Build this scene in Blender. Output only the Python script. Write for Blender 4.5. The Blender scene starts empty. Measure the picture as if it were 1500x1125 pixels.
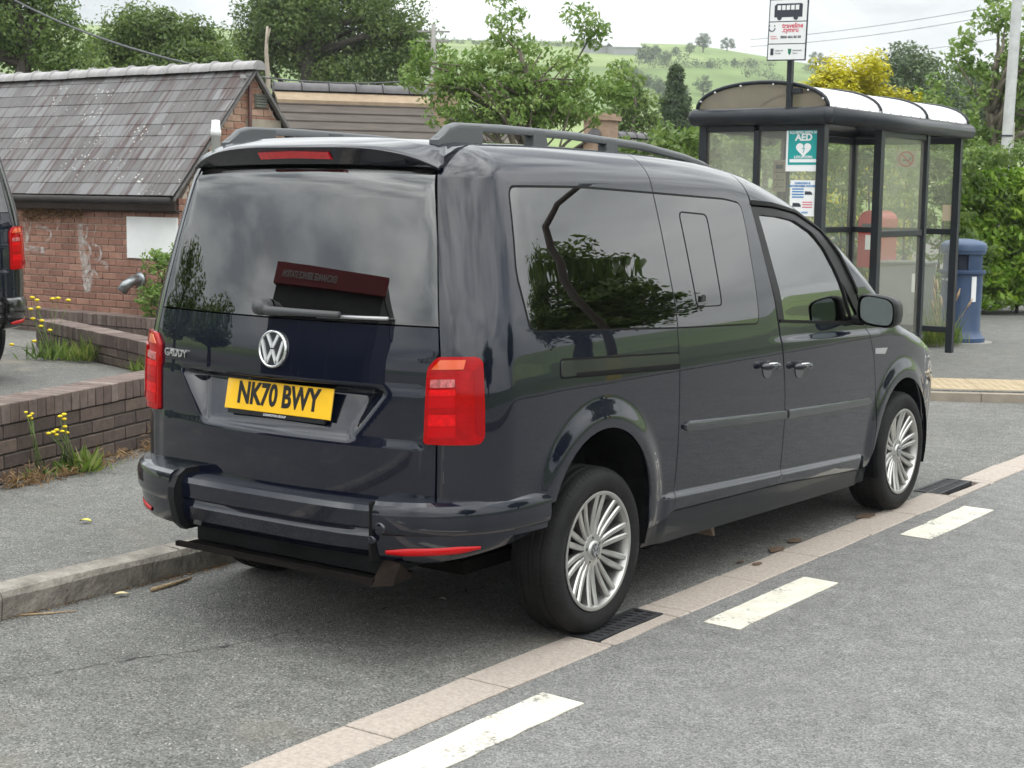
import bpy, bmesh, math, random
import numpy as np
from mathutils import Vector, Matrix, geometry, noise as mnoise
random.seed(7); np.random.seed(7)
scene = bpy.context.scene
COL = scene.collection

# ------------------------------------------------------------------ camera
CAM = np.array([3.9308, -4.8592, 1.6339]); YAW, PITCH, ROLL, FPX = .6185, -.1198, .0132, 2278.0
_F = np.array([-math.sin(YAW)*math.cos(PITCH), math.cos(YAW)*math.cos(PITCH), math.sin(PITCH)])
_R = np.array([math.cos(YAW), math.sin(YAW), 0.]); _U = np.cross(_R, _F)
_R, _U = _R*math.cos(ROLL)+_U*math.sin(ROLL), _U*math.cos(ROLL)-_R*math.sin(ROLL)
cd = bpy.data.cameras.new('camera'); cam = bpy.data.objects.new('camera', cd); COL.objects.link(cam)
cam.matrix_world = Matrix(((_R[0], _U[0], -_F[0], CAM[0]), (_R[1], _U[1], -_F[1], CAM[1]), (_R[2], _U[2], -_F[2], CAM[2]), (0, 0, 0, 1)))
cd.sensor_fit = 'HORIZONTAL'; cd.sensor_width = 36; cd.lens = FPX/1500*36; cd.clip_start = .1; cd.clip_end = 6000
cd.dof.use_dof = True; cd.dof.focus_distance = 7.0; cd.dof.aperture_fstop = 12.0
scene.camera = cam

# ------------------------------------------------------------------ sky and sun
SUN_EL, SUN_AZ = math.radians(57), math.radians(122)     # azimuth measured from +Y towards +X
w = bpy.data.worlds.new('World'); scene.world = w; w.use_nodes = True
nt = w.node_tree; nt.nodes.clear()
def wn(t, **k):
    n = nt.nodes.new(t)
    for a, b in k.items(): setattr(n, a, b)
    return n
out = wn('ShaderNodeOutputWorld'); bg = wn('ShaderNodeBackground'); sky = wn('ShaderNodeTexSky', sky_type='NISHITA', sun_disc=False)
sky.sun_elevation = SUN_EL; sky.sun_rotation = SUN_AZ
tc = wn('ShaderNodeTexCoord'); mp = wn('ShaderNodeMapping'); mp.inputs['Scale'].default_value = (1.0, 1.0, 2.6)
n1 = wn('ShaderNodeTexNoise'); n1.inputs['Scale'].default_value = 3.4; n1.inputs['Detail'].default_value = 9; n1.inputs['Roughness'].default_value = .52; n1.inputs['Distortion'].default_value = .25
r1 = wn('ShaderNodeValToRGB')                      # cloud body: grey bases and bright tops (values are divided by the background strength)
e = r1.color_ramp.elements
e[0].position = .34; e[0].color = (3.6, 3.75, 3.9, 1); e[1].position = .62; e[1].color = (9.8, 10.0, 9.9, 1)
m = r1.color_ramp.elements.new(.47); m.color = (7.0, 7.25, 7.2, 1)
n2 = wn('ShaderNodeTexNoise'); n2.inputs['Scale'].default_value = 1.5; n2.inputs['Detail'].default_value = 4
r2 = wn('ShaderNodeValToRGB'); e = r2.color_ramp.elements; e[0].position = .30; e[0].color = (.62,)*3+(1,); e[1].position = .55; e[1].color = (.96,)*3+(1,)
mx = wn('ShaderNodeMix', data_type='RGBA')
L = nt.links.new
L(tc.outputs['Generated'], mp.inputs[0]); L(mp.outputs[0], n1.inputs['Vector']); L(mp.outputs[0], n2.inputs['Vector'])
L(n1.outputs['Fac'], r1.inputs[0]); L(n2.outputs['Fac'], r2.inputs[0]); L(r2.outputs[0], mx.inputs[0])
# overcast sky: luminance rises from horizon to zenith as (1 + 2 sin elevation) / 3
sx = wn('ShaderNodeSeparateXYZ'); gr = wn('ShaderNodeMapRange'); gr.inputs[1].default_value = 0; gr.inputs[2].default_value = 1; gr.inputs[3].default_value = .68; gr.inputs[4].default_value = 3.0
L(tc.outputs['Generated'], sx.inputs[0]); L(sx.outputs['Z'], gr.inputs[0])
cm = wn('ShaderNodeMix', data_type='RGBA', blend_type='MULTIPLY'); cm.inputs[0].default_value = 1
L(r1.outputs[0], cm.inputs[6]); L(gr.outputs[0], cm.inputs[7])
L(sky.outputs[0], mx.inputs[6]); L(cm.outputs[2], mx.inputs[7]); L(mx.outputs[2], bg.inputs['Color'])
bg.inputs['Strength'].default_value = .135
L(bg.outputs[0], out.inputs[0])
sl = bpy.data.lights.new('sun', 'SUN'); sl.energy = 1.0; sl.angle = math.radians(95); sl.color = (1, .955, .89)
so = bpy.data.objects.new('sun', sl); COL.objects.link(so); so.location = (0, 0, 40)
sd = Vector((math.sin(SUN_AZ)*math.cos(SUN_EL), math.cos(SUN_AZ)*math.cos(SUN_EL), math.sin(SUN_EL)))
so.rotation_euler = sd.to_track_quat('Z', 'Y').to_euler()

vs = scene.view_settings; vs.view_transform = 'Standard'; vs.look = 'None'; vs.exposure = 0.24; vs.gamma = 1; vs.use_curve_mapping = False
scene.cycles.use_denoising = True; scene.cycles.max_bounces = 8; scene.cycles.transparent_max_bounces = 16
scene.cycles.caustics_reflective = False; scene.cycles.caustics_refractive = False
scene.cycles.sample_clamp_indirect = 6.0

# ------------------------------------------------------------------ photograph pixels -> directions
def ray(x, y): return _F+_R*(x-750)/FPX+_U*(562.5-y)/FPX
def onz(x, y, z=0.): d = ray(x, y); return CAM+d*((z-CAM[2])/d[2])
def onx(x, y, X): d = ray(x, y); return CAM+d*((X-CAM[0])/d[0])
def ony(x, y, Y): d = ray(x, y); return CAM+d*((Y-CAM[1])/d[1])
def atd(x, y, D): return CAM+ray(x, y)*D
def onplane(x, y, p, n): d = ray(x, y); return CAM+d*(np.dot(np.asarray(p)-CAM, n)/np.dot(d, n))

# ------------------------------------------------------------------ materials
MATS = {}
def srgb(r, g, b):
    f = lambda c: c/12.92 if c <= .04045 else ((c+.055)/1.055)**2.4
    return (f(r/255), f(g/255), f(b/255))
def mat(name, col, rough=.6, metal=0., var=0., vscale=8., col2=None, bump=0., bscale=60., coat=0., spec=.5, trans=0., stretch=(1, 1, 1), detail=5, rvar=0., alpha=1., coords='Object', sub=0.):
    """principled material with noise driven colour variation, roughness variation and relief"""
    if name in MATS: return MATS[name]
    m = bpy.data.materials.new(name); m.use_nodes = True; t = m.node_tree; p = t.nodes['Principled BSDF']
    p.inputs['Roughness'].default_value = rough; p.inputs['Metallic'].default_value = metal
    p.inputs['Specular IOR Level'].default_value = spec
    if coat: p.inputs['Coat Weight'].default_value = coat; p.inputs['Coat Roughness'].default_value = .03
    if trans: p.inputs['Transmission Weight'].default_value = trans
    if alpha < 1: p.inputs['Alpha'].default_value = alpha
    if sub: p.inputs['Subsurface Weight'].default_value = sub; p.inputs['Subsurface Radius'].default_value = (.02, .01, .005)
    c1 = tuple(col)+(1,); p.inputs['Base Color'].default_value = c1
    co = t.nodes.new('ShaderNodeTexCoord'); mpn = t.nodes.new('ShaderNodeMapping'); mpn.inputs['Scale'].default_value = stretch
    t.links.new(co.outputs[coords], mpn.inputs[0])
    if var or col2 is not None:
        nn = t.nodes.new('ShaderNodeTexNoise'); nn.inputs['Scale'].default_value = vscale; nn.inputs['Detail'].default_value = detail; nn.inputs['Roughness'].default_value = .6
        t.links.new(mpn.outputs[0], nn.inputs['Vector'])
        rp = t.nodes.new('ShaderNodeValToRGB'); e = rp.color_ramp.elements
        b = col2 if col2 is not None else tuple(min(1, c*(1+var)) for c in col)
        a = col if col2 is not None else tuple(c*(1-var) for c in col)
        e[0].position = .32; e[1].position = .68; e[0].color = tuple(a)+(1,); e[1].color = tuple(b)+(1,)
        t.links.new(nn.outputs['Fac'], rp.inputs[0]); t.links.new(rp.outputs[0], p.inputs['Base Color'])
        if rvar:
            mr = t.nodes.new('ShaderNodeMapRange'); mr.inputs[3].default_value = max(0, rough-rvar); mr.inputs[4].default_value = min(1, rough+rvar)
            t.links.new(nn.outputs['Fac'], mr.inputs[0]); t.links.new(mr.outputs[0], p.inputs['Roughness'])
    if bump:
        nb = t.nodes.new('ShaderNodeTexNoise'); nb.inputs['Scale'].default_value = bscale; nb.inputs['Detail'].default_value = 4
        t.links.new(mpn.outputs[0], nb.inputs['Vector'])
        bp = t.nodes.new('ShaderNodeBump'); bp.inputs['Strength'].default_value = bump; bp.inputs['Distance'].default_value = .01
        t.links.new(nb.outputs['Fac'], bp.inputs['Height']); t.links.new(bp.outputs[0], p.inputs['Normal'])
    MATS[name] = m; return m
def nodes(m): return m.node_tree, m.node_tree.nodes['Principled BSDF']
def glass(name, tint, rough=.0, ior=1.5, film=None, film_w=0.):
    """thin pane: mirror reflection by Fresnel over a tinted see-through body, optional grime film"""
    m = bpy.data.materials.new(name); m.use_nodes = True; t = m.node_tree; t.nodes.clear()
    o = t.nodes.new('ShaderNodeOutputMaterial'); mixn = t.nodes.new('ShaderNodeMixShader'); fr = t.nodes.new('ShaderNodeFresnel'); fr.inputs[0].default_value = ior
    tr = t.nodes.new('ShaderNodeBsdfTransparent'); tr.inputs[0].default_value = tuple(tint)+(1,)
    gl = t.nodes.new('ShaderNodeBsdfGlossy'); gl.inputs['Roughness'].default_value = rough; gl.inputs[0].default_value = (1, 1, 1, 1)
    t.links.new(fr.outputs[0], mixn.inputs[0]); t.links.new(gl.outputs[0], mixn.inputs[2])
    if film:
        df = t.nodes.new('ShaderNodeBsdfDiffuse'); df.inputs[0].default_value = tuple(film)+(1,)
        tl = t.nodes.new('ShaderNodeBsdfTranslucent'); tl.inputs[0].default_value = tuple(film)+(1,)
        ad = t.nodes.new('ShaderNodeMixShader'); ad.inputs[0].default_value = .55; t.links.new(df.outputs[0], ad.inputs[1]); t.links.new(tl.outputs[0], ad.inputs[2])
        m2 = t.nodes.new('ShaderNodeMixShader')
        co = t.nodes.new('ShaderNodeTexCoord'); nn = t.nodes.new('ShaderNodeTexNoise'); nn.inputs['Scale'].default_value = 2.2; nn.inputs['Detail'].default_value = 6
        mr = t.nodes.new('ShaderNodeMapRange'); mr.inputs[3].default_value = film_w*.4; mr.inputs[4].default_value = min(1, film_w*1.6)
        t.links.new(co.outputs['Object'], nn.inputs['Vector']); t.links.new(nn.outputs['Fac'], mr.inputs[0]); t.links.new(mr.outputs[0], m2.inputs[0])
        t.links.new(tr.outputs[0], m2.inputs[1]); t.links.new(ad.outputs[0], m2.inputs[2]); t.links.new(m2.outputs[0], mixn.inputs[1])
    else: t.links.new(tr.outputs[0], mixn.inputs[1])
    t.links.new(mixn.outputs[0], o.inputs[0]); MATS[name] = m; return m

# ------------------------------------------------------------------ object helpers
def link(o, parent=None):
    COL.objects.link(o)
    if parent is not None: o.parent = parent
    return o
def tag(o, label=None, cat=None, group=None, kind=None):
    if label: o['label'] = label
    if cat: o['category'] = cat
    if group: o['group'] = group
    if kind: o['kind'] = kind
    return o
def thing(name, label, cat, loc=(0, 0, 0), rz=0., group=None):
    o = bpy.data.objects.new(name, None); o.empty_display_size = .2; link(o); o.location = loc; o.rotation_euler = (0, 0, rz)
    return tag(o, label, cat, group)
def mesh(name, v, f, mats, parent=None, smooth=False, normals=None, midx=None):
    me = bpy.data.meshes.new(name); me.from_pydata([tuple(map(float, q)) for q in v], [], [tuple(map(int, q)) for q in f])
    if not isinstance(mats, (list, tuple)): mats = [mats]
    for m in mats: me.materials.append(m)
    if midx is not None: me.polygons.foreach_set('material_index', np.asarray(midx, dtype=np.int32))
    if smooth or normals is not None: me.polygons.foreach_set('use_smooth', [True]*len(me.polygons))
    me.update()
    if normals is not None: me.normals_split_custom_set_from_vertices([tuple(map(float, q)) for q in normals])
    return link(bpy.data.objects.new(name, me), parent)
class MB:
    """collects simple solids into one mesh"""
    def __init__(s): s.v = []; s.f = []; s.m = []
    def add(s, v, f, mi=0):
        k = len(s.v); s.v += [tuple(q) for q in v]; s.f += [tuple(i+k for i in q) for q in f]; s.m += [mi]*len(f); return s
    def box(s, lo, hi, mi=0, M=None, bev=0.):
        x0, y0, z0 = lo; x1, y1, z1 = hi
        if bev > 0:
            b = bev; v = []
            for z, ins in ((z0, b), (z0+b, 0), (z1-b, 0), (z1, b)):
                for (x, y) in ((x0+ins, y0+ins+0), (x1-ins, y0+ins), (x1-ins, y1-ins), (x0+ins, y1-ins)):
                    v.append((x, y, z))
            f = [(3, 2, 1, 0), (12, 13, 14, 15)]
            for l in range(3):
                for i in range(4):
                    j = (i+1) % 4; f.append((l*4+i, l*4+j, l*4+4+j, l*4+4+i))
        else:
            v = [(x0, y0, z0), (x1, y0, z0), (x1, y1, z0), (x0, y1, z0), (x0, y0, z1), (x1, y0, z1), (x1, y1, z1), (x0, y1, z1)]
            f = [(3, 2, 1, 0), (4, 5, 6, 7), (0, 1, 5, 4), (1, 2, 6, 5), (2, 3, 7, 6), (3, 0, 4, 7)]
        if M is not None: v = [tuple(M @ Vector(q)) for q in v]
        return s.add(v, f, mi)
    def tube(s, pts, rad, n=10, mi=0, cap=True):
        pts = [Vector(p) for p in pts]; k = len(s.v); R = rad if hasattr(rad, '__len__') else [rad]*len(pts)
        dd = (pts[-1]-pts[0]).normalized(); up = Vector((0, 0, 1)) if abs(dd.z) < .8 else Vector((1, .03, 0)).normalized()
        for i, p in enumerate(pts):
            d = (pts[min(i+1, len(pts)-1)]-pts[max(i-1, 0)]).normalized()
            a = d.cross(up);
            if a.length < 1e-3: a = d.cross(Vector((0, 1, .02)))
            a.normalize(); b = d.cross(a)
            for j in range(n):
                t = 2*math.pi*j/n; s.v.append(tuple(p+(a*math.cos(t)+b*math.sin(t))*R[i]))
        for i in range(len(pts)-1):
            for j in range(n):
                q = (j+1) % n; s.f.append((k+i*n+j, k+i*n+q, k+i*n+n+q, k+i*n+n+j)); s.m.append(mi)
        if cap:
            s.f.append(tuple(k+j for j in range(n-1, -1, -1))); s.m.append(mi)
            e = k+(len(pts)-1)*n; s.f.append(tuple(e+j for j in range(n))); s.m.append(mi)
        return s
    def lathe(s, prof, n=24, axis='z', c=(0, 0, 0), mi=0, close=False):
        k = len(s.v)
        for (r, h) in prof:
            for j in range(n):
                t = 2*math.pi*j/n; x, y = r*math.cos(t), r*math.sin(t)
                q = (x, y, h) if axis == 'z' else ((h, x, y) if axis == 'x' else (x, h, y))
                s.v.append((q[0]+c[0], q[1]+c[1], q[2]+c[2]))
        for i in range(len(prof)-1):
            for j in range(n):
                q = (j+1) % n; s.f.append((k+i*n+j, k+i*n+q, k+i*n+n+q, k+i*n+n+j)); s.m.append(mi)
        return s
    def prism(s, poly, h0, h1, M=None, mi=0):
        """2-D polygon extruded along local z"""
        n = len(poly); v = [(x, y, h0) for x, y in poly]+[(x, y, h1) for x, y in poly]
        f = [tuple(range(n-1, -1, -1)), tuple(range(n, 2*n))]+[(i, (i+1) % n, n+(i+1) % n, n+i) for i in range(n)]
        if M is not None: v = [tuple(M @ Vector(q)) for q in v]
        return s.add(v, f, mi)
    def build(s, name, mats, parent=None, smooth=False, fix=True, angle=None):
        o = mesh(name, s.v, s.f, mats, parent, smooth or angle is not None, None, s.m)
        if fix:
            bm = bmesh.new(); bm.from_mesh(o.data); bmesh.ops.recalc_face_normals(bm, faces=bm.faces)
            if angle is not None:
                for ed in bm.edges:
                    if len(ed.link_faces) == 2 and ed.calc_face_angle(0) > math.radians(angle): ed.smooth = False
            bm.to_mesh(o.data); bm.free()
        return o
def frame(origin, xdir, ydir):
    x = Vector(xdir).normalized(); y = Vector(ydir); z = x.cross(y).normalized(); y = z.cross(x)
    return Matrix(((x[0], y[0], z[0], origin[0]), (x[1], y[1], z[1], origin[1]), (x[2], y[2], z[2], origin[2]), (0, 0, 0, 1)))
def text(name, s, size, M, mt, parent=None, ext=.001, bold=0., sx=1., align='CENTER', font=None):
    """lettering as mesh; M maps text plane (x right, y up) to the parent's space"""
    c = bpy.data.curves.new(name, 'FONT'); c.body = s; c.size = size; c.extrude = ext; c.offset = bold; c.align_x = align; c.align_y = 'CENTER'; c.resolution_u = 3
    o = bpy.data.objects.new(name, c); COL.objects.link(o)
    dg = bpy.context.evaluated_depsgraph_get(); me = bpy.data.meshes.new_from_object(o.evaluated_get(dg))
    bpy.data.objects.remove(o); bpy.data.curves.remove(c)
    me.transform(M @ Matrix.Diagonal((sx, 1, 1, 1))); me.materials.clear(); me.materials.append(mt); me.name = name
    return link(bpy.data.objects.new(name, me), parent)
def dup(o, parent=None, M=None, label=None):
    c = o.copy(); COL.objects.link(c); c.parent = parent
    for ch in o.children: dup(ch, c)
    if M is not None: c.matrix_local = M
    if label: c['label'] = label
    return c
# ================================================================== VAN BODY SURFACE
# x right, y forward (0 = rear axle), z up.  The body is an implicit surface; panels are cut out of it.
def pch(xs, ys):
    xs = np.array(xs, float); ys = np.array(ys, float); h = np.diff(xs); d = np.diff(ys)/h
    m = np.zeros_like(ys); m[0] = d[0]; m[-1] = d[-1]
    for i in range(1, len(xs)-1):
        if d[i-1]*d[i] > 0:
            w1 = 2*h[i]+h[i-1]; w2 = h[i]+2*h[i-1]; m[i] = (w1+w2)/(w1/d[i-1]+w2/d[i])
    def f(x):
        x = np.clip(x, xs[0], xs[-1]); i = np.clip(np.searchsorted(xs, x)-1, 0, len(xs)-2); t = (x-xs[i])/h[i]
        return (1+2*t)*(1-t)**2*ys[i]+t*(1-t)**2*h[i]*m[i]+t*t*(3-2*t)*ys[i+1]+t*t*(t-1)*h[i]*m[i+1]
    tx = np.linspace(xs[0], xs[-1], 3000); ty = f(tx)
    return lambda x: np.interp(x, tx, ty)
def sst(t): u = np.clip(t, 0, 1); return u*u*(3-2*u)
Wz = pch([.15, .25, .33, .42, .55, .75, .93, 1.05, 1.15, 1.4, 1.65, 1.75, 1.9], [.835, .855, .872, .882, .889, .894, .893, .884, .872, .815, .748, .718, .66])
Wy = pch([-1.2, -.75, -.3, .6, 1.8, 2.6, 3.1, 3.5, 3.8], [-.05, -.03, -.005, 0, -.002, -.010, -.02, -.06, -.16])
Tz = pch([-1.2, -.75, -.5, 0, .5, 1.0, 1.4, 1.87, 2.27, 2.75, 2.95, 3.1, 3.4, 3.6, 3.75, 3.9], [1.77, 1.80, 1.812, 1.82, 1.814, 1.796, 1.762, 1.650, 1.49, 1.20, 1.075, 1.01, .93, .86, .74, .45])
Yz = pch([.2, .45, .59, .8, 1.05, 1.19, 1.45, 1.714, 1.9], [-.735, -.75, -.762, -.758, -.748, -.727, -.674, -.612, -.56])
Fz = pch([.2, .4, .6, .8, 1.0, 1.3], [3.74, 3.82, 3.84, 3.76, 3.55, 3.2])
ARCH = [(0, .44, .347), (2.985, .37, .345)]
def rmax(a, b, k):
    u = np.maximum(a+k, 0); v = np.maximum(b+k, 0)
    return np.where((u > 0) & (v > 0), np.sqrt(u*u+v*v)-k, np.maximum(a, b))
def SF(p):
    x = np.abs(p[..., 0]); y = p[..., 1]; z = p[..., 2]
    w_ = Wz(z)+Wy(y)
    for (cy, cz, r) in ARCH:
        w_ = w_+.020*sst((r+.125-np.hypot(y-cy, z-cz))/.10)*sst((z-.2)/.2)
    zc = .468-.047*(y-.52)                                   # lower body line
    w_ = w_+.017*sst((zc-z)/.032)*sst((y-.40)/.10)*sst((2.56-y)/.12)
    zb = 1.0-.03*(y-1.5)                                      # shoulder line along the front door
    w_ = w_-.010*sst((z-zb)/.03)*sst((y-1.35)/.35)*sst((1.25-z)/.15)
    s = x-w_
    top = Tz(y)+.03*(1-np.clip(x/.65, 0, 1.2)**2); dT = (Tz(y+.01)-Tz(y-.01))/.02
    t = (z-top)/np.sqrt(1+dT*dT)
    r = Yz(z)-.075*(1-np.clip(x/.68, 0, 1.3)**2)-y
    f = y-Fz(z)+.10*x*x
    return rmax(rmax(s, t, .11), rmax(r, f, .01), .17)
def SN(p, e=2e-3):
    g = np.stack([SF(p+np.eye(3)[i]*e)-SF(p-np.eye(3)[i]*e) for i in range(3)], -1)
    return g/np.maximum(np.linalg.norm(g, axis=-1, keepdims=True), 1e-9)
def cast(o, d, t0, t1, n=70):
    d = np.asarray(d, float); o = np.broadcast_to(np.asarray(o, float), d.shape); ts = np.linspace(t0, t1, n)
    lo = np.full(d.shape[:-1], np.nan); hi = lo.copy(); prev = SF(o+d*t0)
    for a, b in zip(ts[:-1], ts[1:]):
        cur = SF(o+d*b); m = (prev*cur <= 0) & np.isnan(lo); lo[m] = a; hi[m] = b; prev = cur
    bad = np.isnan(lo); lo[bad] = t1; hi[bad] = t1
    fl = SF(o+d*lo[..., None])
    for _ in range(22):
        mid = (lo+hi)/2; fm = SF(o+d*mid[..., None]); same = fm*fl > 0; lo = np.where(same, mid, lo); hi = np.where(same, hi, mid)
    return o+d*((lo+hi)/2)[..., None]
YC, ZC, XC, LA = -.35, 1.35, .40, .6
def ab(p):
    p = np.asarray(p, float); x, y, z = np.abs(p[..., 0])-XC, p[..., 1], p[..., 2]
    dy = np.minimum(y-YC, 0); dz = np.maximum(z-ZC, 0); th = np.arctan2(dz, np.hypot(x, dy)); ph = np.arctan2(-dy, x)
    return np.stack([np.where(dy < 0, YC-ph/(np.pi/2)*LA, y), np.where(dz > 0, ZC+th/(np.pi/2)*LA, z)], -1)
def map_side(q):
    a, b = q[..., 0], q[..., 1]; ph = np.maximum(YC-a, 0)/LA*np.pi/2; th = np.maximum(b-ZC, 0)/LA*np.pi/2
    o = np.stack([np.full_like(a, XC), np.maximum(a, YC), np.minimum(b, ZC)], -1)
    return cast(o, np.stack([np.cos(ph)*np.cos(th), -np.sin(ph)*np.cos(th), np.sin(th)], -1), 0., 1.1)
def map_rear(q): return cast(np.stack([q[..., 0], np.full_like(q[..., 0], -.2), q[..., 1]], -1), np.broadcast_to(np.array([0, -1., 0]), q.shape[:-1]+(3,)), 0., 1.2)
def map_top(q): return cast(np.stack([q[..., 0], q[..., 1], np.full_like(q[..., 0], .6)], -1), np.broadcast_to(np.array([0, 0, 1.]), q.shape[:-1]+(3,)), 0., 1.6)
def map_front(q):
    ph = q[..., 0]; o = np.stack([ph*0, ph*0+2.9, q[..., 1]], -1)
    return cast(o, np.stack([np.sin(ph), np.cos(ph), ph*0], -1), 0., 1.6)
def hit(px):
    d = np.stack([ray(*a) for a in px]); return cast(CAM, d, 3.5, 12, 400)
def hab(*px): return [tuple(q) for q in ab(hit(px))]
def hrear(*px): h = hit(px); return [(q[0], q[2]) for q in h]
def resample(L_, s, closed=True):
    L_ = [np.array(q, float) for q in L_]; out = []; n = len(L_)
    for i in range(n if closed else n-1):
        a, b = L_[i], L_[(i+1) % n]; k = max(1, int(math.ceil(np.linalg.norm(b-a)/s)))
        out += [a+(b-a)*j/k for j in range(k)]
    if not closed: out.append(L_[-1])
    return np.array(out)
def smooth_closed(L_, r, k=4):
    """round the corners of a polygon with radius-like distance r"""
    P = [np.array(q, float) for q in L_]; o = []; n = len(P)
    for i in range(n):
        a, b, c = P[i-1], P[i], P[(i+1) % n]; d1 = a-b; d2 = c-b; l1 = np.linalg.norm(d1); l2 = np.linalg.norm(d2)
        rr = min(r, l1*.48, l2*.48); s = b+d1/l1*rr; e = b+d2/l2*rr
        for j in range(k+1):
            t = j/k; o.append((1-t)**2*s+2*t*(1-t)*b+t*t*e)
    return o
def inside(pts, loop):
    x, y = pts[:, 0], pts[:, 1]; c = np.zeros(len(pts), bool); L_ = np.asarray(loop)
    for (x0, y0), (x1, y1) in zip(L_, np.roll(L_, -1, 0)):
        if y0 == y1: continue
        c ^= ((y0 > y) != (y1 > y)) & (x < (x1-x0)*(y-y0)/(y1-y0)+x0)
    return c
def grow(loop, d):
    """offset a simple polygon outwards by d"""
    P = np.asarray(loop, float); e = np.roll(P, -1, 0)-P; l = np.linalg.norm(e, axis=1); keep = l > 1e-6; P = P[keep]
    e = np.roll(P, -1, 0)-P; e /= np.linalg.norm(e, axis=1, keepdims=True)
    area = np.sum(P[:, 0]*np.roll(P[:, 1], -1)-np.roll(P[:, 0], -1)*P[:, 1]); n = np.stack([e[:, 1], -e[:, 0]], -1)*(1 if area > 0 else -1)
    m = n+np.roll(n, 1, 0); ln = np.maximum(np.sum(m*n, 1), .35); return P+m/ln[:, None]*d
def panel(name, loops, mp, mats, parent, step=.03, thick=.016, off=0., mirror=False, seg=.02, disp=None, both=False, extra=None):
    """sheet of the body surface bounded by loops[0] with holes loops[1:], with thickness and analytic normals"""
    key = (id(loops), off)
    LL = [resample(l, seg) for l in loops]; V = np.concatenate(LL); E_ = []; k = 0
    for l in LL: n = len(l); E_ += [(k+i, k+(i+1) % n) for i in range(n)]; k += n
    lo, hi = LL[0].min(0), LL[0].max(0)
    g = np.stack(np.meshgrid(np.arange(lo[0]+step/2, hi[0], step), np.arange(lo[1]+step/2, hi[1], step)), -1).reshape(-1, 2)
    if extra is not None:
        dm = np.full(len(g), 9.)
        dm = np.concatenate([np.abs(c_[:, None, :]-extra[None]).max(2).min(1) for c_ in np.array_split(g, max(1, len(g)//1500))])
        g = np.concatenate([g[dm > step*.5], extra])
    if len(g):
        ok = inside(g, LL[0])
        for h in LL[1:]: ok &= ~inside(g, h)
        g = g[ok]
    if len(g):
        d = np.concatenate([np.abs(c_[:, None, :]-V[None]).max(2).min(1) for c_ in np.array_split(g, max(1, len(g)//1500))])
        g = g[d > (step*.35 if extra is None else .0035)]
    pts = np.concatenate([V, g]) if len(g) else V
    r = geometry.delaunay_2d_cdt([Vector(q) for q in pts], E_, [], 0, 1e-6)
    v2 = np.array([tuple(q) for q in r[0]]); F_ = np.array(r[2])
    ce = v2[F_].mean(1); ok = inside(ce, LL[0])
    for h in LL[1:]: ok &= ~inside(ce, h)
    F_ = F_[ok]
    p3 = mp(v2); n3 = SN(p3)
    o3 = p3+n3*(off if disp is None else (off+disp(v2))[:, None])
    a = o3[F_]; nn = np.cross(a[:, 1]-a[:, 0], a[:, 2]-a[:, 0]); fl = np.sum(nn*n3[F_].mean(1), 1) < 0; F_[fl] = F_[fl][:, ::-1]
    if disp is not None:
        a = o3[F_]; nn = np.cross(a[:, 1]-a[:, 0], a[:, 2]-a[:, 0]); n3 = np.zeros_like(o3)
        for c_ in range(3): np.add.at(n3, F_[:, c_], nn)
        n3 /= np.maximum(np.linalg.norm(n3, axis=1, keepdims=True), 1e-9)
    nv = len(v2); i3 = o3-n3*thick
    ed = {}
    for t in F_:
        for i in range(3):
            e2 = (t[i], t[(i+1) % 3]); ed[e2] = ed.get(e2, 0)+1
    bd = [e2 for e2 in ed if (e2[1], e2[0]) not in ed]
    vs_ = [o3, i3]; ns_ = [n3, -n3]; faces = [tuple(t) for t in F_]+[tuple(t[::-1]+nv) for t in F_]; mi = [0]*len(F_)+[1]*len(F_)
    b0 = 2*nv; rv = []; rn = []
    for (i, j) in bd:
        d1 = o3[j]-o3[i]; q = np.cross(d1, n3[i]); q /= max(np.linalg.norm(q), 1e-9)
        k = b0+len(rv); rv += [o3[i], o3[j], i3[j], i3[i]]; rn += [(q+n3[i]*.6)/1.17, (q+n3[j]*.6)/1.17, q, q]; faces.append((k+1, k, k+3, k+2)); mi.append(0)
    VV = np.concatenate([o3, i3, np.array(rv)]); NN = np.concatenate([n3, -n3, np.array(rn)])
    if not isinstance(mats, (list, tuple)): mats = [mats, mats]
    res = []
    for mir in ((False, True) if both else (mirror,)):
        S = np.array([-1, 1, 1]) if mir else np.array([1, 1, 1]); ff = [t[::-1] for t in faces] if mir else faces
        pr = parent[1] if (isinstance(parent, tuple) and mir) else (parent[0] if isinstance(parent, tuple) else parent)
        res.append(mesh(name, VV*S, ff, list(mats), pr, True, NN*S, mi))
    return res if both else res[0]

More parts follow.
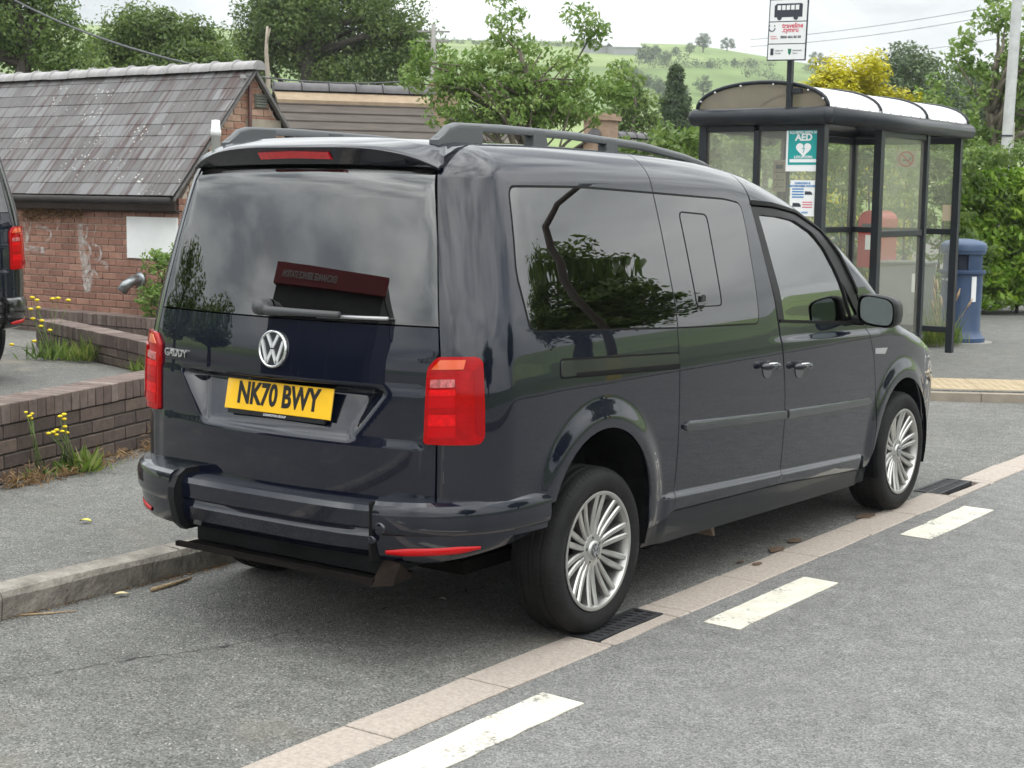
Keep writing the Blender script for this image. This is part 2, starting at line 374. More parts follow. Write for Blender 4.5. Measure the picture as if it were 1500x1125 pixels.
# ------------------------------------------------------------------ van materials
def paint(name, base, dust, drops=True):
    m = mat(name, base, .35, metal=.0, coat=1.0, spec=.05); t, p = nodes(m)
    p.inputs['Coat Roughness'].default_value = .015; p.inputs['Coat IOR'].default_value = 1.62
    N_ = t.nodes.new; co = [q for q in t.nodes if q.type == 'TEX_COORD'][0]
    sep = N_('ShaderNodeSeparateXYZ'); t.links.new(co.outputs['Object'], sep.inputs[0])
    mp_ = N_('ShaderNodeMapping'); mp_.inputs['Scale'].default_value = (14, 14, 1.6); t.links.new(co.outputs['Object'], mp_.inputs[0])
    st = N_('ShaderNodeTexNoise'); st.inputs['Scale'].default_value = 1.4; st.inputs['Detail'].default_value = 6; t.links.new(mp_.outputs[0], st.inputs['Vector'])
    lo = N_('ShaderNodeMapRange'); lo.inputs[1].default_value = .95; lo.inputs[2].default_value = .35; lo.inputs[3].default_value = 0; lo.inputs[4].default_value = 1
    t.links.new(sep.outputs['Z'], lo.inputs[0])
    rs = N_('ShaderNodeMapRange'); rs.inputs[1].default_value = .42; rs.inputs[2].default_value = .72; t.links.new(st.outputs['Fac'], rs.inputs[0])
    mu = N_('ShaderNodeMath'); mu.operation = 'MULTIPLY'; t.links.new(lo.outputs[0], mu.inputs[0]); t.links.new(rs.outputs[0], mu.inputs[1])
    mu2 = N_('ShaderNodeMath'); mu2.operation = 'MULTIPLY'; mu2.inputs[1].default_value = dust; t.links.new(mu.outputs[0], mu2.inputs[0])
    mc = N_('ShaderNodeMix'); mc.data_type = 'RGBA'; mc.inputs[6].default_value = tuple(base)+(1,); mc.inputs[7].default_value = (.20, .19, .175, 1)
    t.links.new(mu2.outputs[0], mc.inputs[0]); t.links.new(mc.outputs[2], p.inputs['Base Color'])
    rr = N_('ShaderNodeMapRange'); rr.inputs[3].default_value = .012; rr.inputs[4].default_value = .30; t.links.new(mu2.outputs[0], rr.inputs[0]); t.links.new(rr.outputs[0], p.inputs['Coat Roughness'])
    if drops:                                             # dried rain spots: fine relief in the lacquer
        vo = N_('ShaderNodeTexVoronoi'); vo.inputs['Scale'].default_value = 62; t.links.new(co.outputs['Object'], vo.inputs['Vector'])
        ms = N_('ShaderNodeTexNoise'); ms.inputs['Scale'].default_value = 3; t.links.new(co.outputs['Object'], ms.inputs['Vector'])
        thr = N_('ShaderNodeMapRange'); thr.inputs[1].default_value = .45; thr.inputs[2].default_value = .75; thr.inputs[3].default_value = .02; thr.inputs[4].default_value = .20; t.links.new(ms.outputs['Fac'], thr.inputs[0])
        dr = N_('ShaderNodeMath'); dr.operation = 'SUBTRACT'; t.links.new(thr.outputs[0], dr.inputs[0]); t.links.new(vo.outputs['Distance'], dr.inputs[1])
        cl = N_('ShaderNodeMath'); cl.operation = 'MAXIMUM'; cl.inputs[1].default_value = 0; t.links.new(dr.outputs[0], cl.inputs[0])
        bp = N_('ShaderNodeBump'); bp.inputs['Strength'].default_value = .35; bp.inputs['Distance'].default_value = .012; t.links.new(cl.outputs[0], bp.inputs['Height'])
        t.links.new(bp.outputs[0], p.inputs['Coat Normal'])
    return m
PAINT = paint('navy_paint', (.0020, .0036, .0105), .04, False); PAINT_T = paint('navy_paint_wet', (.0020, .0037, .0115), .04)
DARKIN = mat('cabin_lining', (.03, .03, .032), .8)
BLACK = mat('black_plastic', (.010, .010, .011), .42, var=.3, vscale=20, bump=.05, bscale=300, spec=.28)
RUBBER = mat('rubber_seal', (.006, .006, .006), .6, spec=.12)
GLASSD = glass('privacy_glass', (.05, .055, .058), ior=2.2)
GLASSC = glass('door_glass', (.66, .80, .73), ior=3.3)
CHROME = mat('chrome', (.78, .79, .80), .12, metal=1.)
SILVER = mat('wheel_silver', (.46, .455, .44), .34, metal=.85, var=.12, vscale=14, rvar=.08)
TYRE = mat('tyre_rubber', (.012, .012, .012), .66, spec=.18, var=.35, vscale=9, bump=.12, bscale=90)
RED = mat('lamp_red', (.33, .0005, .0015), .06, spec=.3, var=.15, vscale=30, stretch=(1, 1, 3))
REDD = mat('lamp_dark_red', (.26, .002, .004), .06, spec=.3)
REDB_ = mat('lamp_bright_red', (.58, .003, .005), .10, spec=.3, var=.2, vscale=60)
AMBER = mat('lamp_amber', (.62, .08, .012), .10, coat=1.)
CLEAR = mat('lamp_clear', (.42, .10, .10), .10, coat=1., var=.5, vscale=70)
PLATE = mat('plate_yellow', (.80, .46, .012), .32, var=.06, vscale=12, coat=.6)
PLATEK = mat('plate_black', (.008, .008, .008), .35)
RAIL = mat('rail_grey', (.085, .09, .095), .48, bump=.04, bscale=400)
WHITEP = mat('white_print', (.75, .75, .75), .5)
RUST = mat('rusty_steel', (.008, .006, .005), .8, spec=.1, col2=(.022, .015, .011), vscale=12, bump=.3)
UNDER = mat('underbody', (.006, .0055, .005), .9, spec=.05, var=.5, vscale=7, bump=.3, bscale=25)
SEAT = mat('seat_cloth', (.07, .07, .075), .9, var=.2, vscale=50)

# ------------------------------------------------------------------ the van
VAN = thing('parked_van', 'dark blue estate van with black roof rails parked on the lay-by', 'van')
PI2 = [PAINT, DARKIN]
G_ = .0042                                                    # half of a shut line
def shift(l, d): return [(a+d, b) for a, b in l]
gap1 = [(.541, .389), (.562, .50), (.568, .62), (.569, .78), (.568, .905), (.567, 1.13), (.567, 1.39), (.572, 1.62), (.572, 1.70)]
gap2 = [(1.517, .358), (1.541, .42), (1.547, .63), (1.540, .76), (1.531, .83), (1.475, 1.099), (1.436, 1.37), (1.408, 1.592)]
gap3 = [(2.596, .285), (2.600, .374), (2.620, .50), (2.622, .616), (2.600, .75), (2.571, .864), (2.500, .99), (2.468, 1.035)]
def seam(y0, y1, n=14):
    ys = np.linspace(y0, y1, n); return [tuple(q) for q in ab(map_top(np.stack([np.full(n, .60), ys], -1)))]
shut = hab((641, 256), (642, 350), (644, 478), (646, 523))
shutl = hab((641, 650), (640, 735))
arch_r = [(ARCH[0][0]+ARCH[0][2]*math.cos(t), ARCH[0][1]+ARCH[0][2]*math.sin(t)) for t in np.linspace(math.radians(160), 0, 26)]
arch_f = [(ARCH[1][0]+ARCH[1][2]*math.cos(t), ARCH[1][1]+ARCH[1][2]*math.sin(t)) for t in np.linspace(math.radians(18), math.pi, 26)]
win = smooth_closed(hab((745, 274), (850, 276), (958, 284.5), (1060, 293), (1084, 299), (1092, 335), (1111, 473), (992, 479), (778, 484), (757, 400)), .035, 5)
wl = [np.array(q) for q in win]
def clip(loop, a0, left):
    o = []; n = len(loop)
    for i in range(n):
        p, q = np.array(loop[i]), np.array(loop[(i+1) % n]); pi, qi = (p[0] <= a0) == left, (q[0] <= a0) == left
        if pi: o.append(p)
        if pi != qi: o.append(p+(q-p)*(a0-p[0])/(q[0]-p[0]))
    return o
win_q = clip(wl, .569-G_, True); win_s = clip(wl, .569+G_, False)
def rows():
    R = []
    for yv in np.arange(.30, 2.66, .03):
        for o_ in (.004, -.004, -.010, -.016, -.022, -.028, -.036): R.append((yv, .468-.047*(yv-.52)+o_))
        if yv > 1.2:
            for o_ in (-.004, .004, .011, .019, .026, .034): R.append((yv, 1.0-.03*(yv-1.5)+o_))
    for (cy, cz, r) in ARCH:
        for rr in np.arange(r+.010, r+.14, .014):
            for t_ in np.arange(math.radians(-20), math.radians(200), .030/rr): R.append((cy+rr*math.cos(t_), cz+rr*math.sin(t_)))
    return np.array(R)
XTR = rows()
# quarter panel
qloop = shift(gap1, -G_)+seam(.572, -.47)+[(-.66, 1.735)]+shut+shutl+[(-.70, .555), (-.5, .552)]+arch_r+[(.352, .345), (.45, .352)]
qp = panel('quarter_panel', [qloop, grow(win_q, -.028)], map_side, PI2, VAN, both=True, extra=XTR)
sloop = shift(gap1, G_)+seam(.579, 1.372)+shift(gap2, -G_)[::-1]
sd_ = panel('sliding_door', [sloop, grow(win_s, -.028)], map_side, PI2, VAN, both=True, extra=XTR)
fdtop = hab((1100, 299), (1130, 302), (1165, 312), (1200, 337), (1230, 375), (1255, 430))
belt0, belt1 = hab((1141, 471.5), (1266, 474.5))
fdl = shift([q for q in gap2 if q[1] < 1.09], G_)+[(belt0[0]+.004, belt0[1])]+[belt1]+shift(gap3, -G_)[::-1]
fd = panel('front_door', [fdl], map_side, PI2, VAN, both=True, extra=XTR)
# roof, pillars, wing, bonnet
def xw(y): return np.interp(y, [1.45, 2.2, 2.95], [.565, .635, .70])
yy = np.linspace(1.47, 2.93, 16); wsb = [tuple(q) for q in ab(map_top(np.stack([xw(yy), yy], -1)))]
hy = np.linspace(2.97, 3.50, 10); hb3 = map_top(np.stack([np.interp(hy, [2.97, 3.5], [.735, .66]), hy], -1)); hbl = [tuple(q) for q in ab(hb3)]
pl = seam(1.379, 1.455, 4)+wsb+[(2.80, 1.045), (2.475, 1.042)]+[(b_[0]+.006, b_[1]+.004) for b_ in fdtop[::-1]]
panel('windscreen_pillar', [pl], map_side, PI2, VAN, both=True)
wg = shift(gap3, G_)+[(2.80, 1.036)]+hbl+[(3.52, .70), (3.46, .60)]+arch_f+[(2.632, .285)]
wing = panel('front_wing', [wg], map_side, PI2, VAN, both=True, extra=XTR)
ry = np.linspace(-.47, 1.455, 16)
roof = panel('roof', [[(-.596, y) for y in ry]+[(.596, y) for y in ry[::-1]]], map_top, PI2, VAN, step=.06, seg=.05)
by = np.concatenate([[2.97], hy[1:]])
bx_ = np.interp(hy, [2.97, 3.5], [.735, .66])-.006
panel('bonnet', [[(-x, y) for x, y in zip(bx_, hy)]+[(0, 3.60)]+[(x, y) for x, y in zip(bx_[::-1], hy[::-1])]], map_top, PI2, VAN, step=.06, seg=.05)
panel('windscreen', [[(-x+.004, y) for x, y in zip(xw(yy), yy)]+[(x-.004, y) for x, y in zip(xw(yy)[::-1], yy[::-1])]], map_top, GLASSC, VAN, step=.08, seg=.06, thick=.005)
panel('front_bumper', [[(-1.12, .22), (1.12, .22), (1.12, .50), (1.02, .68), (-1.02, .68), (-1.12, .50)]], map_front, PI2, VAN, step=.06, seg=.04, off=.004)
panel('grille', [[(-.5, .69), (.5, .69), (.5, .80), (-.5, .80)]], map_front, BLACK, VAN, step=.06)
for s in (1, -1):
    panel('headlamp', [[(s*.53, .70), (s*1.05, .70), (s*1.08, .85), (s*.55, .82)]], map_front, mat('headlamp_lens', (.42, .44, .47), .08, coat=.5), VAN, step=.06)
# sill under the doors
silll = [(.345, .262), (2.62, .205), (2.60, .278), (1.52, .351), (.54, .382), (.35, .345)]
panel('sill', [silll], map_side, [mat('sill_paint', (.010, .012, .016), .35, coat=.2, spec=.12, var=.5, vscale=6, col2=(.018, .018, .019), stretch=(1, 1, 5)), DARKIN], VAN, both=True, off=-.004)

# ---- side glass with black surround
def pane(nm, loop, par, mt, off=.0015, ring=.007):
    r = panel('window', [loop], map_side, mt, par, step=.06, thick=.004, off=off, both=True)
    panel('window_seal', [grow(loop, ring), grow(loop, -.004)], map_side, RUBBER, par, step=.2, thick=.006, off=.0008, both=True)
    return r
qg = pane('q', win_q, tuple(qp), GLASSD); pane('s', win_s, tuple(sd_), GLASSD)
vent = smooth_closed(hab((994, 311), (1034, 315), (1057, 447), (1021, 449)), .025, 4)
panel('vent_window_frame', [grow(vent, .004), grow(vent, -.001)], map_side, RUBBER, tuple(sd_), step=.2, thick=.004, off=.003, both=True)
lt = hab((1026, 434), (1030, 434), (1030, 442), (1026, 442)); panel('vent_catch', [lt], map_side, BLACK, tuple(sd_), off=.014, thick=.012, both=True)
# front door window frame
fr_o = shift([q for q in gap2 if q[1] > 1.09], G_+.001)
fr_loop = [(belt0[0]+.003, belt0[1]+.003)]+fr_o[1:]+[(q[0], q[1]-.008) for q in fdtop]+[(belt1[0]-.002, belt1[1]+.004)]
dg_ = smooth_closed(hab((1112, 314), (1140, 317), (1165, 323), (1190, 340), (1209, 365), (1224, 393), (1250, 470), (1150, 470)), .012, 2)
tri = smooth_closed(hab((1233, 412), (1256, 458), (1257, 470), (1251, 470)), .006, 2)
frm = panel('door_window_frame', [fr_loop, dg_, tri], map_side, BLACK, tuple(fd), step=.03, thick=.03, off=-.003, both=True)
panel('window', [grow(dg_, .006)], map_side, GLASSC, tuple(fd), step=.06, thick=.004, off=-.012, both=True)
panel('window', [grow(tri, .006)], map_side, GLASSC, tuple(fd), step=.06, thick=.004, off=-.012, both=True)
panel('drip_strip', [[(a-.004, b-.002) for a, b in fdtop]+[(a+.006, b+.014) for a, b in fdtop[::-1]]], map_side, RUBBER, VAN, off=.006, thick=.012, both=True)
# belt strip under the door glass
panel('belt_seal', [[(belt0[0]+.01, belt0[1]-.004), (belt1[0]-.01, belt1[1]-.004), (belt1[0]-.01, belt1[1]+.010), (belt0[0]+.01, belt0[1]+.010)]], map_side, RUBBER, tuple(fd), off=.004, thick=.01, both=True)

# ---- sliding door rail slot, mouldings, handles, badge
slot = smooth_closed(hab((822, 528.5), (994, 518), (994, 538), (822, 552.5)), .014, 3)
panel('rail_cover', [slot], map_side, [mat('rail_satin', (.010, .011, .012), .22, coat=.3), DARKIN], tuple(qp), off=.004, thick=.008, both=True)
panel('rail_gap', [grow(slot, .0075), grow(slot, -.001)], map_side, RUBBER, tuple(qp), off=.001, thick=.004, both=True)
panel('rail_groove', [hab((844, 546), (994, 532.5), (994, 538), (844, 551.5))], map_side, RUBBER, tuple(qp), off=.0058, thick=.004, both=True)
def moulding(p0, p1, hw, par, r0, r1):
    a0, a1 = hab(p0, p1); loop = [(a0[0]+r0, a0[1]+hw), (a1[0]-r1, a1[1]+hw*.85), (a1[0], a1[1]+hw*.3), (a1[0], a1[1]-hw*.4), (a1[0]-r1, a1[1]-hw*.85), (a0[0]+r0, a0[1]-hw), (a0[0], a0[1]-hw*.4), (a0[0], a0[1]+hw*.3)]
    c0, c1 = np.array(a0), np.array(a1)
    def dsp(q):
        t = np.clip((q[:, 0]-c0[0])/(c1[0]-c0[0]), 0, 1); zc = c0[1]+(c1[1]-c0[1])*t
        return .012*np.sqrt(np.clip(1-((q[:, 1]-zc)/(hw*1.25))**2, 0, 1))
    panel('side_moulding', [loop], map_side, [MOULD, MOULD], tuple(par), step=.012, seg=.03, off=.003, thick=.014, both=True, disp=dsp)
MOULD = mat('moulding_satin', (.030, .033, .038), .3, coat=.7, spec=.3, var=.2, vscale=6)
moulding((1002, 625), (1149, 606.5), .021, sd_, .03, .001); moulding((1153, 606), (1273, 587), .020, fd, .001, .02)
def handle(px, par):
    a, b = hab(px)[0]; c3 = map_side(np.array([[a, b]]))[0]; n3 = SN(c3[None])[0]
    for s, pr in ((1, par[0]), (-1, par[1])):
        S = np.array([s, 1, 1]); M = frame(tuple(c3*S), (0, 1, -.04), (0, 0, 1)); nz = Vector(n3*S)
        o = MB(); M2 = Matrix.Translation(nz*.0)
        cup = [(.046*math.cos(t), -.012+.040*math.sin(t)) for t in np.linspace(0, 2*math.pi, 18, endpoint=False)]
        sgn = 1 if (M.to_3x3() @ Vector((0, 0, 1))).dot(nz) > 0 else -1
        MB().prism(cup, sgn*.001, sgn*.003, M).build('handle_recess', mat('handle_recess', (.02, .022, .026), .15, coat=1.), pr)
        prof = []
        for i in range(13):
            t = i/12; y = -.085+.17*t; r = .0165*(math.sin(math.pi*min(1, max(0, .5-abs(t-.5))/.5*1.0)) ** .35 if 0 < t < 1 else .3)
            prof.append((M @ Vector((y, .004, sgn*(.012+.026*math.sin(math.pi*t)))), max(r, .006)))
        MB().tube([q[0] for q in prof], [q[1] for q in prof], 10).build('door_handle', PAINT, pr, smooth=True)
        MB().tube([M @ Vector((-.05, .016, sgn*.034)), M @ Vector((.0, .018, sgn*.044)), M @ Vector((.06, .014, sgn*.032))], .004, 6).build('handle_trim', CHROME, pr, smooth=True)
handle((1124, 537), sd_); handle((1171, 537), fd)
bd = hab((1282, 510), (1299, 509), (1295, 518), (1282, 518)); panel('wing_badge', [bd], map_side, CHROME, tuple(wing), off=.006, thick=.006, both=True)

# ---- tailgate
def mirx(l): return l+[(-x, z) for x, z in l[::-1]]
tl = hrear((641, 258), (642, 350), (643.5, 478), (644.5, 521), (628.5, 538), (627, 560), (622.5, 650), (640, 652), (638.5, 735), (633, 742))
tl = [(x-.004, z) for x, z in tl]; tl[-1] = (tl[-1][0]-.02, .575); tl[0] = (.585, 1.735)
RECT, RECB = .972, .800                                       # number plate recess, upper and lower edge
rec = [(-.53, RECT), (.53, RECT), (.335, RECB-.012), (-.335, RECB-.012)]
def rdisp(q):
    d = np.zeros(len(q)); x = np.abs(q[:, 0]); z = q[:, 1]
    lim = np.interp(z, [RECB-.012, RECT], [.375, .53]); wr = np.interp(z, [RECB-.012, RECT], [.03, .11])
    ins = np.minimum(np.clip((lim-x)/wr, 0, 1), np.clip((RECT-z)/.012, 0, 1)); ins = np.where((z < RECB-.012) | (z > RECT), 0, ins)
    dep = -.064*np.clip((z-RECB+.012)/(RECT-RECB+.012), 0, 1)-.004*sst((z-RECB+.012)/.012)
    d += dep*sst(ins)
    d += .004*sst((RECT+.004-z)/.006)*(1-sst(ins))            # horizontal crease
    d += .006*sst((RECB-.012-z)/.010)*sst((.62-x)/.05+1)
    return d
lower = [(x, z) for x, z in tl if z < 1.19]; wz = hrear((643.5, 480))[0]
gate = [(x, z) for x, z in mirx([(wz[0]-.004, 1.188)]+lower)]
def dense(z0, z1, s): return np.arange(z0, z1, s)
TG = panel('tailgate', [gate], map_rear, [PAINT_T, DARKIN], VAN, step=.014, seg=.014, disp=rdisp)
gl = mirx([(.575, 1.728), tl[1], (wz[0]-.004, 1.194)])
panel('rear_window', [gl], map_rear, GLASSD, TG, step=.05, thick=.006, off=-.002)
panel('window_seal', [gl, grow(gl, -.03)], map_rear, mat('frit', (.006, .006, .007), .3), TG, step=.2, thick=.02, off=-.009)
lowb = hrear((280, 449), (572, 474)); panel('window_lower_band', [[(-.66, 1.197), (.66, 1.197), (.655, 1.235), (-.655, 1.235)]], map_rear, MATS['frit'], TG, step=.2, thick=.01, off=-.0095)
# spoiler over the rear window
def spoiler():
    n = 37; rows = []
    for i in range(n):
        u = -1+2*i/(n-1); x = .600*u; au = abs(u); zr_ = float(map_top(np.array([[x, -.462]]))[0][2])
        ye = -.722+.092*au**2.6; zl = 1.806-.072*au**4.2; zb = 1.738-.012*au**2; yg = -.672+.062*au**2
        m_ = .012*(1-au**6)
        rows.append([(x, -.462, zr_+.002), (x, -.53, zr_*.985+zl*.015+.002-.012*au**4), (x, -.60, (zr_+zl)/2+m_+.004-.008*au**4), (x, ye+.03, zl+.010), (x, ye+.007, zl+.002), (x, ye, zl-.006), (x, ye+.004, zl-.014), (x, yg-.006, zb+.004), (x*.99, yg+.03, zb), (x*.97, -.52, zb), (x*.97, -.462, zb+.03)])
    k = len(rows[0]); v = [q for r in rows for q in r]; f = [(i*k+j, i*k+j+1, (i+1)*k+j+1, (i+1)*k+j) for i in range(n-1) for j in range(k-1)]
    f += [tuple(range(k)), tuple((n-1)*k+j for j in range(k))[::-1]]
    b = MB(); b.add(v, f); return b.build('spoiler', PAINT, VAN, angle=38)
SP = spoiler()
# high brake lamp
b = MB(); vv = []
for i in range(9):
    u = -1+2*i/8; x = -.005+.172*u; ye = -.722+.092*(abs(x)/.6)**2.6
    for dz, dy in ((1.788, .016), (1.786, .003), (1.762, .021), (1.760, .035)): vv.append((x, ye+dy, dz-.004*abs(u)))
ff = [(i*4+a, i*4+b_, i*4+4+b_, i*4+4+a) for i in range(8) for a, b_ in ((0, 1), (1, 2), (2, 3))]+[(0, 1, 2, 3), (32, 35, 34, 33)]
b.add(vv, ff).build('brake_lamp', mat('brake_red', (.60, .004, .012), .2, coat=1., var=.2, vscale=90), SP)
# rear wiper
wp = [hit([q])[0] for q in ((392, 447), (402, 457), (440, 459), (505, 463))]; nr = SN(np.array(wp)); wp = [p_+n_*.035 for p_, n_ in zip(wp, nr)]
WI = MB().tube(wp, [.020, .018, .014, .012], 10).build('wiper_arm', mat('wiper_grey', (.05, .052, .055), .5), VAN, smooth=True)
b = MB(); q0 = hit([(392, 449)])[0]; b.lathe([(.001, -.06), (.026, -.055), (.03, -.04), (.03, .0)], 16, 'y', tuple(q0)); b.build('wiper_pivot', MATS['wiper_grey'], WI, smooth=True)
bp_ = [hit([q])[0] for q in ((470, 464), (520, 466), (573, 468))]; nr = SN(np.array(bp_))
MB().tube([p_+n_*.020 for p_, n_ in zip(bp_, nr)], .007, 8).build('wiper_blade', mat('wiper_metal', (.35, .35, .36), .4, metal=.7), WI, smooth=True)
# number plate with lettering
py = -.806; PM = frame((0.010, py, .8985), (1, 0, 0), (0, .20, 1))
pbm = MB(); pbm.box((-.262, -.056, -.004), (.262, .056, .004), 0, PM, bev=.002)
NP = pbm.build('number_plate', PLATE, VAN)
text('plate_lettering', 'NK70 BWY', .110, PM @ Matrix.Translation((0, .0045, .0046)), PLATEK, NP, ext=.0006, bold=.0040, sx=.745)
MB().box((-.24, -.072, -.004), (.24, -.0565, .006), 0, PM).build('plate_holder', BLACK, VAN)
text('holder_lettering', "FLEETLINE.CO   AUTOMOTIVE GROUP   0191 100 2000"[16:32], .012, PM @ Matrix.Translation((0, -.0645, .0065)), WHITEP, NP, ext=.0003)
b = MB()
for i in range(2): b.tube([(-.17+.34*i-.03, -.80, .955), (-.17+.34*i+.03, -.80, .955)], .006, 6)
# emblem: ring, V and W
ev = hit([(397.5, 511)])[0]; en = SN(ev[None])[0]; EM = frame(tuple(ev+np.array([.011, 0, 0])), (1, 0, 0), (0, -en[2], -en[1]) if False else (0, .10, 1))
def strokes(lines, w_, M, z0=.004, z1=.010):
    b = MB()
    for (x0, y0), (x1, y1) in lines:
        d = Vector((x1-x0, y1-y0)); d.normalize(); n = Vector((-d.y, d.x))*w_/2
        b.prism([(x0+n.x, y0+n.y), (x0-n.x, y0-n.y), (x1-n.x, y1-n.y), (x1+n.x, y1+n.y)], z0, z1, M)
    return b
R_ = .069
b = MB(); nr_ = 40; k0 = 0; vv = []; ff = []
for i in range(nr_):
    t = 2*math.pi*i/nr_
    for r, h in ((R_, 0), (R_, .007), (R_-.004, .011), (R_-.009, .010), (R_-.010, .004)): vv.append(EM @ Vector((r*math.cos(t), r*math.sin(t), h)))
for i in range(nr_):
    for j in range(4): a = i*5+j; c = ((i+1) % nr_)*5+j; ff.append((a, c, c+1, a+1))
b.add(vv, ff)
EB = b.build('emblem', CHROME, VAN, smooth=True)
MB().prism([((R_-.006)*math.cos(t), (R_-.006)*math.sin(t)) for t in np.linspace(0, 2*math.pi, 32, endpoint=False)], .001, .004, EM).build('emblem_back', mat('emblem_back', (.02, .022, .025), .3, coat=.5), EB)
strokes([((-.027, .052), (-.001, .006)), ((.027, .052), (.001, .006)), ((-.052, .030), (-.024, -.050)), ((-.024, -.050), (0, -.003)), ((0, -.003), (.024, -.050)), ((.024, -.050), (.052, .030))], .0115, EM).build('emblem_letters', mat('emblem_silver', (.80, .81, .82), .38, metal=.55), EB)
# model lettering
c0 = hit([(259, 517)])[0]; n0 = SN(c0[None])[0]; xd = np.cross([0, 0, 1.], -n0); xd = -np.cross(n0, [0, 0, 1.]) if False else np.cross([0, 0, 1.], n0)
LM = frame(tuple(c0+n0*.003), tuple(xd), (0, 0, 1)); text('model_lettering', 'CADDY', .042, LM, CHROME, TG, ext=.004, bold=.0004, sx=1.05)

# ---- tail lamps
lamp_px = [(644, 523), (699, 523), (706, 530), (708.5, 600), (708.5, 640), (702, 650.5), (623, 650), (627, 560), (629, 539)]
lamp = smooth_closed(hab(*lamp_px), .012, 3)
TL = panel('tail_lamp', [lamp], map_side, [RED, REDD], VAN, step=.03, off=.016, thick=.03, both=True)
def lampbit(nm, px, mt, off): panel(nm, [smooth_closed(hab(*px), .0025, 2)], map_side, mt, tuple(TL), step=.04, off=off, thick=.006, both=True)
lampbit('indicator_lens', [(647, 528), (682, 527.5), (679, 541), (635, 541.5)], AMBER, .0185)
lampbit('outer_lens', [(693, 541), (705, 536), (706.5, 640), (696, 636)], REDD, .0185)
lampbit('reverse_lens', [(634, 556), (667, 555.5), (667, 567), (633.5, 568)], CLEAR, .0195)
RED2 = mat('lamp_mid_red', (.42, .001, .003), .08, spec=.3)
for ya, yb, mt_ in ((571, 580, REDB_), (581, 597, RED2), (598, 606, RED), (607, 624, REDB_), (625, 641, RED2)):
    lampbit('lens_rib', [(633-(ya-560)*.04, ya), (668, ya-.5), (668, yb-.5), (632.5-(yb-560)*.04, yb)], mt_, .0195)
lampbit('lens_frame', [(670, 548), (688, 544), (684, 640), (668, 624)], RED, .0225)

# ---- roof rails
def rail(s):
    b = MB(); ys = np.linspace(-.535, 1.50, 40); X0 = .515
    def zr(y): return np.interp(y, [-.535, -.50, -.43, -.15, .35, .85, 1.22, 1.40, 1.50], [1.838, 1.876, 1.893, 1.897, 1.890, 1.869, 1.831, 1.800, 1.772])
    def zb_(y): return float(map_top(np.array([[X0, y]]))[0][2])
    bars = []
    for y in ys: bars.append((X0, y, float(zr(y))))
    v = []
    for (x, y, z) in bars:
        h = .030 if -.52 < y < 1.42 else .016
        for dx, dz in ((-.017, -h), (.019, -h), (.022, -h*.5), (.018, -.006), (.008, 0), (-.010, 0), (-.017, -.008)): v.append((s*(x+dx), y, z+dz))
    k = 7; n = len(bars); f = [(i*k+j, i*k+(j+1) % k, (i+1)*k+(j+1) % k, (i+1)*k+j) for i in range(n-1) for j in range(k)]+[tuple(range(k)), tuple((n-1)*k+j for j in range(k))]
    o = b.add(v, f).build('roof_rail', RAIL, VAN, angle=50)
    for (y0, y1, lean) in ((-.55, -.29, .0), (.03, .11, .02), (.55, .625, .02), (1.30, 1.50, .0)):
        ysf = np.linspace(y0, y1, 9); top_ = [(y, float(zr(y))-.010) for y in ysf]; bot_ = [(y+(lean if i == 8 else 0), zb_(min(y, 1.46))-.006) for i, y in enumerate(ysf)]
        n_ = 9; v = [(s*(X0+a_), y, z) for a_ in (-.02, .021) for (y, z) in bot_+top_[::-1]]; k_ = 18
        MB().add(v, [tuple(range(k_)), tuple(range(2*k_-1, k_-1, -1))]+[(i, (i+1) % k_, k_+(i+1) % k_, k_+i) for i in range(k_)]).build('rail_foot', RAIL, o)
rail(1); rail(-1)

# ---- rear bumper: swept section with a cut-out centre
def bpath(t):                                                  # t in [-1,1] : plan curve from right arch round to left arch
    s = 1 if t >= 0 else -1; u = abs(t)
    x = .905*math.sin(min(1, u*1.0)*math.pi/2)**.85 if u > 0 else 0.
    y = -.958+.60*max(0, (1-math.cos(u*math.pi/2)))**1.5
    return s*x, y
tt = np.concatenate([np.linspace(-1, -.5, 30), np.linspace(-.49, .49, 40), np.linspace(.5, 1, 30)])
bp2 = np.array([bpath(t) for t in tt]); order = np.argsort(np.arctan2(bp2[:, 0], -bp2[:, 1]-.3)); bp2 = bp2[order]
sx_ = [bp2[0]];
for q in bp2[1:]:
    if np.linalg.norm(q-sx_[-1]) > .004: sx_.append(q)
bp2 = resample(sx_, .025, False)
def bsweep(name, sel, prof, mt, par, angle=28):
    P = bp2[sel]; T = np.gradient(P, axis=0); T /= np.linalg.norm(T, axis=1, keepdims=True); Nn = np.stack([T[:, 1], -T[:, 0]], -1)
    k = len(prof); v = []
    for p_, n_ in zip(P, Nn):
        for (o_, z_) in prof:
            q = p_+n_*o_; v.append((q[0], q[1], z_+.06*np.clip((q[1]+.75)/.35, 0, 1)*(z_ < .45)))
    n = len(P); f = [(i*k+j, i*k+(j+1) % k, (i+1)*k+(j+1) % k, (i+1)*k+j) for i in range(n-1) for j in range(k)]+[tuple(range(k))[::-1], tuple((n-1)*k+j for j in range(k))]
    return MB().add(v, f).build(name, mt, par, angle=angle)
prof_side = [(-.13, .606), (-.05, .606), (-.022, .603), (-.006, .592), (.002, .570), (.002, .515), (-.003, .500), (-.014, .488), (-.015, .47), (-.022, .425), (-.040, .398), (-.07, .385), (-.13, .385)]
selr = np.where(bp2[:, 0] > .545)[0]; sell = np.where(bp2[:, 0] < -.415)[0]; selc = np.where((bp2[:, 0] < .54) & (bp2[:, 0] > -.42))[0]
BR = bsweep('rear_bumper', selr, prof_side, PAINT, VAN); BL = bsweep('rear_bumper', sell, prof_side, PAINT, VAN)
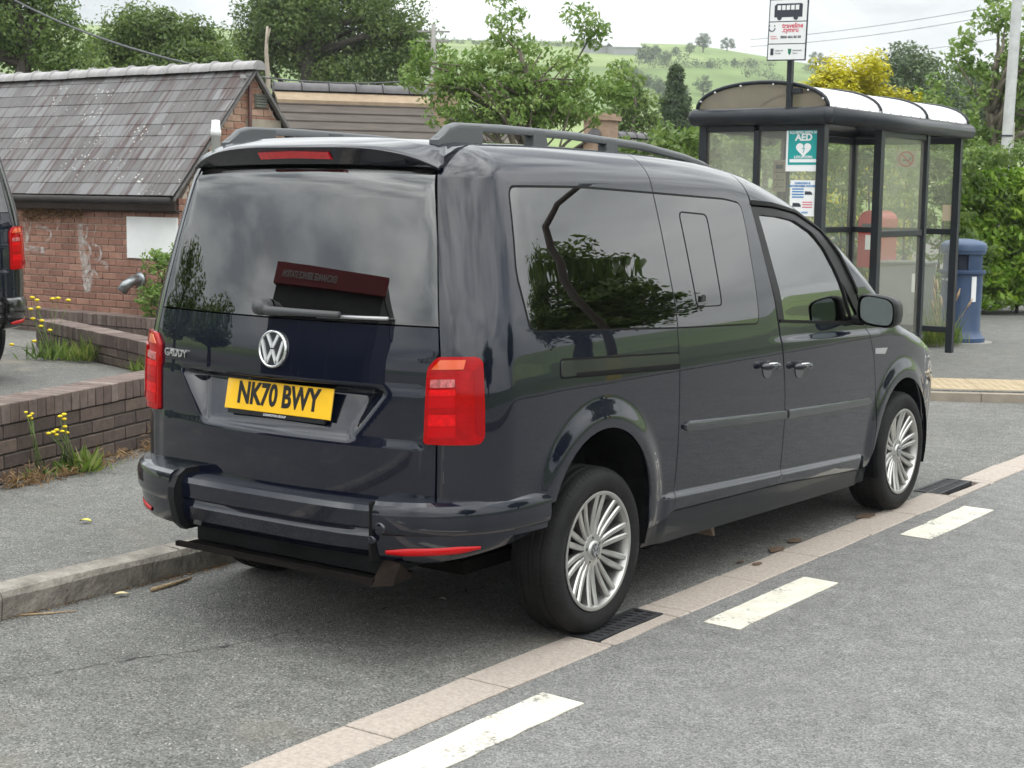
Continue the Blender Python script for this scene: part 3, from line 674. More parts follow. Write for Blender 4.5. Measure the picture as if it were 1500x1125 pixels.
prof_c = [(-.16, .588), (-.070, .588), (-.045, .580), (-.034, .562), (-.034, .508), (-.046, .499), (-.044, .490), (-.036, .474), (-.046, .425), (-.068, .400), (-.16, .395)]
BC = bsweep('bumper_centre', selc, prof_c, PAINT, VAN)
# rubber end pads of the side pieces
e0 = bp2[sell[-1]] if bp2[sell[-1]][0] > bp2[sell[0]][0] else bp2[sell[0]]
MB().prism([(.12, .610), (.055, .610), (.014, .588), (-.007, .545), (-.009, .505), (.004, .450), (.018, .405), (.05, .378), (.12, .378)], 0, .032, Matrix.Translation((e0[0], e0[1], 0)) @ Matrix(((0, 0, 1, 0), (1, 0, 0, 0), (0, 1, 0, 0), (0, 0, 0, 1)))).build('bumper_end', mat('end_rubber', (.008, .009, .010), .45, spec=.25), BL)
e1 = bp2[selr[0]] if bp2[selr[0]][0] < bp2[selr[-1]][0] else bp2[selr[-1]]
MB().box((e1[0]-.012, e1[1]-.004, .39), (e1[0], e1[1]+.10, .603), 0, None, bev=.005).build('bumper_end', RUBBER, BR)
# reflectors
def refl(s):
    sel = [i for i in range(len(bp2)) if .585 < s*bp2[i][0] < .845 and bp2[i][1] < -.6]
    P = bp2[sel]; T = np.gradient(P, axis=0); T /= np.linalg.norm(T, axis=1, keepdims=True); Nn = np.stack([T[:, 1], -T[:, 0]], -1)
    v = []; n = len(P); ps = np.argsort(s*P[:, 0])
    for r_, (p_, n_) in enumerate(zip(P, Nn)):
        u = list(ps).index(r_)/(n-1); h = .0155*min(1, (u+.25)*2)*min(1, (1.12-u)*3); zc = .428+.012*u
        for (o_, dz) in ((-.024, h), (-.0165, h*.8), (-.0185, -h*.8), (-.032, -h)): q = p_+n_*o_; v.append((q[0], q[1], zc+dz))
    f = [(i*4+j, i*4+j+1, (i+1)*4+j+1, (i+1)*4+j) for i in range(n-1) for j in range(3)]
    MB().add(v, f).build('reflector', mat('reflector_red', (.42, .002, .004), .15, spec=.3), BR if s > 0 else BL, smooth=True)
refl(1); refl(-1)
for px, r in (((555, 775), .022), ((544, 791), .014)):           # parking sensor and towing eye cover
    c = ony(px[0], px[1], -.90); yb_ = float(np.interp(c[0], bp2[bp2[:, 1] < -.6][:, 0][np.argsort(bp2[bp2[:, 1] < -.6][:, 0])], bp2[bp2[:, 1] < -.6][:, 1][np.argsort(bp2[bp2[:, 1] < -.6][:, 0])])); c = ony(px[0], px[1], yb_); MB().lathe([(r, 0.014), (r, -.001), (r*.86, -.0025), (.001, -.0025)], 20, 'y', (c[0], yb_-.001, c[2])).build('sensor_cap', PAINT, BR, smooth=True)

# ---- black ramp box under the cut-out, brackets, exhaust and underbody
a0 = ony(292, 778, -.86); a1 = ony(556, 822, -.86)
MB().box((-.37, -.85, .332), (.545, -.60, .430), 0, None, bev=.006).build('ramp_box', mat('ramp_black', (.007, .007, .008), .5, spec=.15, var=.5, vscale=10, bump=.1), VAN)
MB().box((-.41, -.925, .318), (.56, -.905, .336)).build('ramp_lip', mat('ramp_lip', (.005, .005, .005), .5, spec=.12, col2=(.012, .008, .007), vscale=5, stretch=(1, 8, 8)), VAN)
MB().box((-.40, -.905, .318), (.56, -.70, .326)).build('ramp_tray', UNDER, VAN)
MB().add([(.55, -.93, .312), (.62, -.89, .318), (.63, -.86, .39), (.56, -.86, .40), (.55, -.78, .36), (.62, -.78, .33)], [(0, 1, 2, 3), (3, 2, 5, 4), (0, 3, 4), (1, 5, 2), (0, 4, 5, 1)]).build('ramp_bracket', RUST, VAN)
MB().box((-.55, -.40, .25), (.55, 3.66, .30)).box((.55, .42, .24), (.835, 2.58, .285)).box((-.835, .42, .24), (-.55, 2.58, .285)).build('underbody', UNDER, VAN)
MB().tube([(-.45, -.40, .30), (-.45, 2.6, .235)], .03, 10).build('exhaust_pipe', RUST, VAN, smooth=True)
MB().tube([(-.70, 0, .317), (.70, 0, .317)], .045, 10).tube([(-.70, 3.006, .317), (.70, 3.006, .317)], .035, 10).build('axle', UNDER, VAN, smooth=True)
for s in (1, -1):
    MB().prism([(0, 0), (.06, -.01), (.085, -.10), (.06, -.085)], -.12, .12, frame((s*.70, .96, .285), (0, 1, 0), (0, 0, 1))).build('mud_deflector', mat('deflector', (.12, .085, .06), .8, var=.4, vscale=10), VAN)
    for (cy, cz, r) in ARCH:
        v = []; f = []; n = 24
        for i in range(n):
            t = math.radians(-25)+math.radians(190 if cy < 1 else 230)*i/(n-1)
            for x, rr in ((.895, r+.002), (.88, r+.012), (.60, r+.02)): v.append((s*x, cy+rr*math.cos(t), max(cz+rr*math.sin(t), .22)))
        for i in range(n-1):
            for j in range(2): f.append((i*3+j, i*3+j+1, i*3+4+j, i*3+3+j))
        k = len(v); v.append((s*.60, cy, cz)); f += [(i*3+2, k, i*3+5) for i in range(n-1)]
        MB().add(v, f).build('wheel_arch_liner', mat('arch_liner', (.007, .007, .008), .85, spec=.08, var=.6, vscale=18, bump=.4, bscale=40), VAN, fix=False)

# ---- wheels
def tyre_mesh():
    R0 = .317; b = MB(); n = 96
    prof = [(.222, -.082), (.227, -.092), (.240, -.098), (.264, -.104), (.286, -.102), (.300, -.094), (.309, -.083)]
    half = [(.309, -.083), (.313, -.074), (.315, -.066), (.3155, -.052), (.308, -.049), (.308, -.041), (.3165, -.038), (.317, -.016), (.309, -.013), (.309, -.004), (.317, -.001)]
    pr = prof+half[1:]+[(r, -x) for r, x in half[::-1][1:]]+[(r, -x) for r, x in prof[::-1][1:]]
    b.lathe(pr, n, 'x'); return b
tb = tyre_mesh()
# shoulder sipes: notched outer ribs as real geometry
def sipes():
    b = MB()
    for sgn in (-1, 1):
        for i in range(78):
            t = 2*math.pi*i/78
            for (x0, x1, r0, r1, dth) in ((.052, .083, .316, .3085, .012),):
                c, s_ = math.cos, math.sin
                P = []
                for tt_ in (t, t+.022+.0):
                    for x, r in ((sgn*x0, r0+.0014), (sgn*x1, r1+.0020), (sgn*(x1+.012), r1-.008), (sgn*(x1+.010), r1-.014), (sgn*x0, r0-.004)): P.append((x, r*c(tt_+(abs(x)-.05)*.6), r*s_(tt_+(abs(x)-.05)*.6)))
                b.add(P, [(0, 1, 6, 5), (1, 2, 7, 6), (2, 3, 8, 7), (0, 5, 9, 4), (0, 4, 3, 2, 1), (5, 6, 7, 8, 9)])
        for i in range(60):
            t = 2*math.pi*i/60
            P = [(sgn*x, r*math.cos(t+d), r*math.sin(t+d)) for d in (0, .032) for x, r in ((.017, .3175), (.037, .3178), (.037, .310), (.017, .310))]
            b.add([P[0], P[1], P[5], P[4], P[3], P[2], P[6], P[7]], [(0, 1, 2, 3), (0, 4, 5, 1), (1, 5, 6, 2), (2, 6, 7, 3), (3, 7, 4, 0)])
    return b
sp_b = sipes()
TYM = tb.build('tyre', TYRE, None, smooth=True, angle=40); SIM = sp_b.build('tread_block', TYRE, None)
rb = MB(); rb.lathe([(.200, -.085), (.207, -.095), (.2145, -.097), (.216, -.090), (.212, -.082)][::-1]+[], 64, 'x')
rimp = [(.2155, .094), (.2155, .0985), (.210, .1005), (.203, .098), (.1985, .088), (.193, .06), (.190, -.08), (.205, -.09), (.2155, -.096)]
RIMM = MB().lathe(rimp, 72, 'x').build('rim', SILVER, None, angle=40)
HUB = MB().lathe([(.060, .02), (.062, .060), (.058, .0715), (.036, .0735), (.034, .078), (.028, .081), (.001, .082)], 40, 'x').build('hub', SILVER, None, angle=40)
DISC = MB().lathe([(.135, .0), (.135, .012), (.001, .012)], 40, 'x').lathe([(.19, -.06), (.001, -.06)], 40, 'x').build('brake_disc', mat('brake_disc', (.06, .058, .055), .5, metal=.6), None, angle=40)
def spoke_mesh():
    b = MB()
    for s in (-1, 1):
        for (off0, off1, w0, w1, h) in ((.0085, .0215, .0088, .0100, 0.0),):
            st = []
            for i in range(9):
                t = i/8; r = .050+(.203-.050)*t; c = s*(off0+(off1-off0)*t**.8); hw = w0*(1-t)+w1*t+.002*math.sin(math.pi*t); x = .070+.024*t**1.3-.003*math.sin(math.pi*t)
                st.append((r, c, hw, x))
            v = []
            for (r, c, hw, x) in st:
                for (dw, dx) in ((-1., -.006), (-.62, .0), (.62, .0), (1., -.006), (.8, -.03), (-.8, -.03)): v.append((x+dx, r, c+dw*hw))
            f = [(i*6+j, i*6+(j+1) % 6, (i+1)*6+(j+1) % 6, (i+1)*6+j) for i in range(8) for j in range(6)]+[(0, 1, 2, 3, 4, 5), (53, 52, 51, 50, 49, 48)]
            b.add(v, f)
    return b
SPK = spoke_mesh().build('spoke', SILVER, None, angle=35)
CAPM = frame((.0825, 0, 0), (0, 1, 0), (0, 0, 1))
CAP = MB().prism([(.026*math.cos(t), .026*math.sin(t)) for t in np.linspace(0, 2*math.pi, 24, endpoint=False)], 0, .0012, CAPM).build('centre_cap', mat('cap_dark', (.06, .062, .065), .25, coat=.5), None)
s_ = .026/.069; CAPL = strokes([((-.027*s_, .052*s_), (0, .006*s_)), ((.027*s_, .052*s_), (0, .006*s_)), ((-.052*s_, .030*s_), (-.024*s_, -.05*s_)), ((-.024*s_, -.05*s_), (0, -.003*s_)), ((0, -.003*s_), (.024*s_, -.05*s_)), ((.024*s_, -.05*s_), (.052*s_, .03*s_))], .0042, CAPM, .001, .0026).build('cap_emblem', CHROME, None)
BOLT = MB().lathe([(.009, .04), (.009, .070), (.006, .073), (.001, .073)], 6, 'x').build('wheel_bolt', mat('bolt', (.03, .03, .032), .4, metal=.5), None)
SIM['kind'] = 'stuff'
for o in (RIMM, HUB, SPK, CAP, CAPL): o.data.transform(Matrix.Diagonal((1, 1.055, 1.055, 1)))
SIM['kind'] = 'stuff'
for o in (TYM, SIM, RIMM, HUB, DISC, SPK, CAP, CAPL, BOLT): COL.objects.unlink(o)
def wheel(x, y, s, spin):
    e = bpy.data.objects.new('wheel', None); e.empty_display_size = .1; link(e, VAN)
    e.matrix_local = Matrix.Translation((x, y, .317)) @ (Matrix.Rotation(0 if s > 0 else math.pi, 4, 'Z')) @ Matrix.Rotation(spin, 4, 'X')
    for o in (TYM, SIM, RIMM, HUB, DISC, CAP, CAPL): c = o.copy(); link(c, e)
    for i in range(10): c = SPK.copy(); link(c, e); c.matrix_local = Matrix.Rotation(2*math.pi*i/10+.1, 4, 'X')
    for i in range(5): c = BOLT.copy(); link(c, e); t = 2*math.pi*i/5+.3; c.location = (0, .047*math.cos(t), .047*math.sin(t))
for x, y, s, sp_ in ((.787, 0, 1, .12), (.787, 3.006, 1, .75), (-.787, 0, -1, .3), (-.787, 3.006, -1, .5)): wheel(x, y, s, sp_)

# ---- door mirror
def mirror(s):
    prof = []; c = np.array([.99, 2.36, 1.105]); n = 20
    rings = [(-.045, .92, .0), (-.035, 1.0, .0), (.0, 1.0, .0), (.06, .94, 0), (.12, .72, .0), (.15, .40, 0)]
    v = []; hw, hh = .092, .078
    for (dy, sc_, _) in rings:
        for i in range(n):
            t = 2*math.pi*i/n; cx = abs(math.cos(t))**.55*(1 if math.cos(t) > 0 else -1); cz = abs(math.sin(t))**.55*(1 if math.sin(t) > 0 else -1)
            v.append((s*(c[0]+hw*sc_*cx), c[1]+dy+.02*cx*s*s, c[2]+hh*sc_*cz-.012*cx))
    f = [(i*n+j, i*n+(j+1) % n, (i+1)*n+(j+1) % n, (i+1)*n+j) for i in range(len(rings)-1) for j in range(n)]+[tuple((len(rings)-1)*n+j for j in range(n))]
    o = MB().add(v, f).build('door_mirror', BLACK, VAN, smooth=True, fix=True)
    vg = []
    for i in range(n):
        t = 2*math.pi*i/n; cx = abs(math.cos(t))**.6*(1 if math.cos(t) > 0 else -1); cz = abs(math.sin(t))**.6*(1 if math.sin(t) > 0 else -1)
        vg.append((s*(c[0]+hw*.82*cx), c[1]-.038+.02*cx, c[2]+hh*.84*cz-.012*cx))
    MB().add(vg+[(q[0], q[1]+.02, q[2]) for q in vg], [tuple(range(n)), tuple(range(2*n-1, n-1, -1))]+[(i, (i+1) % n, n+(i+1) % n, n+i) for i in range(n)]).build('mirror_glass', mat('mirror_glass', (.22, .26, .26), .02, metal=1.), o)
    MB().box((min(s*.85, s*.93), 2.33, 1.03), (max(s*.85, s*.93), 2.42, 1.075), bev=.01).build('mirror_arm', BLACK, o)
mirror(1); mirror(-1)

# ---- cabin
MB().box((-.57, -.60, .44), (.57, 2.9, .48)).box((.57, .42, .44), (.84, 2.55, .48)).box((-.84, .42, .44), (-.57, 2.55, .48)).build('cabin_floor', DARKIN, VAN)
def seatm(x, y, w_=.26):
    b = MB(); b.box((x-w_, y-.05, .60), (x+w_, y+.48, .76), bev=.04)
    b.box((x-w_, -.06, -.02), (x+w_, .09, .62), 0, Matrix.Translation((0, y, .72)) @ Matrix.Rotation(math.radians(12), 4, 'X'), bev=.04)
    b.box((x-.13, -.05, .66), (x+.13, .05, .86), 0, Matrix.Translation((0, y, .72)) @ Matrix.Rotation(math.radians(10), 4, 'X'), bev=.03)
    b.tube([(x-.05, y-.12, 1.3), (x-.05, y-.14, 1.42)], .007, 6).tube([(x+.05, y-.12, 1.3), (x+.05, y-.14, 1.42)], .007, 6)
    b.box((x-w_*.7, y, .36), (x+w_*.7, y+.4, .60)); b.build('seat', SEAT, VAN, smooth=False)
seatm(.40, 1.52); seatm(-.40, 1.52); seatm(.36, .62, .22); seatm(-.36, .62, .22)
MB().box((-.72, 2.42, .72), (.72, 2.92, 1.02), bev=.06).build('dashboard', mat('dash', (.03, .03, .033), .7), VAN)
b = MB(); n = 28; SM = Matrix.Translation((.38, 2.22, 1.0)) @ Matrix.Rotation(math.radians(-62), 4, 'X')
b.tube([SM @ Vector((.185*math.cos(t), .185*math.sin(t), 0)) for t in np.linspace(0, 2*math.pi, n)], .016, 8, cap=False)
b.box((-.17, -.03, -.012), (.17, .03, .012), 0, SM).box((-.03, -.17, -.012), (.03, 0, .012), 0, SM).build('steering_wheel', BLACK, VAN)
# ================================================================== SETTING
def asphalt(name, base, light, dark, sc, patch, stain=None, bstr=.5):
    """stone chippings: voronoi cells of uneven tone, worn patches, relief"""
    m = bpy.data.materials.new(name); m.use_nodes = True; t, p = nodes(m); N_ = t.nodes.new; K = t.links.new
    co = N_('ShaderNodeTexCoord'); v = N_('ShaderNodeTexVoronoi'); v.inputs['Scale'].default_value = sc; v.inputs['Randomness'].default_value = 1; K(co.outputs['Object'], v.inputs['Vector'])
    bw = N_('ShaderNodeSeparateColor'); K(v.outputs['Color'], bw.inputs[0])
    r = N_('ShaderNodeValToRGB'); e = r.color_ramp.elements; e[0].position = 0; e[0].color = dark+(1,); e[1].position = 1; e[1].color = light+(1,)
    q = e.new(.5); q.color = base+(1,); q = e.new(.86); q.color = tuple(c*1.25 for c in base)+(1,); K(bw.outputs[0], r.inputs[0])
    n = N_('ShaderNodeTexNoise'); n.inputs['Scale'].default_value = .9; n.inputs['Detail'].default_value = 8; n.inputs['Roughness'].default_value = .65; K(co.outputs['Object'], n.inputs['Vector'])
    pr = N_('ShaderNodeMapRange'); pr.inputs[1].default_value = .3; pr.inputs[2].default_value = .7; pr.inputs[3].default_value = 1-patch; pr.inputs[4].default_value = 1+patch; K(n.outputs['Fac'], pr.inputs[0])
    n3 = N_('ShaderNodeTexNoise'); n3.inputs['Scale'].default_value = 9; n3.inputs['Detail'].default_value = 6; K(co.outputs['Object'], n3.inputs['Vector'])
    p3 = N_('ShaderNodeMapRange'); p3.inputs[1].default_value = .3; p3.inputs[2].default_value = .7; p3.inputs[3].default_value = .86; p3.inputs[4].default_value = 1.14; K(n3.outputs['Fac'], p3.inputs[0])
    mm = N_('ShaderNodeMath'); mm.operation = 'MULTIPLY'; K(pr.outputs[0], mm.inputs[0]); K(p3.outputs[0], mm.inputs[1])
    mu = N_('ShaderNodeMix'); mu.data_type = 'RGBA'; mu.blend_type = 'MULTIPLY'; mu.inputs[0].default_value = 1; K(r.outputs[0], mu.inputs[6]); K(mm.outputs[0], mu.inputs[7])
    last = mu.outputs[2]
    if stain:
        n4 = N_('ShaderNodeTexNoise'); n4.inputs['Scale'].default_value = 1.7; n4.inputs['Detail'].default_value = 7; K(co.outputs['Object'], n4.inputs['Vector'])
        s4 = N_('ShaderNodeMapRange'); s4.inputs[1].default_value = .56; s4.inputs[2].default_value = .72; s4.inputs[3].default_value = 0; s4.inputs[4].default_value = .45; K(n4.outputs['Fac'], s4.inputs[0])
        m4 = N_('ShaderNodeMix'); m4.data_type = 'RGBA'; m4.inputs[7].default_value = stain+(1,); K(s4.outputs[0], m4.inputs[0]); K(last, m4.inputs[6]); last = m4.outputs[2]
    K(last, p.inputs['Base Color']); p.inputs['Roughness'].default_value = .86; p.inputs['Specular IOR Level'].default_value = .35
    b = N_('ShaderNodeBump'); b.inputs['Strength'].default_value = bstr; b.inputs['Distance'].default_value = .006; b.invert = True; K(v.outputs['Distance'], b.inputs['Height']); K(b.outputs[0], p.inputs['Normal'])
    MATS[name] = m; return m
ROADM = asphalt('road_asphalt', (.168, .167, .160), (.275, .272, .26), (.085, .085, .083), 175, .06, (.125, .123, .116), .45)
LAYM = asphalt('layby_asphalt', (.142, .141, .131), (.28, .275, .255), (.062, .062, .060), 160, .20, (.145, .13, .10), .6)
PAVM = asphalt('pavement_asphalt', (.140, .139, .129), (.27, .265, .245), (.07, .07, .067), 170, .14, (.155, .138, .105), .5)
YARDM = asphalt('yard_asphalt', (.14, .136, .122), (.28, .27, .245), (.07, .07, .066), 110, .2, (.30, .265, .20), .5)
GRASSG = mat('grass_ground', (.042, .072, .018), .95, col2=(.082, .110, .032), vscale=.35, bump=.8, bscale=9, detail=9)
CONC = mat('channel_concrete', (.300, .255, .218), .9, col2=(.42, .368, .32), vscale=70, bump=.6, bscale=120, detail=9)
KERBM = mat('kerb_concrete', (.135, .122, .105), .92, col2=(.31, .285, .245), vscale=11, bump=.9, bscale=45, detail=9)
PAINTW = mat('road_paint', (.52, .49, .41), .8, col2=(.66, .63, .54), vscale=12, bump=.25, bscale=160, detail=9)
IRON = mat('cast_iron', (.040, .040, .043), .6, spec=.25, metal=.15, var=.4, vscale=15, bump=.3, bscale=90)
t, p = nodes(PAINTW); vo = t.nodes.new('ShaderNodeTexNoise'); vo.inputs['Scale'].default_value = 55; vo.inputs['Detail'].default_value = 6; co = [q for q in t.nodes if q.type == 'TEX_COORD'][0]; t.links.new(co.outputs['Object'], vo.inputs['Vector'])
n2_ = t.nodes.new('ShaderNodeTexNoise'); n2_.inputs['Scale'].default_value = 5; t.links.new(co.outputs['Object'], n2_.inputs['Vector']); ad = t.nodes.new('ShaderNodeMath'); ad.operation = 'ADD'; t.links.new(vo.outputs['Fac'], ad.inputs[0]); t.links.new(n2_.outputs['Fac'], ad.inputs[1])
mr = t.nodes.new('ShaderNodeMapRange'); mr.inputs[1].default_value = 1.12; mr.inputs[2].default_value = 1.30; t.links.new(ad.outputs[0], mr.inputs[0]); mxp = t.nodes.new('ShaderNodeMix'); mxp.data_type = 'RGBA'; mxp.inputs[7].default_value = (.22, .21, .19, 1)
old = p.inputs['Base Color'].links[0].from_socket; t.links.new(old, mxp.inputs[6]); t.links.new(mr.outputs[0], mxp.inputs[0]); t.links.new(mxp.outputs[2], p.inputs['Base Color'])
def struct(o): o['kind'] = 'structure'; return o
def sheet(name, pts, z, mt, parent=None): return mesh(name, [(x, y, z) for x, y in pts], [tuple(range(len(pts)))], mt, parent)
struct(sheet('ground', [(-1500, -900), (900, -900), (900, 2500), (-1500, 2500)], -.35, GRASSG))
# road and lay-by
ROAD = struct(sheet('road', [(1.018, -70), (7.8, -70), (7.8, 140), (1.018, 140)], 0, ROADM))
struct(sheet('lay_by', [(-1.004, -70), (.822, -70), (.822, 9.0), (-1.004, 9.0)], 0.0, LAYM))
# concrete channel of separate blocks between lay-by and road
CH = bpy.data.objects.new('drainage_channel', None); link(CH); struct(CH)
cuts = [-70, -30, -12, -5.5]; y = -4.42
while y < 9: cuts.append(y); y += .612
cuts += [12, 20, 40, 140]
drains = [(-.10, .385), (3.57, 4.08)]
def chblock(y0, y1, x0=.823, x1=1.017):
    jag = lambda: random.uniform(-.007, .005); g = .0055
    n = max(1, int((y1-y0)/.16)) if y1-y0 < 2 else 1
    L_ = [(x0+jag(), y0+g+(y1-y0-2*g)*i/n) for i in range(n+1)]; R_ = [(x1+jag(), y0+g+(y1-y0-2*g)*i/n) for i in range(n+1)]
    poly = L_+R_[::-1]; k = len(poly); h = .004+random.uniform(-.001, .0015)
    cx = (x0+x1)/2; v = [(x, y_, -.03) for x, y_ in poly]+[(x, y_, h-.004) for x, y_ in poly]+[(x+(cx-x)*.05, y_+(.006 if abs(y_-y0) < .01 else (-.006 if abs(y_-y1) < .01 else 0)), h) for x, y_ in poly]
    f = [(i, (i+1) % k, k+(i+1) % k, k+i) for i in range(k)]+[(k+i, k+(i+1) % k, 2*k+(i+1) % k, 2*k+i) for i in range(k)]+[tuple(2*k+i for i in range(k))]
    MB().add(v, f).build('channel_block', CONC, CH)
for a, b in zip(cuts[:-1], cuts[1:]):
    segs = [(a, b)]
    for d0, d1 in drains:
        ns = []
        for s0, s1 in segs:
            if s1 <= d0 or s0 >= d1: ns.append((s0, s1))
            else:
                if s0 < d0: ns.append((s0, d0))
                if s1 > d1: ns.append((d1, s1))
                chblock(max(s0, d0), min(s1, d1), .955, 1.017)
        segs = ns
    for s0, s1 in segs:
        if s1-s0 > .03: chblock(s0, s1)
def drain(y0, y1, label, x0=.812, x1=.948):
    r = thing('drain_grate', label, 'drain', (0, 0, 0), 0, 'gully grates in the channel'); z = .006
    MB().box((x0, y0, -.02), (x1, y0+.022, z)).box((x0, y1-.022, -.02), (x1, y1, z)).box((x0, y0+.022, -.02), (x0+.018, y1-.022, z)).box((x1-.018, y0+.022, -.02), (x1, y1-.022, z)).build('frame', IRON, r)
    MB().box((x0-.004, y0-.004, -.06), (x1+.004, y1+.004, -.028)).build('pit', RUBBER, r)
    n = 11; L = y1-y0-.05
    for i in range(n):
        yc = y0+.025+L*(i+.5)/n; o = MB().box((x0+.019, -.011, -.022), (x1-.019, .011, z-.0015), 0, Matrix.Translation((0, yc, 0)) @ Matrix.Translation(((x0+x1)/2, 0, 0)) @ Matrix.Rotation(math.radians(14), 4, 'Z') @ Matrix.Translation((-(x0+x1)/2, 0, 0))).build('bar', IRON, r)
    MB().box(((x0+x1)/2-.008, y0+.023, -.02), ((x0+x1)/2+.008, y1-.023, z-.0005)).build('centre_rib', IRON, r)
drain(*drains[0], 'iron drain grate under the rear wheel of the blue van')
drain(*drains[1], 'iron drain grate beside the front wheel of the blue van', .745, .905)
# painted edge line dashes
def dash(y0, y1):
    pts = []; n = 9
    for i in range(n+1): pts.append((1.128+random.uniform(-.004, .004), y0+(y1-y0)*i/n))
    for i in range(n, -1, -1): pts.append((1.292+random.uniform(-.004, .004), y0+(y1-y0)*i/n-.01))
    k = len(pts); MB().add([(x, y_, .001) for x, y_ in pts]+[(x, y_, .0045) for x, y_ in pts], [tuple(range(k, 2*k))]+[(i, (i+1) % k, k+(i+1) % k, k+i) for i in range(k)]).build('white_dash', PAINTW, ROAD)
for i in range(-4, 9): dash(-1.66+2.02*i+.02, -1.66+2.02*i+.94)
# far side of the road: kerb, footway, verge
struct(MB().box((7.8, -70, -.2), (7.95, 140, .12), bev=.02).build('kerb', KERBM))
struct(sheet('footway', [(7.95, -70), (9.7, -70), (9.7, 140), (7.95, 140)], .118, PAVM))
struct(MB().add([(9.7, -70, .118), (13, -70, .5), (40, -70, 1.2), (9.7, 140, .118), (13, 140, .5), (40, 140, 1.2)], [(0, 1, 4, 3), (1, 2, 5, 4)]).build('verge', GRASSG))
# near kerb of separate stones
KB = bpy.data.objects.new('kerb', None); link(KB); struct(KB)
kp = [(-1.012, 0), (-1.006, .085), (-1.022, .108), (-1.036, .112), (-1.135, .114), (-1.135, -.2), (-1.012, -.2)]
def kstone(y0, y1):
    n = 4; v = []; k = len(kp)
    for i in range(n+1):
        yy_ = y0+.003+(y1-y0-.006)*i/n
        for j, (x, z) in enumerate(kp): v.append((x+(random.uniform(-.004, .004) if j in (1, 2, 3) else 0), yy_, z+(random.uniform(-.004, .003) if j in (1, 2, 3) else 0)))
    f = [(i*k+j, i*k+(j+1) % k, (i+1)*k+(j+1) % k, (i+1)*k+j) for i in range(n) for j in range(k)]+[tuple(range(k)), tuple(n*k+j for j in range(k))]
    MB().add(v, f).build('kerb_stone', KERBM, KB)
y = -.345-.915*6
while y < 7.2: kstone(y, y+.915); y += .915
kstone(-70, -.345-.915*6)
struct(sheet('pavement', [(-1.137, -70), (-1.137, 7.4), (-6.9, 7.4), (-6.9, 2.2), (-3.3, 1.6), (-2.55, -.9), (-1.9, -3.5), (-1.9, -70)], .110, PAVM))
struct(sheet('yard', [(-1.7, -70), (-1.7, -3.5), (-2.35, -.9), (-3.1, 1.4), (-6.6, 2.0), (-6.6, 40), (-60, 40), (-60, -70)], .1065, YARDM))
# pavement at the bus stop and its kerb
stop = [(-1.13, 7.38), (-.70, 7.66), (.0, 8.06), (.70, 8.50), (.80, 9.2), (.82, 60), (-30, 60), (-30, 7.38)]
edge = stop[:6]
struct(MB().prism(stop[::-1], -.2, .082).build('bus_stop_pavement', PAVM))
KS = bpy.data.objects.new('dropped_kerb', None); link(KS); struct(KS)
pts = resample(edge, .6, False); pts = pts[:24]
for a, b in zip(pts[:-1], pts[1:]):
    d = (b-a)/np.linalg.norm(b-a); n = np.array([d[1], -d[0]]); n = n if n[0] > 0 else -n; g = d*.003
    q = [a+g, b-g, b-g+n*.10, a+g+n*.10]; MB().prism([tuple(u) for u in q], -.1, .070).build('kerb_stone', mat('kerb_buff', (.25, .215, .17), .9, var=.15, vscale=8, bump=.2), KS)
# buff tactile paving: slabs with raised blisters
TACM = mat('tactile_buff', (.32, .25, .155), .88, col2=(.42, .34, .225), vscale=6, bump=.2, bscale=90)
TP = bpy.data.objects.new('tactile_paving', None); link(TP); struct(TP)
tb_ = MB().box((.003, .003, -.04), (.397, .397, .006), bev=.003)
for i in range(6):
    for j in range(6):
        cx, cy = .033+i*.0667, .033+j*.0667
        ring = [(cx+r*math.cos(2*math.pi*k/8), cy+r*math.sin(2*math.pi*k/8), z) for r, z in ((.0135, .0055), (.009, .0105)) for k in range(8)]
        tb_.add(ring, [(k, (k+1) % 8, 8+(k+1) % 8, 8+k) for k in range(8)]+[tuple(range(8, 16))])
slab = tb_.build('paving_slab', TACM, TP)
u = np.array([.70, .40]); u /= np.linalg.norm(u); vv_ = np.array([-u[1], u[0]]); first = True
for i in range(-1, 6):
    for j in range(2):
        p_ = np.array([-.70, 7.72])+u*.4*i+vv_*.4*j
        o = slab if first else slab.copy()
        if not first: link(o, TP)
        first = False; o.location = (p_[0], p_[1], .083); o.rotation_euler = (0, 0, math.atan2(u[1], u[0]))
# crack and litter line along the lay-by
# ------------------------------------------------------------------ hills
def hillz(x, y):
    d = np.hypot(x-CAM[0], y-CAM[1]); az = np.degrees(np.arctan2(-(x-CAM[0]), y-CAM[1]))   # left of +Y positive
    ridge = np.interp(az, [-60, -8, 8, 16, 20, 24, 29, 33, 38, 46, 52, 60, 90, 140], [24, 26, 30, 36, 40, 46, 54, 55, 55, 57, 57, 50, 38, 25])
    t = np.clip((d-110)/470, 0, 1); s = t*t*(3-2*t)
    und = 5*np.sin(x*.011+1.3)*np.sin(y*.009+.4)+2.2*np.sin(x*.031)*np.cos(y*.027+2)
    return -.5+ridge*s+und*s*(1-s)*1.6-np.clip((d-640)/500, 0, 1)*18
na, nd = 150, 60; azs = np.radians(np.linspace(-55, 135, na)); ds = 105+(1300-105)*np.linspace(0, 1, nd)**1.5
hv = []
for a in azs:
    X_ = CAM[0]-np.sin(a)*ds; Y_ = CAM[1]+np.cos(a)*ds; hv += list(zip(X_, Y_, hillz(X_, Y_)))
hf = [(i*nd+j, (i+1)*nd+j, (i+1)*nd+j+1, i*nd+j+1) for i in range(na-1) for j in range(nd-1)]
HM = bpy.data.materials.new('hill_fields'); HM.use_nodes = True; t, p = nodes(HM); N_ = t.nodes.new; K = t.links.new
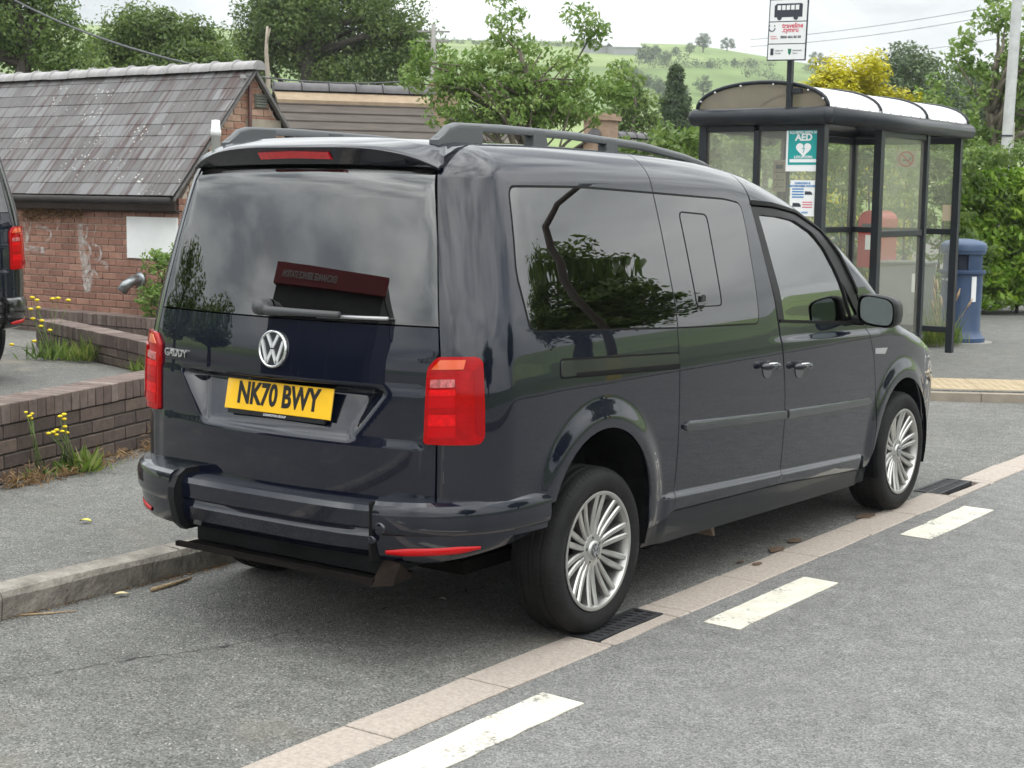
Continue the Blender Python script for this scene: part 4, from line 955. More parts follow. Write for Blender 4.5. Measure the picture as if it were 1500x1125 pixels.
co = N_('ShaderNodeTexCoord'); vo = N_('ShaderNodeTexVoronoi'); vo.inputs['Scale'].default_value = .0085; K(co.outputs['Object'], vo.inputs['Vector']); sc_ = N_('ShaderNodeSeparateColor'); K(vo.outputs['Color'], sc_.inputs[0])
r = N_('ShaderNodeValToRGB'); e = r.color_ramp.elements; e[0].color = (.125, .180, .060, 1); e[1].color = (.215, .265, .105, 1); e.new(.5).color = (.165, .225, .078, 1); K(sc_.outputs[0], r.inputs[0])
nn = N_('ShaderNodeTexNoise'); nn.inputs['Scale'].default_value = .06; nn.inputs['Detail'].default_value = 9; K(co.outputs['Object'], nn.inputs['Vector'])
pr = N_('ShaderNodeMapRange'); pr.inputs[1].default_value = .3; pr.inputs[2].default_value = .7; pr.inputs[3].default_value = .78; pr.inputs[4].default_value = 1.2; K(nn.outputs['Fac'], pr.inputs[0])
mu = N_('ShaderNodeMix'); mu.data_type = 'RGBA'; mu.blend_type = 'MULTIPLY'; mu.inputs[0].default_value = 1; K(r.outputs[0], mu.inputs[6]); K(pr.outputs[0], mu.inputs[7]); K(mu.outputs[2], p.inputs['Base Color']); p.inputs['Roughness'].default_value = .95; p.inputs['Specular IOR Level'].default_value = .1
struct(mesh('hill', hv, hf, HM, None, True))

# ================================================================== TREES
def leafmat(name, c0, c1, c2, trans=.35):
    m = bpy.data.materials.new(name); m.use_nodes = True; t, p = nodes(m); N_ = t.nodes.new; K = t.links.new
    a = N_('ShaderNodeAttribute'); a.attribute_name = 'tint'; r = N_('ShaderNodeValToRGB'); e = r.color_ramp.elements
    e[0].color = c0+(1,); e[1].color = c2+(1,); e.new(.5).color = c1+(1,); K(a.outputs['Fac'], r.inputs[0]); K(r.outputs[0], p.inputs['Base Color'])
    p.inputs['Roughness'].default_value = .5; p.inputs['Specular IOR Level'].default_value = .35
    tl = N_('ShaderNodeBsdfTranslucent'); hs = N_('ShaderNodeHueSaturation'); hs.inputs['Value'].default_value = 1.5; hs.inputs['Saturation'].default_value = 1.1; K(r.outputs[0], hs.inputs['Color']); K(hs.outputs[0], tl.inputs[0])
    mx_ = N_('ShaderNodeMixShader'); mx_.inputs[0].default_value = trans; o = t.nodes['Material Output']; K(p.outputs[0], mx_.inputs[1]); K(tl.outputs[0], mx_.inputs[2]); K(mx_.outputs[0], o.inputs[0])
    MATS[name] = m; return m
L_DARK = leafmat('leaves_dark', (.022, .045, .012), (.045, .085, .020), (.085, .13, .032))
L_OAK = leafmat('leaves_oak', (.050, .085, .020), (.095, .148, .036), (.17, .22, .065))
L_MID = leafmat('leaves_mid', (.060, .105, .026), (.115, .18, .045), (.20, .265, .08))
L_LIGHT = leafmat('leaves_light', (.085, .15, .032), (.15, .235, .055), (.27, .34, .12))
L_GOLD = leafmat('leaves_gold', (.24, .25, .02), (.47, .44, .03), (.70, .62, .07), .3)
L_LAUREL = leafmat('leaves_laurel', (.09, .17, .020), (.19, .32, .035), (.36, .47, .085), .4)
L_CON = leafmat('leaves_conifer', (.026, .050, .022), (.052, .085, .034), (.09, .125, .05), .2)
L_FAR = leafmat('leaves_far', (.050, .082, .034), (.078, .118, .048), (.12, .16, .065), .25)
L_DRY = leafmat('dry_stems', (.13, .075, .035), (.24, .15, .075), (.36, .25, .13), .3)
L_GRASS = leafmat('grass_blades', (.07, .12, .02), (.13, .19, .04), (.25, .26, .09), .4)
BARK = mat('bark', (.075, .062, .045), .95, col2=(.17, .15, .115), vscale=14, bump=.8, bscale=30, stretch=(1, 1, .25))
BARKD = mat('bark_dark', (.030, .026, .020), .95, col2=(.075, .066, .052), vscale=14, bump=.8, bscale=30, stretch=(1, 1, .25))
def quads(name, C, A, B, tint, mt, parent):
    """N diamond leaves: centre C, half axes A (length) and B (width)"""
    n = len(C); V = np.empty((n, 4, 3), np.float32); V[:, 0] = C-A; V[:, 1] = C+B-A*.1; V[:, 2] = C+A; V[:, 3] = C-B-A*.1
    me = bpy.data.meshes.new(name); me.vertices.add(n*4); me.vertices.foreach_set('co', V.reshape(-1)); me.loops.add(n*4); me.loops.foreach_set('vertex_index', np.arange(n*4, dtype=np.int32))
    me.polygons.add(n); me.polygons.foreach_set('loop_start', np.arange(0, n*4, 4, dtype=np.int32)); me.update(calc_edges=True)
    at = me.attributes.new('tint', 'FLOAT', 'FACE'); at.data.foreach_set('value', np.clip(tint, 0, 1).astype(np.float32)); me.materials.append(mt)
    return link(bpy.data.objects.new(name, me), parent)
rg = np.random.default_rng(11)
def unit(n):
    v = rg.normal(size=(n, 3)); return v/np.linalg.norm(v, axis=1, keepdims=True)
def clump_leaves(cl, per, ls, up=.35, droop=0., aspect=.5, spread=1.0):
    """cl: array of clump centres and radii (x,y,z,r)"""
    C = []; A = []; B = []; T = []
    for (x, y, z, r) in cl:
        n = max(3, int(per*rg.uniform(.7, 1.3))); d = unit(n); rr = r*rg.uniform(.25, 1, n)**.55
        c = np.array([x, y, z])+d*rr[:, None]*np.array([1, 1, .72*spread]); nrm = d*.7+unit(n)*.8+np.array([0, 0, up]); nrm /= np.linalg.norm(nrm, axis=1, keepdims=True)
        a = np.cross(nrm, unit(n)); a /= np.maximum(np.linalg.norm(a, axis=1, keepdims=True), 1e-6); a[:, 2] -= droop; a /= np.linalg.norm(a, axis=1, keepdims=True)
        b = np.cross(nrm, a); b /= np.maximum(np.linalg.norm(b, axis=1, keepdims=True), 1e-6)
        s = ls*rg.uniform(.6, 1.25, n)[:, None]; C.append(c); A.append(a*s); B.append(b*s*aspect); T.append(np.clip(rg.normal(.5, .16)+rg.normal(0, .17, n), 0, 1))
    return np.concatenate(C), np.concatenate(A), np.concatenate(B), np.concatenate(T)
def lobes_to_clumps(lobes, n, r, shell=.55):
    out = []; vol = np.array([l[3]*l[4]*l[5] for l in lobes])**.75; cnt = np.maximum(2, (n*vol/vol.sum()).astype(int))
    for l, k in zip(lobes, cnt):
        d = unit(k); rad = rg.uniform(shell**2, 1, k)**.5; p = np.array(l[:3])+d*rad[:, None]*np.array(l[3:6]); out += [(q[0], q[1], q[2], r*rg.uniform(.65, 1.3)) for q in p]
    return np.array(out)
def limbs(base, h0, targets, r0, mt, parent, name='trunk', lean=(0, 0)):
    b = MB(); base = Vector(base); top = base+Vector((lean[0], lean[1], h0))
    zs = sorted([t[2] for t in targets]); zt = zs[int(len(zs)*.8)] if zs else top.z
    path = [base+(top-base)*i/4+Vector((random.uniform(-1, 1), random.uniform(-1, 1), 0))*r0*.3*(i > 0) for i in range(5)]
    tip = Vector((base.x+lean[0]*1.3, base.y+lean[1]*1.3, zt)); path += [top+(tip-top)*t+Vector((random.uniform(-1, 1), random.uniform(-1, 1), 0))*r0*.8 for t in (.33, .66, 1)]
    rad = [r0*1.25, r0, r0*.9, r0*.82, r0*.75, r0*.5, r0*.3, r0*.1]; b.tube(path, rad, 8)
    for t in targets:
        t = Vector(t[:3]); u = random.uniform(.35, .95); i = 3+u*4; i0 = min(int(i), 6); s = path[i0].lerp(path[i0+1], i-i0)
        if s.z > t.z: s = path[3].lerp(path[4], random.random())
        mid = s.lerp(t, .5)+Vector((random.uniform(-.1, .1), random.uniform(-.1, .1), random.uniform(-.02, .14)))*(t-s).length
        rr = r0*random.uniform(.22, .45); b.tube([s, s.lerp(mid, .6), mid, t.lerp(mid, .3), t], [rr, rr*.8, rr*.6, rr*.35, rr*.12], 6)
    return b.build(name, mt, parent, smooth=True, fix=False)
def tree(name, label, base, lobes, n, r, per, ls, lm, r0=.15, h0=None, bark=None, nl=14, cat='tree', group=None, droop=0., aspect=.5, shell=.5, lean=(0, 0), up=.35):
    t = thing(name, label, cat, tuple(base), 0, group); o = np.array(base)
    lb = [tuple(np.array(l[:3])-o)+tuple(l[3:]) for l in lobes]; cl = lobes_to_clumps(lb, n, r, shell)
    zmin = min(l[2]-l[5] for l in lb); limbs((0, 0, -.3), (h0 if h0 else max(.4, zmin+.3))+.3, [cl[i] for i in rg.choice(len(cl), min(nl, len(cl)), False)], r0, bark or BARK, t, lean=lean)
    quads('crown', *clump_leaves(cl, per, ls, droop=droop, aspect=aspect, up=up), lm, t); return t
def lobe(px, py, D, rpx, rpy, dep=None):
    """an ellipsoid lobe from its place and size in the photograph at distance D"""
    c = atd(px, py, D); return (c[0], c[1], c[2], rpx/FPX*D, (dep or rpx/FPX*D), rpy/FPX*D)
def gbase(px, D, z=-.3): c = atd(px, 300, D); return (c[0], c[1], z)
tree('evergreen_tree', 'dense dark green tree rising behind the left end of the slate roof', gbase(30, 27), [lobe(0, 10, 27, 75, 100), lobe(75, 55, 27, 50, 55), lobe(-90, 30, 27, 90, 120), lobe(50, -60, 27, 60, 70), lobe(105, 85, 27, 32, 28)], 250, .42, 150, .045, L_MID, .2, bark=BARKD)
tree('broadleaf_tree', 'mid green broad tree between the dark tree and the oak', gbase(240, 33), [lobe(215, 55, 33, 62, 42), lobe(275, 70, 33, 50, 40), lobe(165, 80, 33, 35, 26), lobe(250, 95, 33, 90, 30), lobe(310, 95, 33, 40, 30)], 230, .42, 140, .052, L_OAK, .2, bark=BARKD)
oak = tree('oak_tree', 'large spreading oak tree with dark limbs behind the brown tiled roof', gbase(455, 44), [lobe(480, 20, 44, 120, 70), lobe(400, 50, 44, 75, 70), lobe(570, 50, 44, 70, 62), lobe(470, -60, 44, 90, 60), lobe(600, 92, 44, 35, 40), lobe(365, 100, 44, 45, 45), lobe(520, 110, 44, 80, 32)], 420, .55, 150, .062, L_OAK, .38, h0=4.2, bark=BARKD, nl=34, shell=.35)
tree('young_tree', 'sparse leafy young tree with upright shoots behind the van roof', gbase(770, 17, -.2), [lobe(650, 130, 17, 45, 40, .5), lobe(700, 120, 17, 55, 60, .6), lobe(775, 120, 17, 65, 62, .6), lobe(850, 135, 17, 45, 50, .5), lobe(740, 40, 17, 30, 55, .25), lobe(860, 35, 17, 24, 60, .22), lobe(720, 170, 17, 95, 28, .6), lobe(820, 165, 17, 60, 26, .6), lobe(905, 120, 17, 22, 42, .3), lobe(620, 90, 17, 22, 30, .3)], 330, .125, 40, .036, L_LIGHT, .07, h0=1.7, nl=60, droop=.5, aspect=.42, shell=.15)
def conifer(label, px, D, top, bot, half, n=900, z0=-.3, lm=None):
    b0 = gbase(px, D, z0); zt = atd(px, top, D)[2]-z0; zb = atd(px, bot, D)[2]-z0; R = half/FPX*D
    t = thing('conifer_tree', label, 'tree', b0); MB().tube([(0, 0, -.1), (0, 0, zt*.95)], [.16, .02], 8).build('trunk', BARKD, t, smooth=True)
    h = rg.uniform(0, 1, n)**1.25; a = rg.uniform(0, 2*np.pi, n); rad = R*(1-h)**.75*rg.uniform(.55, 1.05, n)*(1+.18*np.sin(h*40))
    cl = np.stack([rad*np.cos(a), rad*np.sin(a), h*zt, np.full(n, R*.13)], -1); quads('crown', *clump_leaves(cl, 22, .06*D/40, droop=.7, aspect=.3), lm or L_CON, t)
conifer('dark conifer tree left of the bus shelter roof', 985, 45, 98, 330, 62, 1100)
conifer('slim dark conifer half hidden beside the bus shelter roof', 1030, 52, 150, 330, 26, 400)
tree('garden_shrub', 'yellow-green shrub low between the van roof and the bus shelter', gbase(1010, 30), [lobe(1010, 212, 30, 28, 18), lobe(1000, 235, 30, 40, 20)], 45, .16, 60, .045, L_LAUREL, .05, cat='shrub')
tree('small_tree', 'pale green small tree between the young tree and the conifer', gbase(925, 40), [lobe(920, 130, 40, 22, 36), lobe(935, 165, 40, 28, 26), lobe(905, 175, 40, 22, 20)], 70, .3, 50, .075, L_MID, .08)
def golden(label, px, D):
    t = thing('golden_conifer', label, 'shrub', gbase(px, D)); o = np.array(t.location)
    cl = []
    for i in range(330):
        a = rg.uniform(0, 2*np.pi); u = rg.uniform(0, 1); R = 84/FPX*D*(1-.55*u**2.2)*rg.uniform(.75, 1.05); zt = (atd(px, 100, D)[2]-o[2]); cl.append((R*np.cos(a), R*np.sin(a), zt*(.15+.85*u)+rg.uniform(-.1, .15), .20))
    for dx, dz in ((-.42, .38), (-.1, .30), (.15, .36), (.35, .12), (-.6, .12), (.6, .0), (.0, .12), (-.25, .2), (.8, -.1)):
        for k in range(9): cl.append((dx*_R[0]+rg.normal(0, .1), dx*_R[1]+rg.normal(0, .1), zt+dz-.30-.05*k+rg.normal(0, .05), .13))
    MB().tube([(0, 0, -.1), (0, 0, zt*.8)], [.12, .03], 8).build('trunk', BARK, t, smooth=True)
    quads('crown', *clump_leaves(np.array(cl), 52, .052, up=1.2, aspect=.35, spread=1.4), L_GOLD, t)
golden('bright golden yellow conifer behind the bus shelter roof', 1243, 25)
tree('roadside_tree', 'tall loose leafy tree behind the grey post at the right edge', gbase(1450, 25), [lobe(1420, 205, 25, 70, 50, .9), lobe(1470, 110, 25, 60, 60, .8), lobe(1370, 150, 25, 35, 40, .5), lobe(1480, 30, 25, 40, 50, .5), lobe(1400, 250, 25, 80, 40, .9), lobe(1545, 120, 25, 80, 130, .9), lobe(1345, 225, 25, 30, 40, .5), lobe(1420, 70, 25, 30, 40, .4)], 300, .19, 34, .055, L_LIGHT, .13, h0=1.8, nl=46, droop=.3, shell=.2)
for i, (px, D, a, b_, c_) in enumerate(((1330, 60, 130, 60, 55), (1440, 70, 150, 90, 60), (1120, 75, 200, 60, 40), (1250, 70, 190, 70, 50))):
    lab = ('rounded tree in the distance above the right end of the shelter roof', 'far dark tree mass behind the roadside tree', 'distant tree seen through the left shelter panes', 'distant tree behind the golden conifer')[i]
    tree('background_tree', lab, gbase(px, D), [lobe(px, a, D, b_, c_), lobe(px+b_*.5, a+c_*.5, D, b_*.7, c_*.7), lobe(px-b_*.5, a+c_*.6, D, b_*.7, c_*.6)], 130, .8, 110, .10, L_FAR, .2, bark=BARKD)
# hedge of glossy leaves
def hedge(name, label, p0, p1, h, wd, per, ls, lm, z0=.06, dens=26):
    p0 = np.array(p0, float); p1 = np.array(p1, float); L_ = np.linalg.norm(p1-p0); d = (p1-p0)/L_; nrm = np.array([-d[1], d[0]])
    t = thing(name, label, 'hedge', (p0[0], p0[1], z0)); cl = []
    n = int(L_*dens*h)
    for i in range(n):
        u = rg.uniform(0, L_); k = rg.integers(0, 3); z = rg.uniform(.1, h)
        if k == 0: s = wd/2*rg.uniform(.3, 1.15)
        elif k == 1: s = -wd/2*rg.uniform(.3, 1.15)
        else: s = rg.uniform(-wd/2, wd/2); z = h+rg.normal(0, .06)
        q = d*u+nrm*s; cl.append((q[0], q[1], z+.08*math.sin(u*2.1), .13))
    b = MB()
    for i in range(int(L_*1.5)):
        q = d*(i/1.5+.3); b.tube([(q[0], q[1], -.1), (q[0]+random.uniform(-.1, .1), q[1]+random.uniform(-.1, .1), h*.8)], [.03, .01], 5)
    k = thing('x', 'x', 'x') if False else None
    b.build('stems', BARKD, t)
    quads('foliage', *clump_leaves(np.array(cl), per, ls, aspect=.42, droop=.35), lm, t)
hA = onz(1405, 461, .08); hB = onz(1560, 463, .08); hd_ = (hB-hA)/np.linalg.norm(hB-hA); hn_ = np.array([-hd_[1], hd_[0], 0]); hn_ = hn_ if np.dot(hn_, CAM-hA) < 0 else -hn_
hA = hA+hn_*.5; hB = hB+hn_*.5
hedge('laurel_hedge', 'bright green glossy laurel hedge behind the blue bin', hA[:2], hB[:2], 1.80, .9, 34, .062, L_LAUREL, dens=330)
hedge('conifer_hedge', 'yellow-green hedge seen through the panes of the shelter', (-5.3, 10.5), (-3.35, 17.4), 2.15, .9, 26, .05, L_MID, dens=60)
# hillside trees and field hedges
proto = None; HT = []
for k in range(4):
    rr = [(2.6, 3.4), (3.4, 3.2), (2.2, 3.0), (4.0, 3.6)][k]
    lb = [(0, 0, 1.2+rr[1], rr[0], rr[0], rr[1]*.8), (rr[0]*.6, .2, 1.0+rr[1]*.7, rr[0]*.6, rr[0]*.6, rr[1]*.55), (-rr[0]*.6, -.2, 1.0+rr[1]*.8, rr[0]*.6, rr[0]*.6, rr[1]*.55)]
    cl = lobes_to_clumps(lb, 60, .95, .5); co_ = quads('crown', *clump_leaves(cl, 60, .20), L_FAR, None); tr_ = MB().tube([(0, 0, -1), (0, 0, rr[1]*1.2)], [.35, .12], 6).build('trunk', BARKD, None, smooth=True)
    COL.objects.unlink(co_); COL.objects.unlink(tr_); HT.append((tr_, co_))
def hpt(px, py, lo=120, hi=900):
    """where the line of sight through a pixel meets the hillside"""
    d = ray(px, py); ts = np.linspace(lo, hi, 900); P_ = CAM+d[None]*ts[:, None]; f = P_[:, 2]-hillz(P_[:, 0], P_[:, 1]); i = np.where(f <= 0)[0]
    return P_[i[0]] if len(i) else None
def hilltree(px, py, sc, label, k):
    q = hpt(px, py)
    if q is None: return
    sc = sc*13*float(np.dot(q-CAM, _F))/FPX/4.2
    t = thing('hillside_tree', label, 'tree', (q[0], q[1], q[2]-.3), random.uniform(0, 6), 'trees on the far hillside'); t.scale = (sc,)*3
    for m_ in HT[k]: link(m_.copy(), t)
spots = [(1030, 76, 1.35, 'round tree on the skyline left of the bus stop sign'), (1065, 75, 1.0, 'second skyline tree left of the bus stop sign'), (1095, 76, .9, 'skyline tree beside the bus stop sign post'), (1010, 80, .8, 'small skyline tree left of the round one'), (990, 82, .7, 'small bush-like tree on the hill crest'), (945, 92, 1.3, 'lone tree above the farm sheds'), (960, 85, 1.0, 'tree right of the farm sheds'), (975, 95, .9, 'tree under the crest right of the farm sheds'), (1115, 78, 1.0, 'tree on the crest just left of the sign'), (1195, 96, 1.0, 'tree on the hill right of the sign post'), (1210, 100, .9, 'tree on the hill above the golden conifer'), (925, 118, .9, 'hedgerow tree below the sheds'), (948, 128, .9, 'hedgerow tree halfway down the hill'), (965, 138, 1.1, 'hedgerow tree above the dark conifer'), (1000, 150, 1.3, 'field tree behind the dark conifer'), (1030, 140, 1.3, 'field tree left of the shelter roof'), (1050, 155, 1.2, 'field tree at the shelter roof edge'), (1040, 100, .55, 'low field tree on the upper hedge line'), (1075, 97, .6, 'low field tree near the sign'), (1100, 98, .6, 'low field tree under the sign'), (155, 62, .8, 'tree on the far field above the slate roof')]
for i, (px, py, sc, lb_) in enumerate(spots): hilltree(px, py, sc, lb_, i % 4)
def fieldhedge(pts, label, w_=1.3, h=2.0):
    P_ = [hpt(*q) for q in pts]
    if any(q is None for q in P_): return
    L_ = resample(P_, 1.1, False); t = thing('field_hedge', label, 'hedge', tuple(L_[0])); cl = []
    for q in L_:
        z = float(hillz(q[0], q[1]))
        for k in range(2): cl.append((q[0]-L_[0][0]+rg.normal(0, .4), q[1]-L_[0][1]+rg.normal(0, .4), z-L_[0][2]+h*rg.uniform(.25, .95)*rg.uniform(.5, 1.2), w_*rg.uniform(.6, 1.1)))
    quads('foliage', *clump_leaves(np.array(cl), 26, .24), L_FAR, t)
fieldhedge([(990, 84), (1040, 82), (1128, 80)], 'tree-lined hedge along the crest left of the sign', 1.6, 3.2)
fieldhedge([(935, 92), (975, 87), (1000, 88)], 'dark hedge right of the farm sheds')
fieldhedge([(940, 100), (1000, 99), (1060, 101)], 'upper field hedge crossing the hill')
fieldhedge([(1075, 99), (1130, 104)], 'short field hedge under the sign')
fieldhedge([(915, 105), (950, 125), (985, 145), (1000, 165)], 'slanting hedge running down the hillside')
fieldhedge([(1090, 112), (1130, 120), (1150, 128)], 'hedge behind the sign post')
fieldhedge([(640, 62), (720, 66), (800, 67), (870, 70)], 'thin hedge along the crest behind the young tree', 1.0, 1.4)
fieldhedge([(1180, 105), (1215, 115), (1240, 130)], 'hedge behind the golden conifer')
# ================================================================== BRICKWORK
def brickmat(name, c0, c1, c2, soot=.0):
    m = bpy.data.materials.new(name); m.use_nodes = True; t, p = nodes(m); N_ = t.nodes.new; K = t.links.new
    oi = N_('ShaderNodeObjectInfo'); r = N_('ShaderNodeValToRGB'); e = r.color_ramp.elements; e[0].color = c0+(1,); e[1].color = c2+(1,); e.new(.5).color = c1+(1,); K(oi.outputs['Random'], r.inputs[0])
    g = N_('ShaderNodeNewGeometry'); n = N_('ShaderNodeTexNoise'); n.inputs['Scale'].default_value = 28; n.inputs['Detail'].default_value = 7; K(g.outputs['Position'], n.inputs['Vector'])
    n2 = N_('ShaderNodeTexNoise'); n2.inputs['Scale'].default_value = 2.2; n2.inputs['Detail'].default_value = 5; K(g.outputs['Position'], n2.inputs['Vector'])
    ad = N_('ShaderNodeMath'); ad.operation = 'ADD'; K(n.outputs['Fac'], ad.inputs[0]); K(n2.outputs['Fac'], ad.inputs[1])
    pr = N_('ShaderNodeMapRange'); pr.inputs[1].default_value = .65; pr.inputs[2].default_value = 1.35; pr.inputs[3].default_value = .68; pr.inputs[4].default_value = 1.3; K(ad.outputs[0], pr.inputs[0])
    mu = N_('ShaderNodeMix'); mu.data_type = 'RGBA'; mu.blend_type = 'MULTIPLY'; mu.inputs[0].default_value = 1; K(r.outputs[0], mu.inputs[6]); K(pr.outputs[0], mu.inputs[7]); K(mu.outputs[2], p.inputs['Base Color']); p.inputs['Roughness'].default_value = .88
    b = N_('ShaderNodeBump'); b.inputs['Strength'].default_value = .4; b.inputs['Distance'].default_value = .006; K(n.outputs['Fac'], b.inputs['Height']); K(b.outputs[0], p.inputs['Normal']); MATS[name] = m; return m
REDB = brickmat('red_brick', (.23, .115, .085), (.285, .145, .105), (.34, .185, .135))
BROWNB = brickmat('brown_brick', (.070, .052, .045), (.100, .072, .060), (.135, .098, .080))
COPEB = brickmat('coping_brick', (.10, .070, .060), (.135, .098, .084), (.185, .145, .125))
GABLEB = brickmat('gable_brick', (.24, .125, .085), (.31, .165, .112), (.36, .235, .17))
MORT = mat('mortar', (.46, .39, .32), .95, var=.2, vscale=20, bump=.3)
MORTD = mat('mortar_dark', (.075, .066, .058), .95, var=.3, vscale=20, bump=.3)
_bm = {}
def brickmesh(l, d, h, mt):
    k = (round(l, 4), round(d, 4), round(h, 4), mt.name)
    if k not in _bm:
        o = MB().box((-l/2, -d/2, -h/2), (l/2, d/2, h/2), bev=.004).build('brick', mt, None); COL.objects.unlink(o); _bm[k] = o
    return _bm[k]
def brick(parent, l, d, h, mt, loc, rz, name='brick', jit=.002, tilt=0.):
    o = brickmesh(l, d, h, mt).copy(); o.name = name; link(o, parent); nx, ny = -math.sin(rz), math.cos(rz); j = random.uniform(-jit, jit)
    o.location = (loc[0]+nx*j, loc[1]+ny*j, loc[2]); o.rotation_euler = (random.uniform(-1, 1)*tilt, random.uniform(-1, 1)*tilt, rz+random.uniform(-1, 1)*tilt); return o
def lowwall(label, p0, p1, z0, courses, cope_h, thick=.22, ch=.078, bl=.225, mtb=BROWNB, sw=.0765):
    p0 = np.array(p0[:2], float); p1 = np.array(p1[:2], float); L_ = np.linalg.norm(p1-p0); rz = math.atan2(p1[1]-p0[1], p1[0]-p0[0])
    t = thing('low_brick_wall', label, 'wall', (p0[0], p0[1], z0), rz)
    H = courses*ch; MB().box((.004, -thick/2+.012, -.15), (L_-.004, thick/2-.012, H+cope_h-.010)).build('mortar', MORTD, t)
    for c in range(courses):
        x = 0 if c % 2 == 0 else -bl/2
        while x < L_-.02:
            a, b = max(x, 0), min(x+bl, L_)
            if b-a > .05:
                for sd_y in (1, -1):
                    if sd_y == 1 and False: continue
                    brick(t, b-a-.010, .10, ch-.010, mtb, ((a+b)/2, sd_y*(thick/2-.05), c*ch+ch/2), 0, jit=.0025)
            x += bl
    n = int(L_/sw)
    for i in range(n): brick(t, sw-.008, thick+.012, cope_h-.006, COPEB, ((i+.5)*sw, 0, H+cope_h/2+random.uniform(-.002, .002)), 0, 'coping_brick', tilt=.008)
    return t
a = onz(0, 712, .112); b = onz(210, 656, .112); d = (b-a)/np.linalg.norm(b-a); nrm = np.array([-d[1], d[0], 0]); s0 = a-d*.75+nrm*.11
W1 = lowwall('nearest low brown brick wall with upright coping bricks beside the pavement', s0, s0+d*4.1, .112, 4, .112)
a = onz(149, 532, .112); b = onz(213, 548, .112); d = (a-b)/np.linalg.norm(a-b); nrm = np.array([-d[1], d[0], 0])*-1
s1 = b-d*1.3+nrm*.11
W2 = lowwall('second low brown brick wall along the back of the yard', s1, s1+d*4.0, .112, 2, .118, mtb=BROWNB)

# ================================================================== SLATE-ROOFED BRICK BUILDING
pw = atd(174, 380, 16.9); YW = pw[1]                              # its front wall stands along x at y = YW
xr = ony(263, 330, YW)[0]; ze = ony(150, 291, YW)[2]               # right-hand corner, eaves height
xl = xr-5.2
GX = xr+.06; apx = onx(375, 97, GX); YR, ZR = apx[1], apx[2]
B1 = thing('brick_building', 'old brick building with mossy slate roof and white graffiti on its wall', 'building', ((xr+xl)/2, YW+1, .112))
def B(p): return (p[0]-(xr+xl)/2, p[1]-YW-1, p[2]-.112)
YB = 2*YR-YW
MB().box(B((xl, YW+.012, -.2)), B((xr-.012, YB, ze))).build('mortar', MORT, B1)
gb = MB(); gp = [(YW+.02, ze-.02), (YR, ZR-.05), (YB-.02, ze-.02)]
gb.add([B((xx, y_, z_)) for xx in (xr-.3, xr-.012) for y_, z_ in gp], [(0, 1, 2), (5, 4, 3), (0, 3, 4, 1), (1, 4, 5, 2), (2, 5, 3, 0)]).build('gable_mortar', MORT, B1)
ch, bl = .075, .225; zb = .30; c = 0
while zb+ch < ze+.02:
    x = xr-(0 if c % 2 == 0 else bl/2)
    if c % 2: brick(B1, .1025-.010, .1, ch-.010, REDB, B((xr-.05, YW+.05, zb+ch/2)), 0)
    while x > xr-3.9:
        brick(B1, bl-.010, .10, ch-.010, REDB, B((x-bl/2, YW+.05, zb+ch/2)), 0, jit=.0015); x -= bl
    zb += ch; c += 1
zb = .30; c = 0
while zb < ZR-.06:
    yy_ = YW+.01+(0 if c % 2 == 0 else -bl/2); zc = zb+ch/2
    def lim(z): return (YW+(YR-YW)*max(0, (z-ze))/(ZR-ze), YB-(YB-YW-(YR-YW))*max(0, (z-ze))/(ZR-ze))
    lo, hi = lim(zb+ch)
    while yy_ < YB:
        a_, b_ = max(yy_, lo+.02), min(yy_+bl, hi-.02)
        if b_-a_ > .05: brick(B1, b_-a_-.010, .1, ch-.010, GABLEB, B((xr-.05, (a_+b_)/2, zc)), math.pi/2, jit=.0015)
        yy_ += bl
    zb += ch; c += 1
# roof: separate slates in courses, ridge tiles
SLATE = bpy.data.materials.new('slate'); SLATE.use_nodes = True; t, p = nodes(SLATE); N_ = t.nodes.new; K = t.links.new
oi = N_('ShaderNodeObjectInfo'); r = N_('ShaderNodeValToRGB'); e = r.color_ramp.elements; e[0].color = (.082, .079, .079, 1); e[1].color = (.165, .165, .168, 1); e.new(.35).color = (.11, .105, .105, 1); e.new(.7).color = (.132, .128, .13, 1); K(oi.outputs['Random'], r.inputs[0])
tc_ = N_('ShaderNodeTexCoord'); g = N_('ShaderNodeNewGeometry'); mp_ = N_('ShaderNodeMapping'); mp_.inputs['Scale'].default_value = (15, 1.3, 1.3); K(g.outputs['Position'], mp_.inputs[0])
n = N_('ShaderNodeTexNoise'); n.inputs['Scale'].default_value = 1.2; n.inputs['Detail'].default_value = 7; K(mp_.outputs[0], n.inputs['Vector'])
s1_ = N_('ShaderNodeMapRange'); s1_.inputs[1].default_value = .48; s1_.inputs[2].default_value = .63; K(n.outputs['Fac'], s1_.inputs[0])
m1 = N_('ShaderNodeMix'); m1.data_type = 'RGBA'; m1.inputs[7].default_value = (.058, .036, .034, 1); K(s1_.outputs[0], m1.inputs[0]); K(r.outputs[0], m1.inputs[6])
v = N_('ShaderNodeTexVoronoi'); v.inputs['Scale'].default_value = 16; K(g.outputs['Position'], v.inputs['Vector']); n3 = N_('ShaderNodeTexNoise'); n3.inputs['Scale'].default_value = 1.6; K(g.outputs['Position'], n3.inputs['Vector'])
th = N_('ShaderNodeMapRange'); th.inputs[1].default_value = .45; th.inputs[2].default_value = .75; th.inputs[3].default_value = .03; th.inputs[4].default_value = .24; K(n3.outputs['Fac'], th.inputs[0])
lt_ = N_('ShaderNodeMath'); lt_.operation = 'LESS_THAN'; K(v.outputs['Distance'], lt_.inputs[0]); K(th.outputs[0], lt_.inputs[1])
